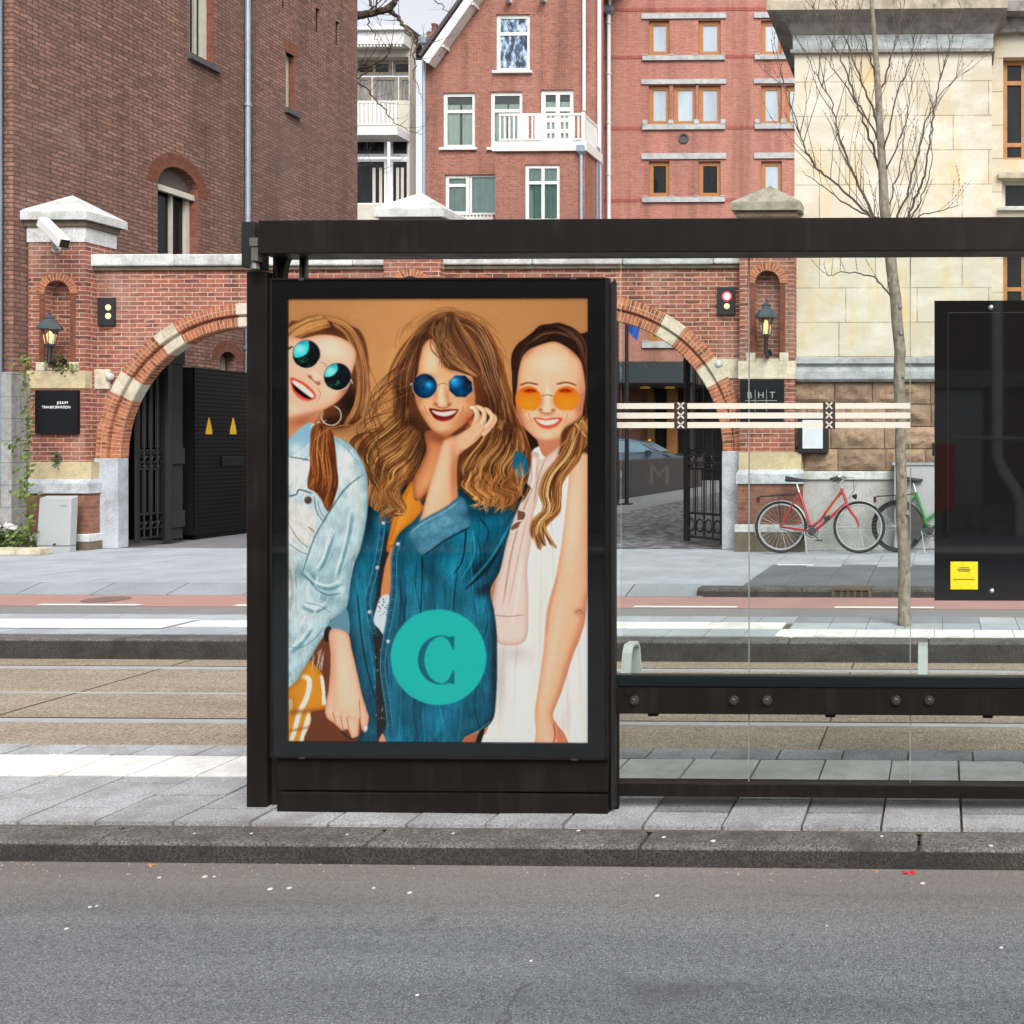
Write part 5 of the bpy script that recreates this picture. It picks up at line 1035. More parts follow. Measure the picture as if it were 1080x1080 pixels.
# dark information case hanging at the right
yI = YS-.03; iu0, iv0, iv1 = 985.5, 317, 633.5
ic = thing('information_case', 'black glossy information case with yellow sticker hanging on the shelter glass', 'information case', (.3, yI, 1.0))
x0 = sx(iu0, yI); x1 = x0+1.2; z0, z1 = sz(iv1, 1030, yI), sz(iv0, 1030, yI)
b = MB(); b.box(x0+.003, x1-.003, yI+.008, yI+.05, z0+.003, z1-.003); b.build('case_body', M['metal'], ic, bevel=.003)
n_ = NT('smoked_black_glass'); n_.b.inputs['IOR'].default_value = 1.9; n_.out((.007, .0075, .0078), .03); M['smoked'] = n_.m
b = MB(); b.poly(YP(yI), [(x0, z0), (x1, z0), (x1, z1), (x0, z1)], (), 0, -.008); b.build('glass_front', M['smoked'], ic, bevel=.001)
b = MB(); b.box(sx(1000, yI), x1, yI-.0008, yI+.001, sz(330.2, 1040, yI), sz(329.2, 1040, yI)); b.box(sx(999.6, yI), sx(1000.2, yI), yI-.0008, yI+.001, sz(560, 1040, yI), sz(330.2, 1040, yI)); b.build('seam', M['gasket'], ic)
for u, v in ((1045, 324.5), (1046, 623.5)):
    b = MB(); b.lathe((sx(u, yI), yI, sz(v, u, yI)), [(.0115, 0), (.010, .005), (.006, .009), (.001, .0105)], 18, ax=(0, -1, 0)); b.build('screw_cap', M['steel'], ic, smooth=True)
b = MB(); s0, s1, t0, t1 = sx(1002.5, yI), sx(1031.3, yI), sz(621.5, 1017, yI), sz(592.3, 1017, yI)
b.grid([[(s0+(s1-s0)*i/8, yI-.0015-.0012*abs(math.sin(i*1.1+j*.9)), t0+(t1-t0)*j/8) for i in range(9)] for j in range(9)]); st = b.build('yellow_sticker', M['yellow'], ic)
b = MB()
for k, (w, q) in enumerate(((.5, .72), (.36, .78), (.42, .66), (.78, .36))): b.box(s0+(s1-s0)*(.5-w/2), s0+(s1-s0)*(.5+w/2), yI-.0042, yI-.0036, t0+(t1-t0)*q, t0+(t1-t0)*(q+.02))
b.build('print_line', M['ink'], st)
b = MB(); b.box(sx(983, yI), sx(985.3, yI), yI+.002, yI+.03, sz(481, 985, yI), sz(467, 985, yI)); b.build('hinge', M['gasket'], ic)

# bench on the tram side of the glass
be = thing('bench', 'bench behind the shelter glass with pale mint armrests, bolted to its rail', 'bench', (sx(820), YS+.3, 0))
for k in range(4):
    b = MB(); b.box(sx(655)+.02, XR-.05, YS+.13+k*.085, YS+.20+k*.085, .40, .425); b.build('seat_slat', M['metal'], be, bevel=.004)
for u in (665, 973.5):
    x = sx(u, YS+.2); y0, y1 = YS+.10, YS+.31; zt = sz(683.5, 668, YS+.1)
    b = MB(); pth = [(x, y0, .42), (x, y0+.05, zt-.03), (x, y0+.075, zt), (x, y1-.06, zt), (x, y1-.035, zt-.03), (x, y1, .42)]
    rows = [[Vector(p)+Vector((-.019, 0, 0)), Vector(p)+Vector((.019, 0, 0))] for p in pth]
    inn = [(x, y0+.016, .42), (x, y0+.064, zt-.034), (x, y0+.080, zt-.012), (x, y1-.066, zt-.012), (x, y1-.048, zt-.034), (x, y1-.016, .42)]
    for i in range(5):
        a, c, d, e = Vector(pth[i]), Vector(pth[i+1]), Vector(inn[i+1]), Vector(inn[i]); o = Vector((.019, 0, 0))
        b.hexa([a-o, c-o, d-o, e-o, a+o, c+o, d+o, e+o])
    b.build('armrest', M['mint'], be)
for u in (700, 880, 1040):
    x = sx(u, YS+.2); b = MB(); b.box(x-.02, x+.02, YS+.036, YS+.46, .36, .398); b.build('bracket', M['metal'], be, bevel=.003)
# ---------------------------------------------------------------- gate wall with two brick arches and three piers
YG, YGB, YPF, YPB = 14.28, 14.41, 14.10, 14.62
G = YP(YG)
def gx(u): return PX(u, YG)
def gz(v, u=400): return PZ(v, u, YG)
gw = thing('gate_wall', 'red brick gate wall with two round arches, stone coping and three capped piers', 'gate wall', (gx(440), YG, 0))
A = [(gx(263), gz(483, 263)), (gx(624), gz(475.5, 624))]; AR, AO = 1.815, 2.135
zc0, zc1 = gz(281, 300), gz(268.5, 300)
xa, xb = gx(92), gx(785)
outer = [(xa, 0)]
for cx, cz in A:
    outer += [(cx-AO+.01, 0)]+[(cx-(AO-.01)*math.cos(t), cz+(AO-.01)*math.sin(t)) for t in [math.pi*k/40 for k in range(41)]]+[(cx+AO-.01, 0)]
outer += [(xb, 0), (xb, zc0+.02), (xa, zc0+.02)]
b = MB(); b.poly(G, outer, (), 0, -(YGB-YG)); b.build('wall', M['brick_gate'], gw)
b = MB(); x = xa+.03
while x < xb-.1:
    L = min(1.25, xb-x); b.ct = rnd.uniform(.85, 1.08); b.box(x+.003, x+L-.003, YG-.085, YGB+.05, zc0+rnd.uniform(-.004, .004), zc1+rnd.uniform(-.006, .006)); x += L
b.build('coping', M['cap'], gw, bevel=.02)
b = MB(); b.box(xa+.04, xb, YG-.045, YG+.02, zc0-.055, zc0-.004); b.build('coping_moulding', M['moss'], gw, bevel=.01)
def arch(cx, cz, ca):
    stones = [ca, 180-ca, 56.5, 123.5, 90]; hw = 4.3
    def prof(o=0.0):  # radius, depth (towards viewer negative)
        return [(AR, YGB-YG+.01), (AR, -.012-o), (AR+.013, -.026-o), (AR+.128, -.026-o), (AR+.138, -.010-o), (AR+.150, .012-o), (AR+.166, .012-o), (AR+.172, -.042-o), (AR+.182, -.052-o), (AO, -.052-o), (AO+.012, -.03-o), (AO+.012, .05)]
    segs = []; cuts = sorted(stones); t = 0.0
    for c in cuts: segs.append((t, c-hw)); t = c+hw
    segs.append((t, 180.0))
    e = None
    for (t0, t1) in segs:
        b = MB(); n = max(3, int((t1-t0)/2)); pr = prof(); rows = []; uv = []
        acc = [0]
        for i in range(1, len(pr)): acc.append(acc[-1]+math.hypot(pr[i][0]-pr[i-1][0], pr[i][1]-pr[i-1][1]))
        for i in range(n+1):
            th = R(180-(t0+(t1-t0)*i/n))
            rows.append([G.p(cx+r*math.cos(th), cz+r*math.sin(th), -d) for r, d in pr])
            uv.append([(acc[k]-acc[1]-.0, R(t0+(t1-t0)*i/n)*(AR+.16)) for k in range(len(pr))])
        b.grid(rows, uv=uv, cap=False)
        if e is None: e = b.build('arch', M['brick_arch'], gw)
        else: b.build('brick_segment', M['brick_arch'], e)
    for c in stones:
        b = MB(); pr = prof(.006); rows = [[G.p(cx+r*math.cos(R(180-(c-hw+hw*2*i/6))), cz+r*math.sin(R(180-(c-hw+hw*2*i/6))), -d) for r, d in pr] for i in range(7)]
        b.ct = rnd.uniform(.9, 1.05); b.grid(rows, cap=True); b.build('arch_stone', M['cream_stone'], e)
    return e
for (cx, cz), ca in zip(A, (30, 32.5)):
    e = arch(cx, cz, ca)
    for s in (-1, 1):
        b = MB(); x0, x1 = sorted((cx+s*AR, cx+s*(AO+.02)))
        b.ct = 1.0; b.box(x0, x1, YG-.06, YGB+.012, 0, cz-.004); b.build('jamb', M['granite'], gw, bevel=.012)
# cream spring bands between pier and arch
for u0, u1, v0, v1 in ((89.5, 117, 389.5, 410), (757, 781, 378.5, 399)):
    b = MB(); b.box(gx(u0), gx(u1), YG-.025, YG+.02, gz(v1, u0), gz(v0, u0)); b.build('spring_stone', M['cream_stone'], gw)
for u, v in ((116.5, 397.5), (758, 384)):
    b = MB(); p = at(u, v, YG-.03); b.lathe(p, [(.055, 0), (.052, .03), (.035, .05), (.001, .058)], 14, ax=(0, -1, 0)); b.build('boss', M['cap'], gw, smooth=True)
Q = YP(YPF)
def pier(u0, u1, dv, un, wn, nichetop, nichebot, capmat, bandmat, full=True, lefthid=False):
    """dv shifts the levels (in photo rows) of this pier"""
    x0, x1 = PX(u0, YPF), PX(u1, YPF); um = (u0+u1)/2
    z = lambda v: PZ(v+dv, um, YPF)
    p = MB(); zt = z(255.5)
    hx, hw = PX(un, YPF), wn/2; zn0, zn1 = z(nichebot), z(nichetop)-hw
    hole = [(hx-hw, zn0), (hx+hw, zn0)]+[(hx+hw*math.cos(t), zn1+hw*math.sin(t)) for t in [math.pi*k/14 for k in range(15)]]
    zb = z(487)
    p.poly(Q, [(x0, zb), (x1, zb), (x1, zt), (x0, zt)], [hole], 0, -.16, back=False)
    p.box(x0+.001, x1-.001, YPF+.158, YPB, zb, zt)
    o = p.build('pier', M['brick_gate'], gw)
    # brick hood round the niche
    b = MB(); r0, r1 = hw+.002, hw+.105; rows = []; uv = []
    for k in range(21):
        t = math.pi*k/20
        rr = [(r0, .10), (r0, -.02), (r1, -.02), (r1, .01)]
        rows.append([Q.p(hx+r*math.cos(t), zn1+r*math.sin(t), -d) for r, d in rr]); uv.append([(-.12, t*r1), (0, t*r1), (.12, t*r1), (.15, t*r1)])
    b.grid(rows, uv=uv)
    b.build('niche_hood', M['brick_arch'], o)
    for s in (-1, 1):
        b = MB(); a0, a1 = sorted((hx+s*r0, hx+s*(r1-.035))); b.box(a0, a1, YPF-.012, YPF+.05, zn0, zn1); b.build('niche_side', M['brick_trim'], o)
    # stone sill block of the niche and spring band
    b = MB(); b.box(x0-.015, x1+.012, YPF-.016, YPF+.10, z(409.5), z(391)); b.ct = .95; b.build('stone_band', bandmat, o)
    b = MB()
    for s in (-1, 1): a = hx+s*(hw+.055); b.box(a-.06, a+.06, YPF-.022, YPF+.05, z(391), z(382))
    b.pbox(Q, hx-hw, hx+hw, z(392), z(388), -.15, -.02); b.build('niche_sill', M['cream_stone'], o, bevel=.006)
    # white frieze and cap
    b = MB(); w = (x1-x0)
    b.box(x0-.012, x0+w*.70, YPF-.014, YPB+.012, z(255.5)+.001, z(240)); b.box(x0+w*.704, x1+.012, YPF-.014, YPB+.012, z(255.5)+.001, z(240)); b.build('frieze', M['cap'], o)
    c = MB(); o1 = .045; zz = z(240); c.box(x0-o1, x1+o1, YPF-o1, YPB+o1, zz+.001, z(233)); c.build('cap_moulding', M['moss'], o, bevel=.02)
    c = MB(); o2 = .10; z1, z2 = z(233)+.001, z(224.5); X0, X1, Y0, Y1 = x0-o2, x1+o2, YPF-o2, YPB+o2; ap = Vector(((x0+x1)/2, (YPF+YPB)/2, PZ(206+dv, um+9, 14.36)))
    b4 = [(X0, Y0, z1), (X1, Y0, z1), (X1, Y1, z1), (X0, Y1, z1)]; t4 = [(X0, Y0, z2), (X1, Y0, z2), (X1, Y1, z2), (X0, Y1, z2)]
    c.face(b4[::-1])
    for k in range(4):
        c.face([b4[k], b4[(k+1) % 4], t4[(k+1) % 4], t4[k]]); c.face([t4[k], t4[(k+1) % 4], ap])
    c.build('cap', capmat, o)
    # foot
    if full:
        b = MB(); b.box(x0-.008, x1+.09, YPF-.012, YPB, z(505), z(487)-.001); b.build('cream_block', M['cream_stone2'], o)
        b = MB(); zc, zd = z(520), z(505)-.001; b.hexa([(x0-.03, YPF-.10, zc), (x1+.13, YPF-.10, zc), (x1+.13, YPB, zc), (x0-.03, YPB, zc), (x0-.03, YPF-.10, zd-.06), (x1+.13, YPF-.10, zd-.06), (x1+.13, YPB, zd-.06), (x0-.03, YPB, zd-.06)])
        b.hexa([(x0-.03, YPF-.10, zd-.06), (x1+.13, YPF-.10, zd-.06), (x1+.13, YPB, zd-.06), (x0-.03, YPB, zd-.06), (x0, YPF-.03, zd), (x1+.10, YPF-.03, zd), (x1+.10, YPB, zd), (x0, YPB, zd)]); b.build('ledge', M['granite'], o)
        b = MB(); b.box(x0-.012, x1+.105, YPF-.07, YPB, z(562.5), z(520)-.001); b.build('foot_brick', M['brick_soot'], o)
        b = MB(); b.box(x0-.05, x1+.15, YPF-.13, YPB, z(571), z(562.5)-.001); b.build('foot_stone', M['cap'], o, bevel=.015)
        b = MB(); b.box(x0-.035, x1+.14, YPF-.115, YPB, 0, z(571)-.001); b.build('foot_base', M['moss'], o)
    return o
pier(30, 90, 0, 61, .36, 296, 390, M['cap'], M['cream_stone2'])
pier(404.5, 464, -3, 433.5, .36, 294.5, 390, M['cap'], M['cream_stone'])
pier(780, 838, -10, 809.5, .34, 295.5, 391, M['cap_moss'], M['cream_stone'])
b = MB(); b.tube([(gx(98.5), YG-.02, gz(281, 98)), (gx(98.5), YG-.02, 1.2)], .011, 6); b.build('conduit', M['cream_stone'], gw)

# wrought iron gate leaves, opened into the yard
def gate_leaf(name, label, p0, p1, zlow, ztop_fn, base):
    t = thing(name, label, 'gate', base); p0, p1 = Vector(p0), Vector(p1); d = (p1-p0); L = d.length; d.normalize()
    q = lambda s, z: p0+d*s+Vector((0, 0, z))
    b = MB(); w = .045
    zt0, zt1 = ztop_fn(0), ztop_fn(L)
    b.bar(q(0, .05), q(0, zt0), w, w, up=d); b.bar(q(L, .05), q(L, zt1), .07, .07, up=d)
    for z in (.12, .46, 1.10, 1.36): b.bar(q(0, z), q(L, z), .022, .035)
    pts = [q(L*k/10, ztop_fn(L*k/10)) for k in range(11)]; b.tube(pts, .022, 6); b.build('gate_frame', M['iron'], t)
    n = 4; b = MB()
    for k in range(1, n):
        s = L*k/n; b.tube([q(s, .12), q(s, ztop_fn(s))], .015, 6)
    for k in range(n*2):
        s = L*(k+.5)/(n*2); b.tube([q(s, .46), q(s, 1.10)], .007, 5)
        b.tube([q(s, 1.40), q(s, ztop_fn(s)-.05)], .007, 5)
    b.build('bars', M['iron'], t)
    nx = Vector((-d.y, d.x, 0))
    for k in range(n):
        s = L*(k+.5)/n; r = L/n*.40
        for z in (.29, 1.23): b = MB(); b.ring(q(s, z), nx, r, .014, 20, 5); b.build('rosette', M['iron'], t)
        b = MB(); b.ring(q(s, 1.36), nx, r*1.05, .013, 12, 5, 0, math.pi, x=d); b.build('top_scroll', M['iron'], t)
        b = MB(); b.ring(q(s, 1.10), nx, r*1.05, .013, 12, 5, math.pi, 2*math.pi, x=d); b.build('lower_scroll', M['iron'], t)
    return t
(c0x, c0z), (c1x, c1z) = A
lx = c0x-AR+.03
gl = gate_leaf('iron_gate', 'black wrought iron gate leaf folded inside the left arch', (lx+.06, YGB+.05, 0), (lx+.10, YGB+.50, 0), 0, lambda s: 2.15+s*1.35, (lx+.06, YGB+.05, 0))
b = MB(); b.obox((lx+.13, YGB+.66, 1.72), (.012, .13, 0), (.02, 0, 0), (0, 0, 1.66)); b.build('sheet_panel', M['iron2'], gl)
b = MB()
for z in (.35, 1.28, 2.75): b.obox((lx+.16, YGB+.66, z), (.012, .14, 0), (.02, 0, 0), (0, 0, .12))
b.obox((lx+.14, YGB+.52, 1.72), (.04, 0, 0), (0, .045, 0), (0, 0, 1.68)); b.build('panel_stiffener', M['iron2'], gl, bevel=.004)
rx = c1x+AR-.03
gate_leaf('iron_gate', 'black wrought iron gate leaf standing half open in the right arch', (rx-.02, YGB+.06, 0), (rx-.66, YGB+.66, 0), 0, lambda s: 2.05+s*1.25, (rx, YGB+.06, 0))
# steel enclosure in the left arch
se = thing('steel_enclosure', 'tall black ribbed steel enclosure with two yellow warning triangles behind the left arch', 'equipment cabinet', (-11.2, 16, 0))
c = at(205, 570, 15.7); xf = PX(205, 15.55)
b = MB(); b.box(xf-1.3, xf, 15.55, 20.5, .06, 2.62); b.build('cabinet_body', M['ribbed'], se, bevel=.01)
b = MB(); b.box(xf-1.29, xf-.02, 15.545, 15.555, .08, 2.6); b.build('front_panel', M['blackbox'], se)
b = MB(); b.box(xf-1.25, xf-.05, 15.65, 20.4, 0, .06); b.build('base', M['gasket'], se)
Xs = XP(xf)
for u in (220.3, 245.8):
    p0, p1 = atx(u-3.4, 450, xf).y, atx(u+3.4, 450, xf).y; z0, z1 = atx(u, 458, xf).z, atx(u, 440.5, xf).z
    b = MB(); m = (p0+p1)/2; w = (p1-p0)/2
    b.poly(Xs, [(m-w, z0), (m+w, z0), (m+w, z0+.05), (m+w*.12, z1), (m-w*.12, z1), (m-w, z0+.05)], (), .004, .001); b.build('warning_sign', M['warn'], se)
y0, y1 = atx(233, 490, xf).y, atx(256, 490, xf).y
b = MB(); b.box(xf-.01, xf+.02, y0, y1, atx(245, 491, xf).z, atx(245, 481, xf).z); b.build('lock_box', M['enamel'], se, bevel=.006)
for y in (16.62, 17.9, 19.1): b = MB(); b.box(xf-.004, xf+.003, y, y+.012, .1, 2.58); b.build('door_gap', M['gasket'], se)
# ---------------------------------------------------------------- buildings
def window(par, pl, u0, v0, u1, v1, fm, pm, bars_v=(), bars_h=(), fw=.07, rec=.10, sill=None, sillm=None, fd=.05, lab=None, extra=None):
    a0, a1, z0, z1 = pxr(pl, u0, v0, u1, v1); b = MB()
    n0, n1 = -rec, -rec-fd
    b.pbox(pl, a0, a0+fw, z0, z1, n1, n0); b.pbox(pl, a1-fw, a1, z0, z1, n1, n0)
    b.pbox(pl, a0+fw, a1-fw, z0, z0+fw, n1, n0+.001); b.pbox(pl, a0+fw, a1-fw, z1-fw, z1, n1, n0+.001)
    for f in bars_v: a = a0+(a1-a0)*f; b.pbox(pl, a-fw*.45, a+fw*.45, z0+fw, z1-fw, n1+.004, n0-.002)
    for f in bars_h: z = z1-(z1-z0)*f; b.pbox(pl, a0+fw, a1-fw, z-fw*.45, z+fw*.45, n1+.006, n0-.004)
    w = b.build('window', fm, par, label=lab)
    cur = {M['pane_curtain']: ('cl_pale', .80), M['pane_teal']: ('cl_teal', 1.0)}.get(pm)
    p = MB(); p.pbox(pl, a0+fw*.5, a1-fw*.5, z0+fw*.5, z1-fw*.5, n1+.008, n1+.018); p.build('pane', M['winglass'] if cur else pm, w)
    if cur:
        c = MB(); nn = 36; zt_ = z0+(z1-z0)*cur[1]; sd = rnd.uniform(0, 9)
        gap = (.44, .56) if cur[1] > .9 else (2, 2)
        for s0_, s1_ in (((0, .47), (.53, 1)) if cur[1] < .9 else ((0, 1),)):
            c.grid([[pl.p(a0+(a1-a0)*(s0_+(s1_-s0_)*i/nn), z, n1-.045+.022*math.sin(i*1.35+sd)+.012*math.sin(i*.5+sd*2+q*.6)) for i in range(nn+1)] for q, z in enumerate((z0, (z0+zt_)/2, zt_))])
        c.build('curtain', M[cur[0]], w, smooth=True); c = MB(); c.pbox(pl, a0-.05, a1+.05, z0-.05, z1+.05, n1-.26, n1-.22); c.build('room', M['blackbox'], w)
    if sill is not None:
        s = MB(); ov, th, pr = sill; s.pbox(pl, a0-ov, a1+ov, z0-th, z0-.001, -rec, pr); s.build('sill', sillm or fm, w, bevel=.006)
    return w
def hole(pl, u0, v0, u1, v1):
    a0, a1, z0, z1 = pxr(pl, u0, v0, u1, v1); return [(a0, z0), (a1, z0), (a1, z1), (a0, z1)]
def pipe(par, name, x, y, z0, z1, r, m, hopper=False, clips=()):
    b = MB(); b.tube([(x, y, z0), (x, y, z1)], r, 10)
    for z in clips: b.lathe((x, y, z-.03), [(r*1.35, 0), (r*1.35, .06)], 10)
    o = b.build(name, m, par, smooth=True)
    if hopper:
        h = MB(); h.lathe((x, y, z1-.02), [(r*1.2, 0), (r*3, .12), (r*3.1, .34), (r*2.6, .36)], 4, rot=R(45)); h.build('hopper', M['zinc'], o)
    return o
# ---- big brown brick building on the left: side wall along X = XL
XL = PX(21, 14.0); LY0 = 13.9; LY1 = atx(377, 300, XL).y
W = XP(XL)
lb = thing('brick_building', 'tall plain brown brick building with blue downpipe behind the left gate pier', 'building', (XL-4, LY0, 0))
def arcwin(u0, u1, vtop, vbot):
    a0, a1 = atx(u0, 220, XL).y, atx(u1, 220, XL).y; um = (u0+u1)/2; zt, zb = atx(um, vtop, XL).z, atx(um, vbot, XL).z; m, r = (a0+a1)/2, (a1-a0)/2
    return a0, a1, m, r, zt, zb
holes = []
w1 = (200, -60, 218.5, 62); h1 = hole(W, 199.5, -60, 225.5, 63); holes.append(h1)
a0, a1, m_, r_, zt, zb = arcwin(166.5, 209.5, 177, 285)
arc_h = [(a0, zb), (a1, zb)]+[(m_+r_*math.cos(t), zt-r_*.8+r_*.8*math.sin(t)) for t in [math.pi*k/16 for k in range(17)]]; holes.append(arc_h)
h3 = hole(W, 301.5, 57, 311, 116); holes.append(h3)
for s in ((297.5, -12, 302, 9.5), (333, 9, 337.5, 34.5), (354, 22.5, 358, 48.5)): holes.append(hole(W, *s))
b0, b1, bm_, br, bzt, bzb = arcwin(232, 249, 371, 410)
holes.append([(b0, bzb), (b1, bzb)]+[(bm_+br*math.cos(t), bzt-br*.8+br*.8*math.sin(t)) for t in [math.pi*k/12 for k in range(13)]])
b = MB(); b.poly(W, [(LY0, 0), (LY1, 0), (LY1, 15), (LY0, 15)], holes, 0, -.36); b.build('wall', M['brick_old'], lb)
Fp = YP(LY0)
b = MB(); b.poly(Fp, [(XL-9, 0), (XL-.362, 0), (XL-.362, 15), (XL-9, 15)], (), 0, -.3, back=False); b.build('wall', M['brick_old'], lb); b = MB(); b.box(XL-9, XL-.37, LY1-.3, LY1, 0, 15); b.build('wall', M['brick_old'], lb)
b = MB(); b.box(XL-9.2, XL+.25, LY0-.25, LY1+.2, 15, 15.3); b.build('roof', M['roof'], lb)
b = MB(); b.box(XL-9, XL-.5, LY0+.5, LY1-.5, 3, 3.05); b.box(XL-.9, XL-.85, LY0+.4, LY1-.4, 0, 15); b.build('dark_interior', M['blackbox'], lb)
# plinth of grey ashlar and corner quoins
b = MB(); zpl = PZ(393, 12, LY0); b.box(XL-9, XL+.06, LY0-.10, LY0+.35, 0, zpl); b.build('plinth', M['ashlar'], lb, bevel=.01)
b = MB(); b.box(XL-.42, XL-.10, LY0-.16, LY0-.06, 0, zpl-.35); b.build('pilaster_foot', M['ashlar'], lb, bevel=.01)
b = MB(); b.box(XL-.30, XL-.16, LY0-.05, LY0+.05, zpl+.002, 15); b.build('quoin', M['brick_trim'], lb)
pipe(lb, 'downpipe', PX(-2.5, LY0-.1), LY0-.1, .9, 15, .05, M['zinc'])
yp = atx(258, 200, XL).y; pipe(lb, 'downpipe', XL+.06, yp, .1, 15, .046, M['zinc'], clips=(3.2, 5.4, 7.6, 9.8))
for hq in holes[3:6]:
    a_, c_ = hq[0], hq[2]; b = MB(); b.pbox(W, a_[0]-.02, c_[0]+.02, a_[1]-.02, c_[1]+.02, -.10, -.06); b.build('vent_slot', M['blackbox'], lb)  # dark box fills each slit in place of its shade
# windows of the side wall
def awin(hl, fm, pm, fw=.06, rec=.24, mull=0, sill=None, sillm=None, orange=True):
    a0 = min(p[0] for p in hl); a1 = max(p[0] for p in hl); z0 = min(p[1] for p in hl); z1 = max(p[1] for p in hl)
    b = MB(); n0, n1 = -rec, -rec-.06
    b.pbox(W, a0, a0+fw+rec*.95, z0, z1, n1, n0); b.pbox(W, a1-fw*2.2, a1, z0, z1, n1, n0); b.pbox(W, a0+fw, a1-fw*2.2, z0, z0+fw, n1, n0); 
    for k in range(mull): a = a0+rec*.95+(a1-a0-fw-rec*.95)*(k+1)/(mull+1); b.pbox(W, a-.02, a+.02, z0+fw, z1, n1+.004, n0-.004)
    w = b.build('window', fm, lb)
    p = MB(); p.pbox(W, a0, a1, z0, z1, n1-.01, n1+.004); p.build('pane', pm, w)
    if orange:
        o = MB(); o.pbox(W, a1-.012, a1-.001, z0, z1-(.25 if orange == 2 else 0), -rec, -.002); o.build('brick_reveal', M['brick_trim'], w)
    if sill: s = MB(); s.pbox(W, a0-.05, a1+.08, z0-sill, z0-.001, -rec, .08); s.build('sill', sillm or M['darksill'], w)
    return w
awin(h1, M['greyframe'], M['pane_dark'], .06, .12, 1, .10)
aw = awin(arc_h, M['greyframe'], M['pane_dark'], .045, .15, 1, None, orange=2)
b = MB(); zsp = zt-r_*.8; b.pbox(W, a0+.005, a1-.005, zsp-.08, zsp+.02, -.14, -.06); b.build('roller_box', M['greyframe'], aw, bevel=.01)
b = MB(); b.pbox(W, a0+.01, a1-.01, zsp+.02, zt+.02, -.2, -.13); b.build('tympanum', simple('brown_board', (.10, .075, .06), .7), aw)
def hood(m, r, ry, zs, w, par, n=22):
    b = MB(); rows = []; uv = []
    for k in range(n+1):
        t = math.pi*k/n; c, s = math.cos(t), math.sin(t)
        rows.append([W.p(m+(r+o)*c, zs+(ry+o)*s, d) for o, d in ((0, -.2), (0, .006), (w, .006), (w, -.01))]); uv.append([(o, t*(r+w)) for o in (-.2, 0, w, w+.02)])
    b.grid(rows, uv=uv); return b.build('brick_arch', M['brick_trim'], par)
hood(m_, r_, r_*.8, zsp, .22, aw)
wsm = awin(holes[-1], M['greyframe'], M['pane_dark'], .05, .2, 0, None, orange=False); hood(bm_, br, br*.8, bzt-br*.8, .20, wsm)
w3 = awin(h3, M['greyframe'], M['pane_dark'], .06, .12, 0, .10)
b = MB(); q = [min(p[0] for p in h3), max(p[0] for p in h3), max(p[1] for p in h3)]; b.pbox(W, q[0]-.05, q[1]+.1, q[2], q[2]+.24, -.2, .005); b.build('brick_arch', M['brick_trim'], w3)

# ---- cream house behind
YC = 41.0; C = YP(YC)
ch = thing('cream_house', 'cream house front with balcony and tall windows behind the brown brick building', 'house', (PX(400, YC), YC, 0))
hs = [hole(C, 370, 60, 431, 106), hole(C, 370, 141, 430, 216)]
b = MB(); x0, x1 = PX(330, YC), PX(432, YC); b.poly(C, [(x0, 0), (x1, 0), (x1, PZ(37, 400, YC)), (x0, PZ(37, 400, YC))], hs, 0, -.5); b.build('wall', M['cream'], ch)
b = MB(); b.pbox(C, x0, x1+.05, PZ(52, 400, YC), PZ(37, 400, YC), .001, .55); b.pbox(C, x0, x1+.1, PZ(38.5, 400, YC), PZ(34, 400, YC), .001, .7)
k = 0
while x0+k*.13 < x1: b.pbox(C, x0+k*.13, x0+k*.13+.07, PZ(54.5, 400, YC), PZ(52, 400, YC), .45, .53); k += 1
b.build('eaves_board', M['white'], ch)
b = MB(); b.pbox(C, x0, x1, PZ(34, 400, YC), PZ(26, 400, YC)-.1, -3, .2); b.build('roof', M['roof'], ch)
for (u0, v0, u1, v1) in ((371, 61, 408, 76), (409, 61, 431, 76)): window(ch, C, u0, v0, u1, v1, M['khaki'], M['pane_dark'], (.5,) if u0 < 400 else (), (), .12, .35)
for (u0, v0, u1, v1) in ((371, 78, 386, 106), (388, 78, 414, 106), (416, 78, 431, 106)): window(ch, C, u0, v0, u1, v1, M['khaki'], M['pane_grey'], (), (), .12, .35)
for (u0, v0, u1, v1) in ((371, 142, 406, 164), (410, 142, 430, 164)): window(ch, C, u0, v0, u1, v1, M['white'], M['pane_dark'], (), (), .10, .12)
for (u0, v0, u1, v1) in ((371, 167, 406, 216), (410, 167, 430, 216)): window(ch, C, u0, v0, u1, v1, M['white'], M['pane_dark'], (), (), .10, .12)
b = MB()
for u in (391, 398, 416, 421): b.pbox(C, PX(u, YC), PX(u+3, YC), PZ(214, 400, YC), PZ(176, 400, YC), -.155, -.13)
b.build('curtain', M['greyframe'], ch)
b = MB(); zb0, zb1 = PZ(133, 400, YC-1), PZ(106, 400, YC-1); b.box(x0, x1, YC-.95, YC, zb0-.32, zb0); b.build('balcony_floor', M['white'], ch)
bl = MB(); bl.box(x0, x1+.02, YC-.95, YC-.87, zb1-.07, zb1); bl.box(x0, x1+.02, YC-.95, YC-.87, zb0+.06, zb0+.13); k = 0
while x0+k*.165 < x1: bl.box(x0+k*.165, x0+k*.165+.085, YC-.94, YC-.88, zb0+.13, zb1-.07); k += 1
bl.build('balustrade', M['white'], ch)
b = MB(); b.pbox(C, x0, x1+.02, PZ(233, 400, YC), PZ(217, 400, YC), .001, .25); b.build('ledge', M['cream'], ch)

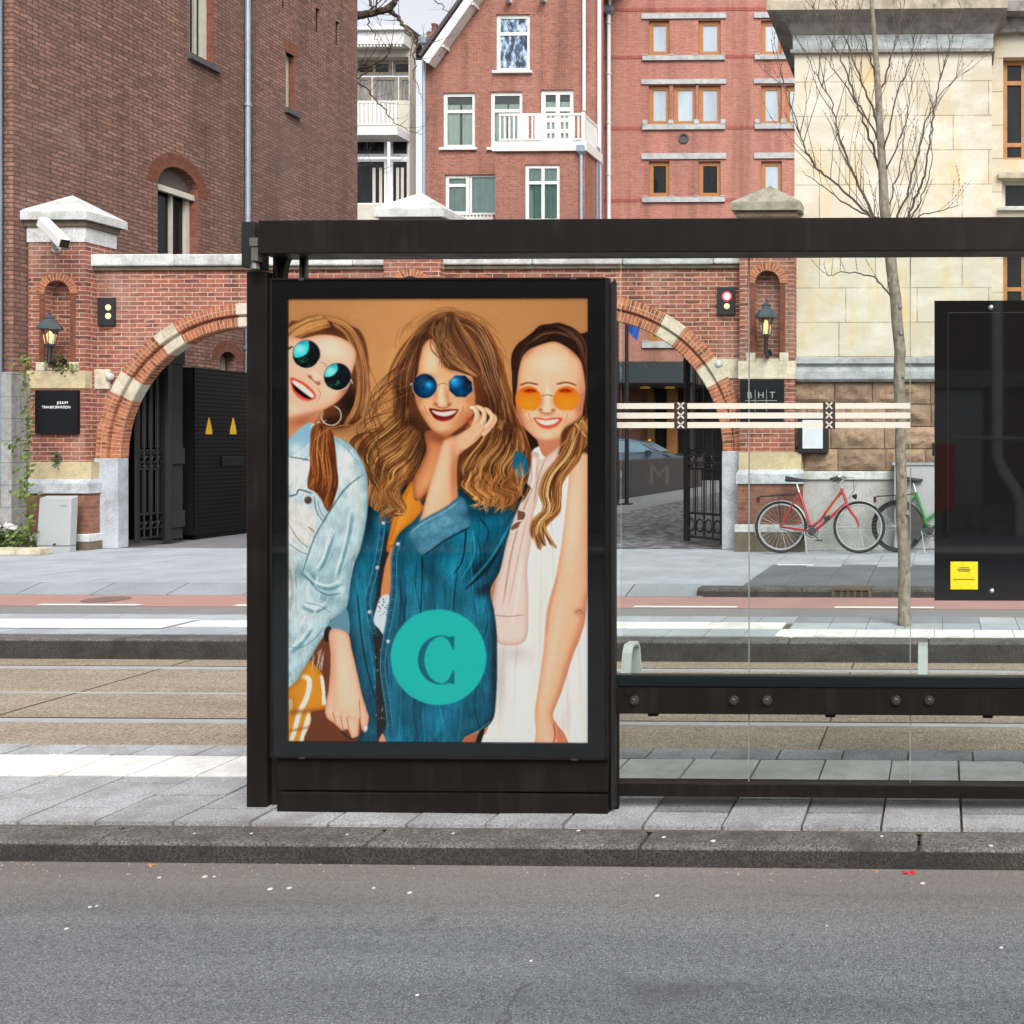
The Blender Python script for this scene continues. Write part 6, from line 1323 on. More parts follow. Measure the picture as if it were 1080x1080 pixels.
# ---- gabled brick villa
YV = 40.0; V = YP(YV)
vh = thing('gabled_villa', 'red brick villa with white bargeboard, white sash windows and balcony on a bay', 'house', (PX(540, YV), YV, 0))
vx0, vx1 = PX(449, YV), PX(633, YV)
px = lambda u, v: (PX(u, YV), PZ(v, u, YV))
wins = [((523, 15, 559, 75), 'pane_tree', (), (.33,)), ((467, 97.5, 501, 156), 'pane_curtain', (), (.33,)), ((517, 96.5, 551, 156), 'pane_curtain', (), (.33,))]
hs = [hole(V, *w[0]) for w in wins]+[hole(V, 570, 94.5, 605, 152), hole(V, 469, 184, 545, 226)]
b = MB(); b.poly(V, [(vx0, 0), (vx1, 0), (vx1, px(633, -40)[1]), px(560, -75), px(506, -6), px(455, 66), (vx0, px(449, 66)[1])], hs, 0, -.4); b.build('wall', M['brick_house'], vh)
for r, pm, bv, bh in wins: window(vh, V, *r, M['white'], M[pm], bv, bh, .14, .08, (.10, .10, .12))
dr = window(vh, V, 570, 94.5, 605, 152, M['white'], M['pane_curtain'], (.5,), (.35, .55, .75), .17, .08); dr.name = 'balcony_door'
window(vh, V, 469, 184, 494, 226, M['white'], M['pane_teal'], (), (.26,), .13, .08); window(vh, V, 494.5, 184, 545, 226, M['white'], M['pane_teal'], (.62,), (), .08, .09)
b = MB(); b.pbox(V, PX(469, YV), PX(522, YV), PZ(233, 500, YV), PZ(229.5, 500, YV), .1, .16); b.pbox(V, PX(469, YV), PX(522, YV), PZ(227.5, 500, YV), PZ(226.3, 500, YV), .1, .16); k = PX(470, YV)
while k < PX(522, YV): b.pbox(V, k, k+.06, PZ(231, 500, YV), PZ(227, 500, YV), .11, .15); k += .14
b.build('low_rail', M['white'], vh)
# bargeboards
b = MB(); p0, p1 = Vector((*px(452.5, 67.5), 0)), Vector((*px(560, -84), 0))
def slope(b, q0, q1, w, n0, n1):
    d = (q1-q0).normalized(); t = Vector((-d.y, d.x, 0))*w
    for s in (1,):
        c = [q0, q1, q1-t*s, q0-t*s]; b.hexa([V.p(c[0].x, c[0].y, n1), V.p(c[1].x, c[1].y, n1), V.p(c[1].x, c[1].y, n0), V.p(c[0].x, c[0].y, n0), V.p(c[3].x, c[3].y, n1), V.p(c[2].x, c[2].y, n1), V.p(c[2].x, c[2].y, n0), V.p(c[3].x, c[3].y, n0)])
slope(b, p0, p1, .30, .02, .55); slope(b, p1, Vector((*px(640, -45), 0)), .30, .02, .55); b.build('bargeboard', M['white'], vh)
b = MB(); up = Vector((0, .12, 0)); slope(b, p0+up*1.2+Vector((-.12, 0, 0)), p1+up*2, .12, -8, .62); slope(b, p1+up*2, Vector((*px(640, -48), 0)), .12, -8, .62); b.build('roof', M['roof'], vh)
b = MB()
for u, v in ((472, 53), (503, 9), (538, 2), (574, 1)): b.pbox(V, PX(u-3, YV), PX(u+2.5, YV), PZ(v+1.6, u, YV), PZ(v-1.6, u, YV), 0, .5)
b.build('rafter_end', M['white'], vh)
b = MB(); b.box(PX(450, 42), PX(465, 42), 42, 42.8, 14, PZ(33, 457, 42)); b.build('chimney', M['brick_house'], vh)
b = MB(); b.lathe((PX(458.5, 42.4), 42.4, PZ(33, 457, 42)), [(.13, 0), (.11, .35), (.13, .38), (.13, .45)], 12); b.build('chimney_pot', simple('terracotta_pot', (.17, .06, .05), .7), vh)
# bay with balcony
YB = 38.3; Bp = YP(YB); bx0, bx1 = PX(522.5, YB), PX(617, YB); bzt = PZ(160, 560, YB)
b = MB(); b.poly(Bp, [(bx0, 0), (bx1, 0), (bx1, bzt), (bx0, bzt)], [hole(Bp, 553.5, 173.5, 590.5, 234)], 0, -.3, back=False); b.box(bx1-.3, bx1-.001, YB+.3, YV-.01, 0, bzt-.001); b.box(bx0+.001, bx0+.3, YB+.3, YV-.01, 0, bzt-.001); bay = b.build('bay', M['brick_house'], vh)
window(vh, Bp, 553.5, 173.5, 590.5, 234, M['white'], M['pane_teal'], (.5,), (.31,), .13, .06)
b = MB(); b.box(bx0-.08, bx1+.10, YB-.12, YV-.01, bzt, PZ(150, 560, YB)); b.build('balcony_floor', M['white'], vh)
zf = PZ(150, 560, YB); zr = PZ(120, 560, YB)
b = MB(); xx0, xx1 = PX(527, YB), PX(616.5, YB)
b.box(xx0, xx1, YB-.06, YB, zr-.09, zr); b.box(xx0, xx1, YB-.05, YB-.01, zf+.06, zf+.12); k = xx0
while k < xx1: b.box(k, k+.062, YB-.045, YB-.015, zf+.12, zr-.09); k += .172
for x in (PX(570, YB), PX(552, YB)): b.box(x-.2, x+.2, YB-.055, YB-.005, zf+.12, zr-.09)
b.box(xx1-.06, xx1, YB, YV-.2, zr-.09, zr); b.box(xx1-.05, xx1-.01, YB, YV-.2, zf+.06, zf+.12); y = YB+.06
while y < YV-.25: b.box(xx1-.045, xx1-.015, y, y+.085, zf+.12, zr-.09); y += .13
b.box(xx1-.09, xx1+.03, YB-.08, YB+.04, zf, zr+.04); b.build('balustrade', M['white'], vh)
pipe(vh, 'downpipe', PX(447, YV-.1), YV-.1, 3, PZ(50, 447, YV), .065, M['zinc'], True)
pipe(vh, 'downpipe', PX(616, YV-.1), YV-.1, PZ(118, 616, YV), PZ(-30, 616, YV), .07, M['whitepipe'])
pipe(vh, 'downpipe', PX(613, YB-.1), YB-.1, 1, PZ(164, 613, YB), .065, M['zinc'], True)
pipe(vh, 'downpipe', PX(632, YV-.1), YV-.1, 1, PZ(-30, 632, YV), .08, M['whitepipe'])
b = MB(); b.box(bx1+.02, PX(635, YV), YV-.5, YV-.2, 1, PZ(158, 632, YV)); b.build('corner_strip', M['zinc'], vh)

# ---- salmon brick apartment block
YA = 43.0; Ap = YP(YA)
ab = thing('apartment_block', 'salmon brick apartment block with orange wooden windows and grey stone lintels', 'apartment block', (PX(740, YA), YA, 0))
rows_ = [(21.5, 57.5, 14.5, 20, 59, 64, 'pane_sky', 2), (90, 131, 84, 89, 131.5, 137, 'pane_sky', 3), (170, 207, 162, 168, 208, 213.5, 'pane_dark', 2), (246, 283, 238, 244, 284, 290, 'pane_dark', 2), (322, 359, 314, 320, 360, 367, 'pane_dark', 2)]
colsA = [(684, 706), (710, 734), (736.5, 760)]
sets = [0, 118.5, -130]
holes = []; ws = []
for dx in sets:
    for (v0, v1, l0, l1, s0, s1, pm, k) in rows_:
        if dx == -130: continue
        for i, (u0, u1) in enumerate(colsA):
            if k == 2 and i == 1: continue
            if dx > 0 and (i == 2): continue
            if dx > 0 and i == 0 and v0 > 140 and v0 < 200: pm = 'pane_sky'
            ws.append((u0+dx, v0, u1+dx, v1, pm)); holes.append(hole(Ap, u0+dx, v0, u1+dx, v1))
b = MB(); b.poly(Ap, [(PX(633.5, YA), 0), (PX(1000, YA), 0), (PX(1000, YA), 24), (PX(633.5, YA), 24)], holes, 0, -.4); b.build('wall', M['brick_flat'], ab)
for w in ws: window(ab, Ap, w[0], w[1], w[2], w[3], M['orangewood'], M[w[4]], (), (), .17, .12, None)
b = MB(); s = MB()
for dx in (0, 118.5):
    for (v0, v1, l0, l1, s0, s1, pm, k) in rows_:
        e = 766 if dx == 0 else 790
        b.ct = s.ct = rnd.uniform(.9, 1.05)
        b.pbox(Ap, PX(677+dx, YA), PX(e+dx, YA), PZ(l1, 720, YA), PZ(l0, 720, YA), -.05, .07)
        s.pbox(Ap, PX(678+dx, YA), PX(e-1+dx, YA), PZ(s1, 720, YA), PZ(s0, 720, YA), -.05, .10)
        for u in (681, 708, 735, 763):
            if u+dx < e+dx: s.pbox(Ap, PX(u-2.4+dx, YA), PX(u+2.4+dx, YA), PZ(s0, 720, YA), PZ(s0-4.5 if k == 3 else s0-1, 720, YA), -.05, .12)
b.build('lintel', M['sillstone'], ab); s.build('sill', M['sillstone'], ab)
b = MB()
for v in (10, 60, 135, 211): b.pbox(Ap, PX(634, YA), PX(840, YA), PZ(v+1.6, 720, YA), PZ(v-1.6, 720, YA), -.02, .018)
b.build('brick_band', brick('band_brick', (.36, .10, .08), (.32, .09, .075), (.36, .15, .12)), ab)
b = MB(); p = at(721.5, 146, YA); b.lathe(p, [(.21, 0), (.21, .06), (.14, .06), (.14, -.02)], 20, ax=(0, -1, 0), cap=False); b.lathe(p, [(.145, .0), (.145, .01)], 20, ax=(0, -1, 0)); b.build('round_vent', M['darksill'], ab)
pipe(ab, 'downpipe', PX(642, YA-.14), YA-.14, 1, PZ(17, 642, YA), .085, M['whitepipe'], True, clips=[PZ(v, 642, YA) for v in (26, 79, 131, 185)])
pipe(ab, 'downpipe', PX(643, YA-.14), YA-.14, PZ(14, 642, YA), 24, .06, M['whitepipe'])
b = MB(); b.box(PX(630, YA), PX(1000, YA), YA-.3, YA+10, 24, 24.4); b.build('roof', M['roof'], ab)
# entrance with canopy
ec = thing('entrance_canopy', 'dark flat entrance canopy with two yellow downlights seen through the right arch', 'canopy', (PX(690, 40), 40, 0))
zt, zbm = PZ(381, 690, 39), PZ(404, 690, 39)
b = MB(); b.box(PX(600, 39), PX(731, 39), 39, YA-.01, zbm, zt); b.build('canopy_slab', M['canopy'], ec, bevel=.02)
for u in (680.5, 706.5):
    b = MB(); b.lathe((PX(u, 41.4), 41.4, zbm-.07), [(.22, 0), (.17, .07)], 16); b.build('downlight', M['downlight'], ec)
b = MB(); b.box(PX(728, 39.2), PX(731, 39.2), 39.2, 39.35, 0, zbm); b.build('post', M['iron2'], ec)
b = MB(); b.box(PX(684, 42.7), PX(690, 42.7), 42.5, 42.95, 0, zbm-.05); b.build('ochre_pillar', M['yellowlit'], ec)
b = MB(); b.box(PX(690.5, 42.9), PX(703, 42.9), 42.85, 42.95, 0, zbm-.05); b.box(PX(715, 42.9), PX(760, 42.9), 42.85, 42.95, 0, zbm-.05); b.build('dark_doorway', M['pane_dark'], ec)
b = MB(); b.box(PX(704, 42.7), PX(714, 42.7), 42.6, 42.9, 0, zbm-.05); b.build('timber_column', M['orangewood'], ec)

# ---- sandstone building on the right
YSB = 14.30; S = YP(YSB)
sb = thing('sandstone_building', 'cream sandstone building with heavy cornice and rock-faced brown base behind the bicycles', 'building', (PX(950, YSB), YSB, 0))
s0, s1 = PX(838, YSB), PX(1046, YSB); zq = lambda v: PZ(v, 930, YSB)
b = MB(); b.box(s0, s1, YSB, YSB+6, zq(380), zq(55)); b.box(s0+.03, s1-.02, YSB+.05, YSB+6, zq(10), 9.5); b.build('wall', M['sandstone'], sb)
b = MB(); b.box(s0-.02, s1+.02, YSB-.02, YSB+.6, zq(53), zq(37)); b.build('marble_frieze', M['marble'], sb)
b = MB(); b.box(s0-.05, s1+.04, YSB-.06, YSB+.7, zq(56.5), zq(53)-.001); b.build('string_course', M['cornice_d'], sb)
def cprof(zl): return [(0, zl(37)), (.03, zl(36.5)), (.06, zl(33)), (.10, zl(27)), (.20, zl(22)), (.30, zl(20.5)), (.33, zl(20)), (.33, zl(10.5)), (.31, zl(9)), (0, zl(9))]
b = MB(); pr = cprof(zq); rows = []
for o, zz in pr: rows.append([(s0-o, YSB+3, zz), (s0-o, YSB-o, zz), (s1+o*.6, YSB-o, zz), (s1+o*.6, YSB+.4, zz)])
b.grid(rows[:7]); b.build('cornice_moulding', M['cornice_d'], sb)
b = MB(); b.grid(rows[6:]); b.build('cornice', M['cornice'], sb)
# right bay, set back
SB = YP(14.75); x0, x1 = s1-.01, PX(1300, 14.75); z2 = lambda v: PZ(v, 1065, 14.75)
hs = [hole(SB, 1058, 60, 1140, 168), hole(SB, 1057, 189, 1140, 219), hole(SB, 1058, 262, 1140, 400)]
b = MB(); b.poly(SB, [(x0, 0), (x1, 0), (x1, 9.5), (x0, 9.5)], hs, 0, -.4); b.build('wall', M['sandstone'], sb)
b = MB(); b.pbox(SB, x0, x1, z2(37), z2(22), .001, .12); b.pbox(SB, x0, x1, z2(22), z2(11), .001, .34); b.build('cornice', M['cornice_d'], sb)
for r in ((1058, 60, 1140, 168), (1058, 262, 1140, 400)): window(sb, SB, *r, M['orangewood'], M['pane_dark'], (.27, .52, .77), (.22, .83) if r[1] < 100 else (.3, .7), .065, .14)
window(sb, SB, 1057, 189, 1140, 219, M['greyframe'], M['pane_dark'], (), (), .05, .12, (.06, .05, .08), M['cap'])
b = MB(); b.pbox(SB, PX(1053, 14.75), x1, z2(189), z2(183), .001, .07); b.build('hood_mould', M['cornice'], sb)
# plinth moulding, rock-faced courses, grey base
zp = lambda v: PZ(v, 930, YSB-.12)
b = MB(); prf = [(.0, 376.5), (.06, 377.2), (.065, 383), (.015, 384.2), (.015, 386.6), (.08, 388.5), (.105, 392), (.105, 394), (.135, 394.6), (.14, 400), (.10, 402.5), (.02, 402.6)]; rows = []
L0, L1 = PX(828, YSB-.12), PX(1080+200, YSB-.12)
for o, v in prf: rows.append([(L0-o*.6, YSB+.5, zp(v)), (L0-o*.6, YSB-.04-o, zp(v)), (L1, YSB-.04-o, zp(v))])
b.grid(rows); b.build('plinth_moulding', M['lead'], sb)
b = MB(); zr0, zr1 = zp(497), zp(402.5); hrow = (zr1-zr0)/4; f0 = YSB-.10
b.box(L0-.02, L1, f0+.06, YSB+.4, zr0, zr1)
for r in range(4):
    x = L0-.03-(0 if r % 2 else .35); z0 = zr0+r*hrow
    while x < L1:
        w = rnd.uniform(.45, .85); xa_, xb_ = max(x, L0-.03), x+w; x += w
        if xb_-xa_ < .1: continue
        b.ct = rnd.uniform(.78, 1.15); nx, nz = 16, 9; rows = []; sd = rnd.uniform(0, 99)
        for j in range(nz+1):
            row = []
            for i in range(nx+1):
                fx, fz = i/nx, j/nz; e = min(1, min(fx, 1-fx)*5)*min(1, min(fz, 1-fz)*4)
                q = Vector((xa_+fx*(xb_-xa_), sd, z0+fz*hrow))
                d = (.04+.055*noise.fractal(q*5, 1.0, 2.2, 5))*e
                row.append((xa_+.006+fx*(xb_-xa_-.012), f0+.035-max(d, -.01), z0+.006+fz*(hrow-.012)))
            rows.append(row)
        rows.insert(0, [(p[0], f0+.07, p[2]) for p in rows[0]]); rows.append([(p[0], f0+.07, p[2]) for p in rows[-1]])
        rows = [[(r_[0][0], f0+.07, r_[0][2])]+r_+[(r_[-1][0], f0+.07, r_[-1][2])] for r_ in rows]
        b.grid(rows)
b.build('rock_faced_base', M['rustic'], sb)
b = MB(); b.box(L0-.03, L1, YSB-.17, YSB+.4, zp(506), zr0-.001); b.build('base_ledge', M['cap'], sb, bevel=.015)
b = MB(); x = L0
while x < L1: b.ct = rnd.uniform(.85, 1.05); b.box(x, x+1.55, YSB-.13, YSB+.4, zp(558), zp(506)-.001); x += 1.556
b.build('base_panel', M['concrete'], sb)
b = MB(); b.ct = 1.1; b.box(L0-.02, L1, YSB-.16, YSB+.4, 0, zp(558)-.001); b.build('base_foot', M['concrete'], sb, bevel=.01)

# ---- building across the street (behind the camera, seen only as a reflection)
ob = thing('opposite_building', 'dark brown brick building with a grey downpipe on the other side of the street', 'building', (0, -8.5, 0))
O = Plane((0, -8.5, 0), (-1, 0, 0), (0, 1, 0))
b = MB(); b.poly(O, [(-30, 0), (30, 0), (30, 5.6), (-30, 5.6)], (), 0, -.4); b.build('wall', M['brick_dark'], ob)
b = MB(); b.box(-30, 30, -8.5, -8.35, 2.35, 2.62); b.box(-30, 30, -8.5, -8.40, -.1, .5); b.build('stone_band', M['cornice_d'], ob)
xr = .98
b = MB(); b.tube([(.15, -8.25, 1.56), (4, -8.25, 1.50)], .022, 8); b.build('handrail', M['cam_white'], ob)  # rail added for the pale line it reflects in the dark case
b = MB(); b.tube([(xr-.12, -8.36, 5.6), (xr-.12, -8.36, 1.25), (xr-.04, -8.33, 1.05), (xr+.18, -8.33, .72), (xr+.24, -8.33, .5), (xr+.24, -8.33, 0)], .085, 10); b.build('downpipe', M['pipe_grey'], ob, smooth=True)
b = MB(); b.box(xr-1.3, xr-.35, -8.5, -8.44, .5, 2.3); b.build('door', M['cabinet'], ob)
sheet('far_sidewalk', M['slab'], -60, 60, -9, -6.45, .02)
# ---------------------------------------------------------------- lanterns, signals, signs, camera, cabinets
def lantern(u, vtop, vbase, vglass0, vglass1, y, label):
    t = thing('wall_lantern', label, 'lantern', at(u, vbase, y)); p = at(u, vglass1, y-.16); x, yy = p.x, p.y
    z0, z1, zt, zb = p.z, PZ(vglass0, u, y-.16), PZ(vtop, u, y-.16), PZ(vbase, u, y)
    b = MB(); b.tube([(x, y+.06, zb+.05), (x, y-.06, zb), (x, yy-.02, zb+.03), (x, yy, z0-.08), (x, yy, z0)], [.035, .032, .03, .026, .03], 8); b.lathe((x, y+.06, zb+.05), [(.05, 0), (.05, .02)], 10, ax=(0, -1, 0)); b.build('bracket', M['iron'], t, smooth=True)
    h = z1-z0; b = MB(); b.lathe((x, yy, z0), [(.058, 0), (.095, h)], 6, cap=False); b.build('lamp_glass', M['lampglass'], t)
    b = MB()
    for k in range(6): a = math.pi*k/3; b.tube([(x+.06*math.cos(a), yy+.06*math.sin(a), z0), (x+.097*math.cos(a), yy+.097*math.sin(a), z1)], .0055, 4)
    b.lathe((x, yy, z0-.03), [(.045, 0), (.065, .03)], 6); H = zt-z1
    b.lathe((x, yy, z1), [(.155, -.01), (.150, .02), (.10, H*.36), (.055, H*.5), (.05, H*.60), (.062, H*.64), (.03, H*.76), (.016, H*.85), (.024, H*.92), (.002, H)], 6); b.build('lamp_head', M['verdigris'], t)
    b = MB(); b.lathe((x, yy, z0+.015), [(.018, 0), (.034, h*.35), (.036, h*.55), (.02, h*.72), (.002, h*.78)], 10); b.build('bulb', M['bulb'], t, smooth=True)
lantern(52.5, 329, 385, 346.5, 363, YPF, 'lit lantern on the left gate pier above the black name board')
lantern(808, 315, 376, 334.5, 353, YPF, 'lit lantern on the right gate pier between the red signal and the sandstone building')
def signal(u0, u1, v0, v1, y, lens, label):
    t = thing('signal_box', label, 'traffic signal', at((u0+u1)/2, v1, y)); um = (u0+u1)/2
    b = MB(); b.box(PX(u0, y), PX(u1, y), y-.04, y, PZ(v1, um, y), PZ(v0, um, y)); b.build('housing', M['iron2'], t, bevel=.006)
    for v, r, m, r2 in lens:
        b = MB(); p = at(um+.3, v, y-.041); b.lathe(p, [(r, 0), (r*.8, .008), (.001, .012)], 18, ax=(0, -1, 0)); o = b.build('signal_lens', M[m], t)
        if r2: b = MB(); p = at(um+.3, v, y-.053); b.lathe(p, [(r2, 0), (.001, .006)], 14, ax=(0, -1, 0)); b.build('lamp_core', M['sig_core'], o)
signal(105, 122.3, 314.3, 343.5, YG-.01, [(324.3, .042, 'sig_white', 0), (333.4, .042, 'sig_white', 0)], 'black gate signal with two cream lenses beside the left pier')
signal(756.8, 775.6, 303.2, 332.3, YG-.01, [(312.6, .068, 'sig_red', .046), (323, .040, 'sig_white', 0)], 'black gate signal with a glowing red lens beside the right pier')
t = thing('name_board', 'square black board with small white lettering on the left gate pier', 'sign', at(58, 457, YPF-.02)); y = YPF-.06
b = MB(); b.box(PX(36.7, y), PX(81, y), y, YPF-.004, PZ(457.5, 58, y), PZ(411.5, 58, y)); b.build('board', M['signblack'], t, bevel=.004)
lettering('lettering', 'JULIUM', .052, (PX(66, y), y-.001, PZ(424.8, 58, y)), M['signwhite'], t, space=.9); lettering('lettering', 'TRANSFORMATION', .053, (PX(59.3, y), y-.001, PZ(429.6, 58, y)), M['signwhite'], t, space=.80)
t = thing('name_board', 'black board with the grey letters B H T on the right gate pier', 'sign', at(803, 443, YPF-.02))
b = MB(); b.box(PX(780.5, y), PX(826.5, y), y, YPF-.004, PZ(446, 803, y), PZ(400.5, 803, y)); b.build('board', M['signblack'], t, bevel=.004)
for c, u in (('B', 790.5), ('H', 802.5), ('T', 814.5)): lettering('lettering', c, .125, (PX(u, y), y-.001, PZ(417, 803, y)), M['signgrey'], t)
b = MB()
for u in (796.5, 808.5): b.box(PX(u, y)-.003, PX(u, y)+.003, y-.002, y, PZ(434, 803, y), PZ(411, 803, y))
b.box(PX(786, y), PX(819.5, y), y-.0025, y-.0005, PZ(422.8, 803, y), PZ(422.2, 803, y)); b.build('divider', M['signgrey'], t)
# security camera
p0 = at(45, 234, YPF-.30); p1 = at(68, 257, YPF-.55); t = thing('security_camera', 'white tube security camera under the cap of the left gate pier', 'camera', at(60, 262, YPF))
b = MB(); d = (p1-p0).normalized(); b.bar(p0, p1, .13, .14); b.build('camera_housing', M['cam_white'], t, bevel=.02, seg=3)
b = MB(); b.bar(p1-d*.002, p1+d*.012, .10, .11); b.build('lens_cover', M['gasket'], t)
b = MB(); b.tube([p0+d*.22+Vector((0, 0, -.06)), at(58, 262, YPF-.12), at(60, 263, YPF)], .026, 8); b.lathe(at(60, 263, YPF), [(.06, 0), (.05, .03)], 12, ax=(0, -1, 0)); b.build('bracket', M['cabinet'], t, smooth=True)
# utility cabinet, left (leaning a little)
yc = 13.72; t = thing('utility_cabinet', 'pale grey street cabinet leaning slightly in front of the left gate pier', 'cabinet', at(58, 578, yc))
z1 = PZ(523, 58, yc); xl, xr_ = PX(38, yc), PX(73, yc); sk = .045
b = MB(); zz = .085; b.hexa([(xl, yc, zz), (xr_, yc, zz), (xr_, yc+.12, zz), (xl, yc+.12, zz), (xl+sk, yc, z1-.03), (xr_+sk*.6, yc, z1-.03), (xr_+sk*.6, yc+.12, z1), (xl+sk, yc+.12, z1)]); b.build('cabinet_body', M['cabinet'], t, bevel=.012)
b = MB(); b.box(xl+.01, xr_-.005, yc+.012, yc+.115, 0, zz-.004); b.build('base', M['cabinet'], t)
b = MB(); b.box(xl+.24, xl+.27, yc-.008, yc, zz+.01, zz+.035); b.build('lock', M['gasket'], t); b = MB(); b.box(xr_-.13, xr_-.03, yc-.004, yc+.004, z1-.14, z1-.12); b.build('maker_plate', M['lead'], t)
# second cabinet, right behind the bicycles
yc = 13.93; t = thing('utility_cabinet', 'lilac grey utility cabinet with dark rim behind the green bicycle', 'cabinet', (PX(985, yc), yc, 0))
xl, xr_, z1 = PX(943, yc), PX(1040, yc), PZ(489, 960, yc)
b = MB(); b.box(xl, xr_, yc, yc+.2, .05, z1-.02); b.build('cabinet_body', M['cabinet2'], t, bevel=.01)
b = MB(); b.box(xl-.02, xr_+.02, yc-.02, yc+.21, z1-.02, z1+.012); b.build('lid', M['lead'], t)
for x in (xl+.22, xl+.62): b = MB(); b.box(x, x+.006, yc-.002, yc+.01, .12, z1-.06); b.build('door_gap', M['gasket'], t)
b = MB(); b.box(xl+.02, xr_-.02, yc+.02, yc+.19, 0, .05); b.build('base', M['concrete'], t)
# notice case on the rock-faced base
yn = YSB-.24; t = thing('notice_case', 'black framed notice case holding a white sheet on the rock-faced wall', 'notice case', at(857, 477, yn))
q = lambda u: PX(u, yn); w_ = lambda v: PZ(v, 857, yn)
b = MB(); b.box(q(841.8), q(872.8), yn, YSB-.08, w_(478), w_(437)); b.build('case', M['blackbox'], t, bevel=.01)
b = MB(); b.box(q(846.5), q(867.8), yn-.004, yn-.001, w_(473), w_(443)); sheet_ = b.build('notice_sheet', M['paper'], t)
b = MB()
for k in range(9): b.box(q(849), q(849+rnd.uniform(8, 16)), yn-.0055, yn-.0045, w_(448+k*2.6+.5), w_(448+k*2.6))
b.build('print_line', simple('pale_grey_print', (.52, .55, .60), .6), sheet_)
b = MB(); b.box(q(867.5), q(871.5), yn+.02, yn+.12, w_(437)+.002, w_(434)); b.build('lamp', M['gasket'], t)

# ---------------------------------------------------------------- plants
def leaves(b, c, spread, n, size, rn, squash=1.0, tints=(.5, 1.5)):
    for _ in range(n):
        p = Vector(c)+Vector((rn.gauss(0, spread[0]), rn.gauss(0, spread[1]), rn.gauss(0, spread[2])))
        a = Vector((rn.gauss(0, 1), rn.gauss(0, 1), rn.gauss(0, .7))).normalized(); u = a.orthogonal().normalized(); s = size*rn.uniform(.5, 1.3); w = a.cross(u)
        b.ct = rn.uniform(*tints); b.face([p-u*s, p+w*s*.55, p+u*s*1.1, p-w*s*.55])
pr = random.Random(5)
t = thing('ivy', 'straggling green ivy climbing the corner between ashlar plinth and left gate pier', 'ivy', at(27, 570, YPF-.1))
b = MB()
for (u, v, su, sv, n) in ((22, 378, .06, .10, 34), (27, 400, .05, .10, 20), (29, 440, .03, .22, 46), (28, 480, .03, .2, 46), (15, 468, .05, .07, 26), (25, 500, .05, .12, 40), (30, 530, .05, .16, 50), (24, 516, .06, .08, 20), (31, 556, .05, .1, 26)):
    leaves(b, at(u, v, 13.62), (su, .05, sv), n, .035, pr)
b.build('foliage', M['leaf'], t)
b = MB(); b.tube([at(u, v, 13.78) for u, v in ((30, 575), (28, 520), (29, 470), (28, 420), (24, 375))], .012, 5); b.build('stem', M['twig2'], t)
t = thing('ivy', 'small ivy sprig growing beside the lantern on the left gate pier', 'ivy', at(64, 392, YPF-.02)); b = MB()
leaves(b, at(61, 383, YPF-.06), (.05, .03, .07), 46, .028, pr, tints=(.3, .8)); leaves(b, at(72, 389, YPF-.06), (.06, .03, .04), 30, .028, pr, tints=(.9, 1.7)); leaves(b, at(50, 379, YPF-.05), (.05, .03, .05), 14, .026, pr); b.build('foliage', M['leaf'], t)
b = MB(); b.tube([at(66, 391, YPF-.02), at(60, 385, YPF-.05), at(50, 378, YPF-.04)], .006, 5); b.tube([at(66, 391, YPF-.02), at(74, 388, YPF-.05)], .006, 5); b.build('stem', M['twig2'], t)
t = thing('wall_fern', 'dark little fern sprouting from the cream block of the left gate pier', 'fern', at(59, 490, YPF-.03)); b = MB()
leaves(b, at(59, 484, YPF-.06), (.025, .02, .06), 40, .026, pr, tints=(.6, 1.6)); b.build('foliage', M['leaf_dark'], t); b = MB(); b.tube([at(59, 492, YPF-.02), at(59, 482, YPF-.05)], .005, 5); b.build('stem', M['twig2'], t)
t = thing('planter', 'low stone-edged planter with green shrub and white flowers at the left corner', 'planter', at(5, 582, 13.5))
b = MB(); b.box(PX(-60, 13.4), PX(44, 13.4), 13.36, 13.56, 0, .085); b.box(PX(-60, 13.4), PX(20, 13.4), 13.34, 13.36, 0, .05); b.build('stone_edge', M['cream_stone'], t, bevel=.02)
b = MB()
for (u, v, n) in ((-6, 566, 130), (8, 565, 120), (3, 573, 90), (-25, 566, 120)): leaves(b, at(u, v, 13.75), (.12, .10, .07), n, .034, pr, tints=(.5, 1.6))
b.build('shrub', M['leaf_dark'], t); b = MB()
for (u, v, n) in ((22, 568, 120), (14, 571, 70), (28, 570, 60)): leaves(b, at(u, v, 13.66), (.07, .07, .06), n, .03, pr)
b.build('shrub', M['leaf'], t); b = MB()
for (u, v, n) in ((7, 554, 26), (14, 556, 24), (-4, 556, 16)): leaves(b, at(u, v, 13.60), (.022, .02, .022), n, .024, pr, tints=(.8, 1.1))
b.build('flowers', M['petal'], t)

# ---------------------------------------------------------------- bare street tree on the far platform
tr = random.Random(21); YT = 8.30
tp = lambda u, v, dy=0.0: at(u, v, YT+dy)
t = thing('street_tree', 'slender bare street tree growing from the far platform in front of the sandstone building', 'tree', tp(954.5, 660))
trunk = [(954.8, 662), (953.5, 640), (954, 610), (952.5, 575), (951, 545), (951.5, 510), (949.5, 470), (950, 440), (948.5, 405), (948.5, 370), (945.5, 340), (945.5, 315), (940.5, 285), (938, 262), (936, 240), (933, 215), (931.5, 190), (930, 160), (928, 130), (926, 100), (924, 70), (921, 35), (919, 5), (917, -40), (912, -100)]
rad = [.060, .052, .049, .047, .046, .046, .045, .045, .045, .047, .046, .047, .046, .047, .046, .042, .037, .033, .030, .028, .024, .020, .017, .013, .004]
b = MB(); P = [tp(u, v) for u, v in trunk]; b.tube([p+Vector((tr.uniform(-.006, .006), tr.uniform(-.006, .006), 0)) for p in P], rad, 12)
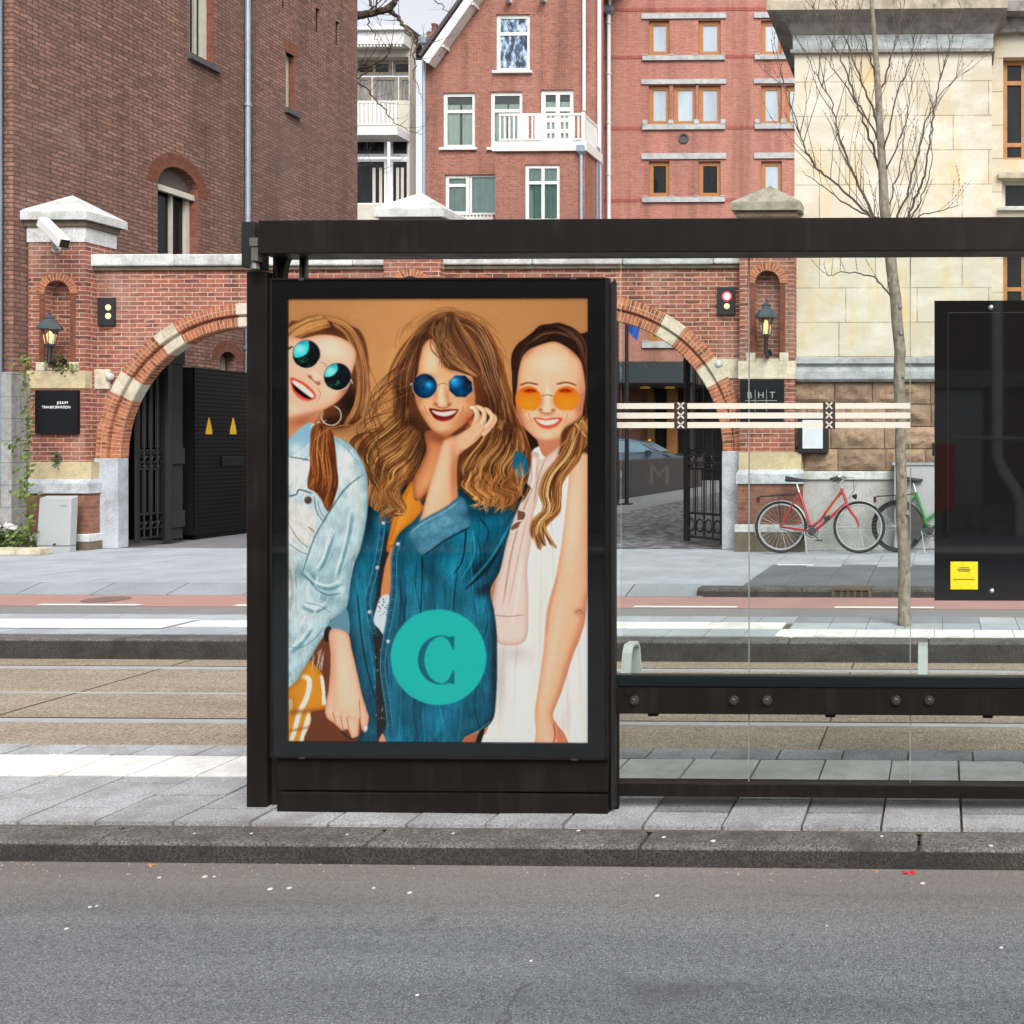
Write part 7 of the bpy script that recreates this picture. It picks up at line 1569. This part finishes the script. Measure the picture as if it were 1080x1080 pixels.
for u, v, r in ((953, 540, .018), (950, 435, .02), (946, 350, .02), (942, 295, .018), (952.5, 600, .014), (948, 395, .017), (949, 500, .015), (945.5, 322, .018)):
    q = tp(u, v, -.035); b.lathe(q+Vector((tr.choice((-.03, .03)), 0, -.02)), [(.001, -.02), (r, 0), (r*.8, .025), (.001, .045)], 7)
b.build('trunk', M['bark'], t, smooth=True)
def jag(pts, n=5, amp=.006):
    out = []
    for i in range(len(pts)-1):
        for k in range(n):
            p = pts[i].lerp(pts[i+1], k/n)
            out.append(p+Vector((tr.gauss(0, amp), tr.gauss(0, amp*.5), tr.gauss(0, amp*.6))) if (i or k) else p)
    return out+[pts[-1]]
b = MB()
def twigs(pts, r, depth, dens=.6, L=.42):
    for i in range(3, len(pts)):
        if tr.random() < dens*.75:
            d = (pts[i]-pts[i-1]).normalized(); s = Vector((tr.choice((-1, 1))*tr.uniform(.4, 1), tr.uniform(-.7, .7), tr.uniform(.35, 1.1)))
            e = (d*.9+s*.75).normalized(); l = L*tr.uniform(.45, 1.35); q = [pts[i]]
            for k in range(5): e = (e+Vector((tr.gauss(0, .07), tr.gauss(0, .07), tr.gauss(.09, .06)))).normalized(); q.append(q[-1]+e*l/5)
            b.tube(q, r*.5, 4, .0012, cap=False)
            if depth: twigs(q, r*.5, depth-1, .5, L*.55)
            for k in range(1, 6):
                if tr.random() < .5: c = q[k]; b.lathe(c, [(.001, -.004), (.0045, .003), (.001, .011)], 4)
def branch(px_, r0, dy, dens=.6, L=.42, r1=.002):
    pts = [tp(u, v, dy*i/(len(px_)-1)) for i, (u, v) in enumerate(px_)]; j = jag(pts); b.tube(j, r0, 6, r1, cap=False); twigs(j, max(r0*.7, .004), 1, dens, L)
branch([(944.5, 318), (934, 305), (922, 292), (905, 288), (888, 287), (874, 291), (868, 287)], .008, -.3, .4, .25)
branch([(938, 262), (929, 245), (922, 230), (908, 200), (895, 172), (886, 145), (878, 110), (862, 80), (848, 52)], .016, .35, .6)
branch([(936, 245), (918, 228), (900, 210), (880, 192), (862, 178), (850, 160), (842, 135), (832, 100), (826, 85)], .013, -.35, .55)
branch([(930, 232), (908, 224), (888, 212), (872, 200), (858, 190), (846, 180)], .009, .25, .5, .3)
branch([(939, 275), (950, 255), (958, 228), (968, 205), (975, 185), (980, 150), (985, 115), (992, 80), (1003, 45), (1010, 24)], .014, -.3, .5)
branch([(939, 270), (942, 250), (946, 235), (958, 200), (968, 160), (976, 130), (985, 108), (1000, 90), (1020, 74)], .013, .3, .5)
branch([(940, 268), (948, 240), (964, 225), (978, 195), (983, 170), (982, 140)], .010, .15, .5)
branch([(957, 234), (975, 226), (995, 222), (1012, 216)], .006, -.2, .5, .25)
branch([(932, 195), (925, 170), (915, 140), (905, 110), (890, 70), (875, 40), (860, 12), (850, -15)], .012, .3, .65)
branch([(928, 135), (920, 112), (908, 85), (895, 50), (885, 20), (878, -10)], .011, -.3, .65)
branch([(926, 105), (936, 75), (944, 45), (950, 20), (956, -10)], .010, .3, .65)
branch([(925, 85), (915, 55), (908, 25), (902, -10)], .009, .2, .6)
branch([(931, 185), (944, 160), (955, 130), (962, 95), (960, 75)], .008, -.25, .5)
branch([(935, 225), (944, 196), (950, 170), (954, 140), (957, 110)], .008, .3, .5)
branch([(929, 150), (914, 125), (896, 95), (880, 75), (866, 55)], .009, -.2, .6)
branch([(930, 165), (939, 130), (947, 95), (962, 60), (966, 30)], .008, -.35, .6)
b.build('crown', M['twig'], t)
# tree behind the brown building: only some boughs reach into view
t = thing('bare_tree', 'large bare tree behind the brown brick building, its boughs reaching across the white sky', 'tree', (-16.4, 25.5, 0)); YQ = 25.5
b = MB(); b.tube([(-16.4, YQ, 0), (-16.5, YQ, 4), (-16.3, YQ+.1, 8), (-16.2, YQ, 11), (-15.8, YQ+.2, 13.5)], [.30, .26, .22, .17, .10], 10); b.build('trunk', M['bark'], t, smooth=True)
b = MB(); tp2 = lambda u, v, dy=0: at(u, v, YQ+dy)
def bough(px_, r0, r1, dy=0, dens=.6, L=1.0):
    pts = [tp2(u, v, dy*i/len(px_)) for i, (u, v) in enumerate(px_)]; j = jag(pts, 4, .03); b.tube(j, r0, 6, r1, cap=False); twigs(j, r0*.42, 1, dens, L)
bough([(296, 60), (322, 40), (350, 26), (378, 16), (390, 14.5), (400, 12), (409, 10), (415, 3), (422, -6), (440, -20)], .12, .05, -.5, .3)
bough([(390, 14), (393, 7), (390, -2), (386, -14)], .045, .02, .3, .6)
bough([(409, 11), (418, 16), (424, 23), (430, 33), (436, 41), (440, 48), (437, 62)], .055, .018, -.6, .6, .8)
bough([(436, 41), (444, 46), (452, 51)], .02, .008, -.2, .6, .5)
bough([(388, 15), (390, 26), (395, 38), (400, 45)], .02, .006, .2, .6, .6)
bough([(295, 150), (330, 120), (360, 88), (382, 72), (400, 66), (409, 54), (414, 46)], .05, .012, -.4, .8, 1.0)
bough([(295, 160), (330, 130), (360, 98), (380, 78), (396, 72), (412, 70)], .035, .008, .4, .8, .9)
bough([(295, 40), (340, 60), (372, 82), (386, 92), (398, 106), (406, 116), (412, 126), (432, 138), (445, 142)], .032, .006, -.3, .6, .8)
bough([(295, 215), (345, 200), (375, 176), (392, 172), (405, 178)], .03, .006, .3, .8, .8)
bough([(437, 62), (436, 80), (441, 96), (446, 106)], .016, .005, 0, .5, .5)
bough([(455, -6), (466, 6), (474, 14), (484, 22)], .018, .004, 0, .5, .5)
b.build('crown', M['twig'], t)

# ---------------------------------------------------------------- bicycles (built side-on, front wheel towards +x, then set in place)
def bicycle(name, label, loc, paint, tyre, fender, step=True, lean=0.0, silver=True, seatm='plastic', pink=False):
    t = thing(name, label, 'bicycle', (0, 0, 0)); Rw = .322; y0 = 0.0
    rh, fh, bb = Vector((0, 0, .345)), Vector((1.035, 0, .345)), Vector((.415, 0, .285))
    st, hb, ht, tw = Vector((.235, 0, .80)), Vector((.865, 0, .665)), Vector((.80, 0, .845)), None
    for hub in (rh, fh):
        b = MB(); b.ring(hub, (0, 1, 0), Rw+.004, .019, 48, 8); w = b.build('wheel', M[tyre], t, smooth=True)
        b = MB(); b.ring(hub, (0, 1, 0), Rw-.024, .014, 48, 6); b.build('rim', M['alu' if silver else 'plastic'], w, smooth=True)
        b = MB()
        for k in range(28):
            a = 2*math.pi*k/28; s = .022*(-1 if k % 2 else 1); a2 = a+.28*(1 if k % 4 < 2 else -1)
            b.tube([hub+Vector((.018*math.cos(a2), s, .018*math.sin(a2))), hub+Vector(((Rw-.022)*math.cos(a), 0, (Rw-.022)*math.sin(a)))], .0013, 3, cap=False)
        b.build('spokes', M['alu'], w)
        b = MB(); b.lathe(hub+Vector((0, -.05, 0)), [(.012, 0), (.024, .015), (.018, .03), (.018, .07), (.024, .085), (.012, .10)], 10, ax=(0, 1, 0)); b.build('hub', M['alu'], w)
    b = MB(); up = Vector((0, .045, 0)); r = .020
    b.tube([bb, st], .021, 8)
    if step:
        b.tube([bb+Vector((-.02, 0, .05)), bb+Vector((.10, 0, .14)), hb+Vector((-.02, 0, .17))*1.0+Vector((-.03, 0, 0))], r, 8); b.tube([bb+Vector((.02, 0, 0)), bb+Vector((.13, 0, .09)), hb], r, 8)
    else:
        b.tube([bb, hb], .022, 8); b.tube([bb+Vector((-.045, 0, .14)), hb+Vector((-.03, 0, .10))], r, 8)
    b.tube([hb+Vector((.008, 0, -.02)), ht+Vector((-.004, 0, .01))], .021, 8)
    for s in (-1, 1):
        o = up*s; b.tube([rh+o, bb+o*.5], .014, 6); b.tube([rh+o, rh.lerp(st, .82)+o*.5, st+Vector((-.006, 0, -.06))+o*.3], .012, 6)
        b.tube([hb+o*.9+Vector((.01, 0, -.03)), hb+o+Vector((.045, 0, -.10)), fh+o+Vector((-.035, 0, .10)), fh+o], [.019, .017, .014, .012], 6)
    b.build('frame', M[paint], t, smooth=True)
    if pink:
        b = MB(); b.tube([bb.lerp(st, .25), bb.lerp(st, .72)], .019, 8); b.build('seat_tube_wrap', M['salmon'], t, smooth=True)
    if step:
        b = MB(); q0 = bb+Vector((.13, -.0165, .15)); q1 = hb+Vector((-.07, -.0165, .12)); b.bar(q0.lerp(q1, .2), q0.lerp(q1, .85), .004, .022, up=(0, 1, 0)); b.build('decal', M['decal'], t)
    def fenders(hub, a0, a1):
        b = MB(); rows = []
        for k in range(25):
            a = a0+(a1-a0)*k/24; d = Vector((math.cos(a), 0, math.sin(a))); c = hub+d*(Rw+.030)
            rows.append([c+Vector((0, -.028, 0))-d*.012, c+Vector((0, -.015, 0)), c+Vector((0, .015, 0)), c+Vector((0, .028, 0))-d*.012])
        b.grid(rows); return b
    fenders(rh, R(20), R(200)).build('mudguard', M[fender], t, smooth=True); fenders(fh, R(55), R(168)).build('mudguard', M[fender], t, smooth=True)
    b = MB(); b.tube([st, st+Vector((-.035, 0, .12))], .0125, 8); b.build('seat_post', M['alu'], t)
    sc_ = st+Vector((-.045, 0, .135)); b = MB(); rows = []
    for i in range(9):
        f = i/8; x = -.13+.27*f; w = .085*(1-f)**.8+.018; h = .028*(1-f)+.02; dz = .02*(1-f)**2
        rows.append([sc_+Vector((x, w*math.cos(a), dz+.02+h*(max(math.sin(a), -.6)))) for a in [2*math.pi*k/10 for k in range(10)]])
    b.grid(rows, True, cap=True); b.build('saddle', M[seatm], t, smooth=True)
    b = MB(); b.tube([ht, ht+Vector((-.02, 0, .085)), ht+Vector((.035, 0, .135))], .012, 8); g = ht+Vector((.035, 0, .135))
    for s in (-1, 1): b.tube([g, g+Vector((.02, .10*s, .02)), g+Vector((-.02, .22*s, .03)), g+Vector((-.15, .27*s, -.01))], .011, 8)
    hbr = b.build('handlebar', M['alu'], t, smooth=True)
    b = MB()
    for s in (-1, 1): b.tube([g+Vector((-.06, .245*s, .018)), g+Vector((-.165, .275*s, -.014))], .0165, 8); b.tube([g+Vector((-.03, .225*s, .0)), g+Vector((-.09, .25*s, -.035)), g+Vector((-.13, .262*s, -.045))], .006, 5)
    b.build('grip', M['plastic'], hbr); b = MB()
    b.tube([g+Vector((-.05, -.2, .0)), g+Vector((.12, -.08, .02)), g+Vector((.13, -.02, -.15)), hb+Vector((.03, -.02, .06))], .0035, 5); b.tube([g+Vector((-.05, .2, .0)), g+Vector((.16, .06, -.03)), g+Vector((.10, 0, -.24)), hb+Vector((-.04, .0, .03))], .0035, 5); b.build('cable', M['plastic'], hbr)
    b = MB(); b.lathe(hb+Vector((.075, 0, .085)), [(.012, 0), (.034, .03), (.038, .06), (.001, .065)], 12, ax=(1, 0, -.1)); b.build('headlight', M['plastic'], t, smooth=True)
    b = MB(); b.ring(bb+Vector((0, -.045, 0)), (0, 1, 0), .078, .006, 30, 5); b.lathe(bb+Vector((0, -.05, 0)), [(.06, 0), (.06, .004)], 20, ax=(0, 1, 0)); b.tube([bb+Vector((0, -.06, 0)), bb+Vector((.10, -.065, -.115))], .009, 6); b.tube([bb+Vector((0, .06, 0)), bb+Vector((-.10, .065, .115))], .009, 6)
    b.obox(bb+Vector((.10, -.10, -.115)), (.045, 0, 0), (0, .03, 0), (0, 0, .010)); b.obox(bb+Vector((-.10, .10, .115)), (.045, 0, 0), (0, .03, 0), (0, 0, .010)); b.build('crank', simple('dark_crank_metal', (.09, .09, .09), .4, metal=.7), t)
    b = MB(); b.tube([bb+Vector((0, -.047, .075)), rh+Vector((0, -.047, .036))], .004, 5); b.tube([bb+Vector((0, -.047, -.075)), rh+Vector((0, -.047, -.036))], .004, 5); b.build('chain', M['plastic'], t)
    b = MB(); zr = rh.z+Rw+.095
    for s in (-1, 1): b.tube([(-.28, .055*s, zr-.02), (.0, .06*s, zr), (.17, .045*s, zr+.01), (.20, .02*s, zr+.03)], .007, 6); b.tube([rh+Vector((0, .05*s, 0)), (-.03, .06*s, zr)], .006, 5)
    for x in (-.27, -.18, -.08, .02): b.tube([(x, -.055, zr-.01), (x, .055, zr-.01)], .006, 5)
    b.build('luggage_rack', M['plastic'], t)
    b = MB(); b.box(-.325, -.29, -.03, .03, zr-.10, zr-.02); b.build('rear_light', simple('dark_red_lens', (.08, .01, .012), .3), t)
    b = MB(); b.tube([bb+Vector((-.10, -.05, .0)), Vector((bb.x-.055, -.12, .01)), Vector((bb.x-.03, -.125, .004))], .008, 6); b.build('kickstand', M['alu'], t)
    b = MB(); b.obox(bb+Vector((.20, -.03, .17)), (.035, 0, .02), (0, .02, 0), (-.012, 0, .03)); b.build('frame_lock', M['plastic'], t)
    if not step:
        b = MB(); a0, a1 = R(95), R(230); c = rh+Vector((0, -.05, 0)); ring_ = [c+Vector((math.cos(a), 0, math.sin(a)))*(Rw+.01) for a in [R(-35)+(R(260))*k/24 for k in range(25)]]
        b.face([c+Vector((.05, 0, -.05))]+ring_[:12]); b.build('skirt_guard', simple('smoky_skirt_guard', (.05, .05, .05), .4), t)
    # geometry is local: lean about the ground line and move
    t.location = loc; t.rotation_euler = (lean, 0, 0); return t
p = at(823.5, 583.5, 13.72); bicycle('bicycle', 'red step-through bicycle with silver mudguards leaning by the sandstone base', (p.x, 13.72, .012), 'red_paint', 'tyre', 'alu', True, R(-4))
p = at(947, 583, 13.84); bicycle('bicycle', 'black and neon green bicycle half hidden behind the tree and the information case', (p.x, 13.84, .012), 'green_paint', 'tyre', 'plastic', False, R(-3), False, pink=True)

# ---------------------------------------------------------------- yard beyond the right arch
lw = MB(); q0, q1 = Vector((PX(560, 24.5), 23.6, 0)), at(736, 512, 36.0)
q0 = Vector((PX(640, 27.0), 27.0, 0)); q1 = Vector((PX(737, 36.5), 36.5, 0)); d = (q0-q1).normalized(); q0 = q0+d*6
lw.bar(q0+Vector((0, 0, .52)), q1+Vector((0, 0, .52)), .25, 1.04)
T(lw.build('low_wall', M['lowwall'], None, bevel=.02), 'low charcoal wall in front of the parked car beyond the right arch', 'wall')
def flagpole(u, y, label): 
    t = thing('flagpole', label, 'flagpole', (PX(u, y), y, 0)); x = PX(u, y)
    b = MB(); b.tube([(x, y, 0), (x, y, 6.1)], .052, 10, .04); b.build('pole', M['iron'], t, smooth=True); b = MB(); b.lathe((x, y, 6.1), [(.05, 0), (.055, .03), (.001, .08)], 10); b.build('finial', M['alu'], t)
    b = MB(); b.box(x-.12, x+.12, y-.12, y+.12, 0, .03); b.build('foot', M['iron'], t)
flagpole(650.5, 25.0, 'black flagpole carrying the orange flag in the yard'); flagpole(661, 25.2, 'black flagpole carrying the blue flag in the yard')
def flag(u0, v0, pts, y, m, label):
    b = MB(); n = 10; rows = []
    for j in range(n+1):
        f = j/n; row = []
        for i in range(n+1):
            g = i/n; (a, c), (e, h) = pts(f); u = a+(e-a)*g; v = c+(h-c)*g; p = at(u, v, y); row.append(p+Vector((0, .06*math.sin(g*5+f*2), 0)))
        rows.append(row)
    b.grid(rows); T(b.build('flag', m, smooth=True), label, 'flag')
flag(0, 0, lambda f: ((662.3, 318+f*31), (682-f*10.5, 318+f*41)), 25.2, M['flag_blue'], 'limp blue flag hanging from its pole beyond the right arch')
flag(0, 0, lambda f: ((641, 310+f*34), (651.3-f*.4, 312+f*46)), 25.0, M['flag_orange'], 'orange red flag on the pole beside the panel, beyond the right arch')
# car
yc_ = 38.6; x_ = PX(727, yc_)
car = thing('parked_car', 'pale silver blue car parked behind the low charcoal wall', 'car', (x_-1.0, yc_, .08)); k = lambda u: PX(u, yc_)
X0 = k(605); prof = [(0, .35), (.02, .75), (.10, 1.0), (.45, 1.08), (1.0, 1.50), (1.5, 1.60), (2.3, 1.60), (2.75, 1.50), (3.45, 1.10), (3.75, 1.05), (4.35, .93), (4.55, .75), (4.58, .40), (4.4, .25), (.2, .25)]
b = MB(); hw = .86; rows = []
for s, sc1 in ((-hw, .97), (-hw+.05, 1.0), (hw-.05, 1.0), (hw, .97)):
    rows.append([(X0+px_, yc_+(s if z < 1.06 else s*.86), .08+z*(sc1 if z > .3 else 1)) for px_, z in prof])
b.grid([r for r in rows], True); b.face(rows[0]); b.face(rows[-1]); b.build('body', M['car_blue'], car, bevel=.03)
for s in (-1, 1):
    yy = yc_+s*hw*.905; 
    for pl in ([(.62, 1.12), (1.06, 1.46), (1.55, 1.52), (1.55, 1.10)], [(1.64, 1.10), (1.64, 1.52), (2.22, 1.52), (2.22, 1.10)], [(2.32, 1.10), (2.32, 1.52), (2.68, 1.46), (3.22, 1.12)]):
        b = MB(); b.poly(YP(yy), [(X0+a, .08+z) for a, z in pl], (), s*-.0+.012, -.012); b.build('side_window', M['car_glass'], car)
    b = MB(); b.obox((X0+3.05, yc_+s*(hw+.08), 1.20), (.09, 0, 0), (0, .09, 0), (0, 0, .065)); b.build('mirror', M['car_dark'], car, bevel=.02)
    for wx in (.85, 3.62):
        b = MB(); c = Vector((X0+wx, yc_+s*(hw-.10), .40)); b.lathe(c, [(.22, -.11), (.31, -.11), (.33, -.06), (.33, .06), (.31, .11), (.22, .11)], 28, ax=(0, 1, 0)); w = b.build('wheel', M['tyre'], car, smooth=True)
        b = MB(); b.lathe(c, [(.21, -.115), (.21, .115)], 20, ax=(0, 1, 0)); b.build('rim', M['alu'], w)
    b = MB(); b.obox((X0+4.42, yc_+s*.62, .82), (.12, 0, .02), (0, .16, 0), (0, 0, .07)); b.build('headlight', M['lens'], car, bevel=.02)
b = MB(); b.poly(Plane((0, yc_, 0), (1, 0, 0), (0, -1, 0)), [(0, 0), (0, 0), (0, 0)], (), 0, 0) if False else None
b.grid([[(X0+2.80, yc_-.70, 1.555), (X0+2.80, yc_+.70, 1.555)], [(X0+3.42, yc_-.74, 1.215), (X0+3.42, yc_+.74, 1.215)]]); b.build('windscreen', M['car_glass'], car)
b = MB(); b.box(X0+2.9, X0+2.98, yc_-.35, yc_-.25, 1.60, 1.66); b.build('roof_light', M['amber'], car)
# made-up red block across the street, added for its reflection in the dark case
rb = thing('litter_bin', 'red litter bin on a post on the opposite pavement', 'bin', (.04, -8.0, 0))
b = MB(); b.box(-.10, .18, -8.15, -7.85, .42, 1.46); b.build('bin_body', M['redbag'], rb, bevel=.03); b = MB(); b.tube([(.04, -8, 0), (.04, -8, .43)], .03, 8); b.build('post', M['iron'], rb)

# ---------------------------------------------------------------- daylight: bright overcast sky and a soft high sun
w = bpy.data.worlds.new('World'); SC.world = w; w.use_nodes = True; nt = w.node_tree; bg = nt.nodes['Background']
sky = nt.nodes.new('ShaderNodeTexSky'); sky.sky_type = 'NISHITA'; sky.sun_disc = False; sky.sun_elevation = R(SUN_EL); sky.sun_rotation = R(SUN_ROT); sky.air_density = 1.0; sky.dust_density = 4.0; sky.ozone_density = 1.0; sky.altitude = 0
hs_ = nt.nodes.new('ShaderNodeHueSaturation'); hs_.inputs['Saturation'].default_value = .22; hs_.inputs['Value'].default_value = 1.15; nt.links.new(sky.outputs[0], hs_.inputs['Color']); nt.links.new(hs_.outputs[0], bg.inputs['Color']); bg.inputs['Strength'].default_value = SKY
sl = bpy.data.lights.new('sun', 'SUN'); sl.energy = SUN; sl.angle = R(30); sl.color = (1.0, .965, .92); so = bpy.data.objects.new('sun', sl); COL.objects.link(so)
az = R(SUN_ROT); dv = Vector((math.sin(az)*math.cos(R(SUN_EL)), math.cos(az)*math.cos(R(SUN_EL)), math.sin(R(SUN_EL)))); so.rotation_euler = dv.to_track_quat('Z', 'Y').to_euler()
SC.view_settings.view_transform = 'Standard'; SC.view_settings.look = 'None'; SC.view_settings.exposure = EXPO; SC.view_settings.gamma = 1
SC.render.engine = 'CYCLES'; SC.cycles.max_bounces = 8; SC.cycles.transparent_max_bounces = 16; SC.cycles.use_denoising = True; SC.cycles.caustics_reflective = False; SC.cycles.caustics_refractive = False
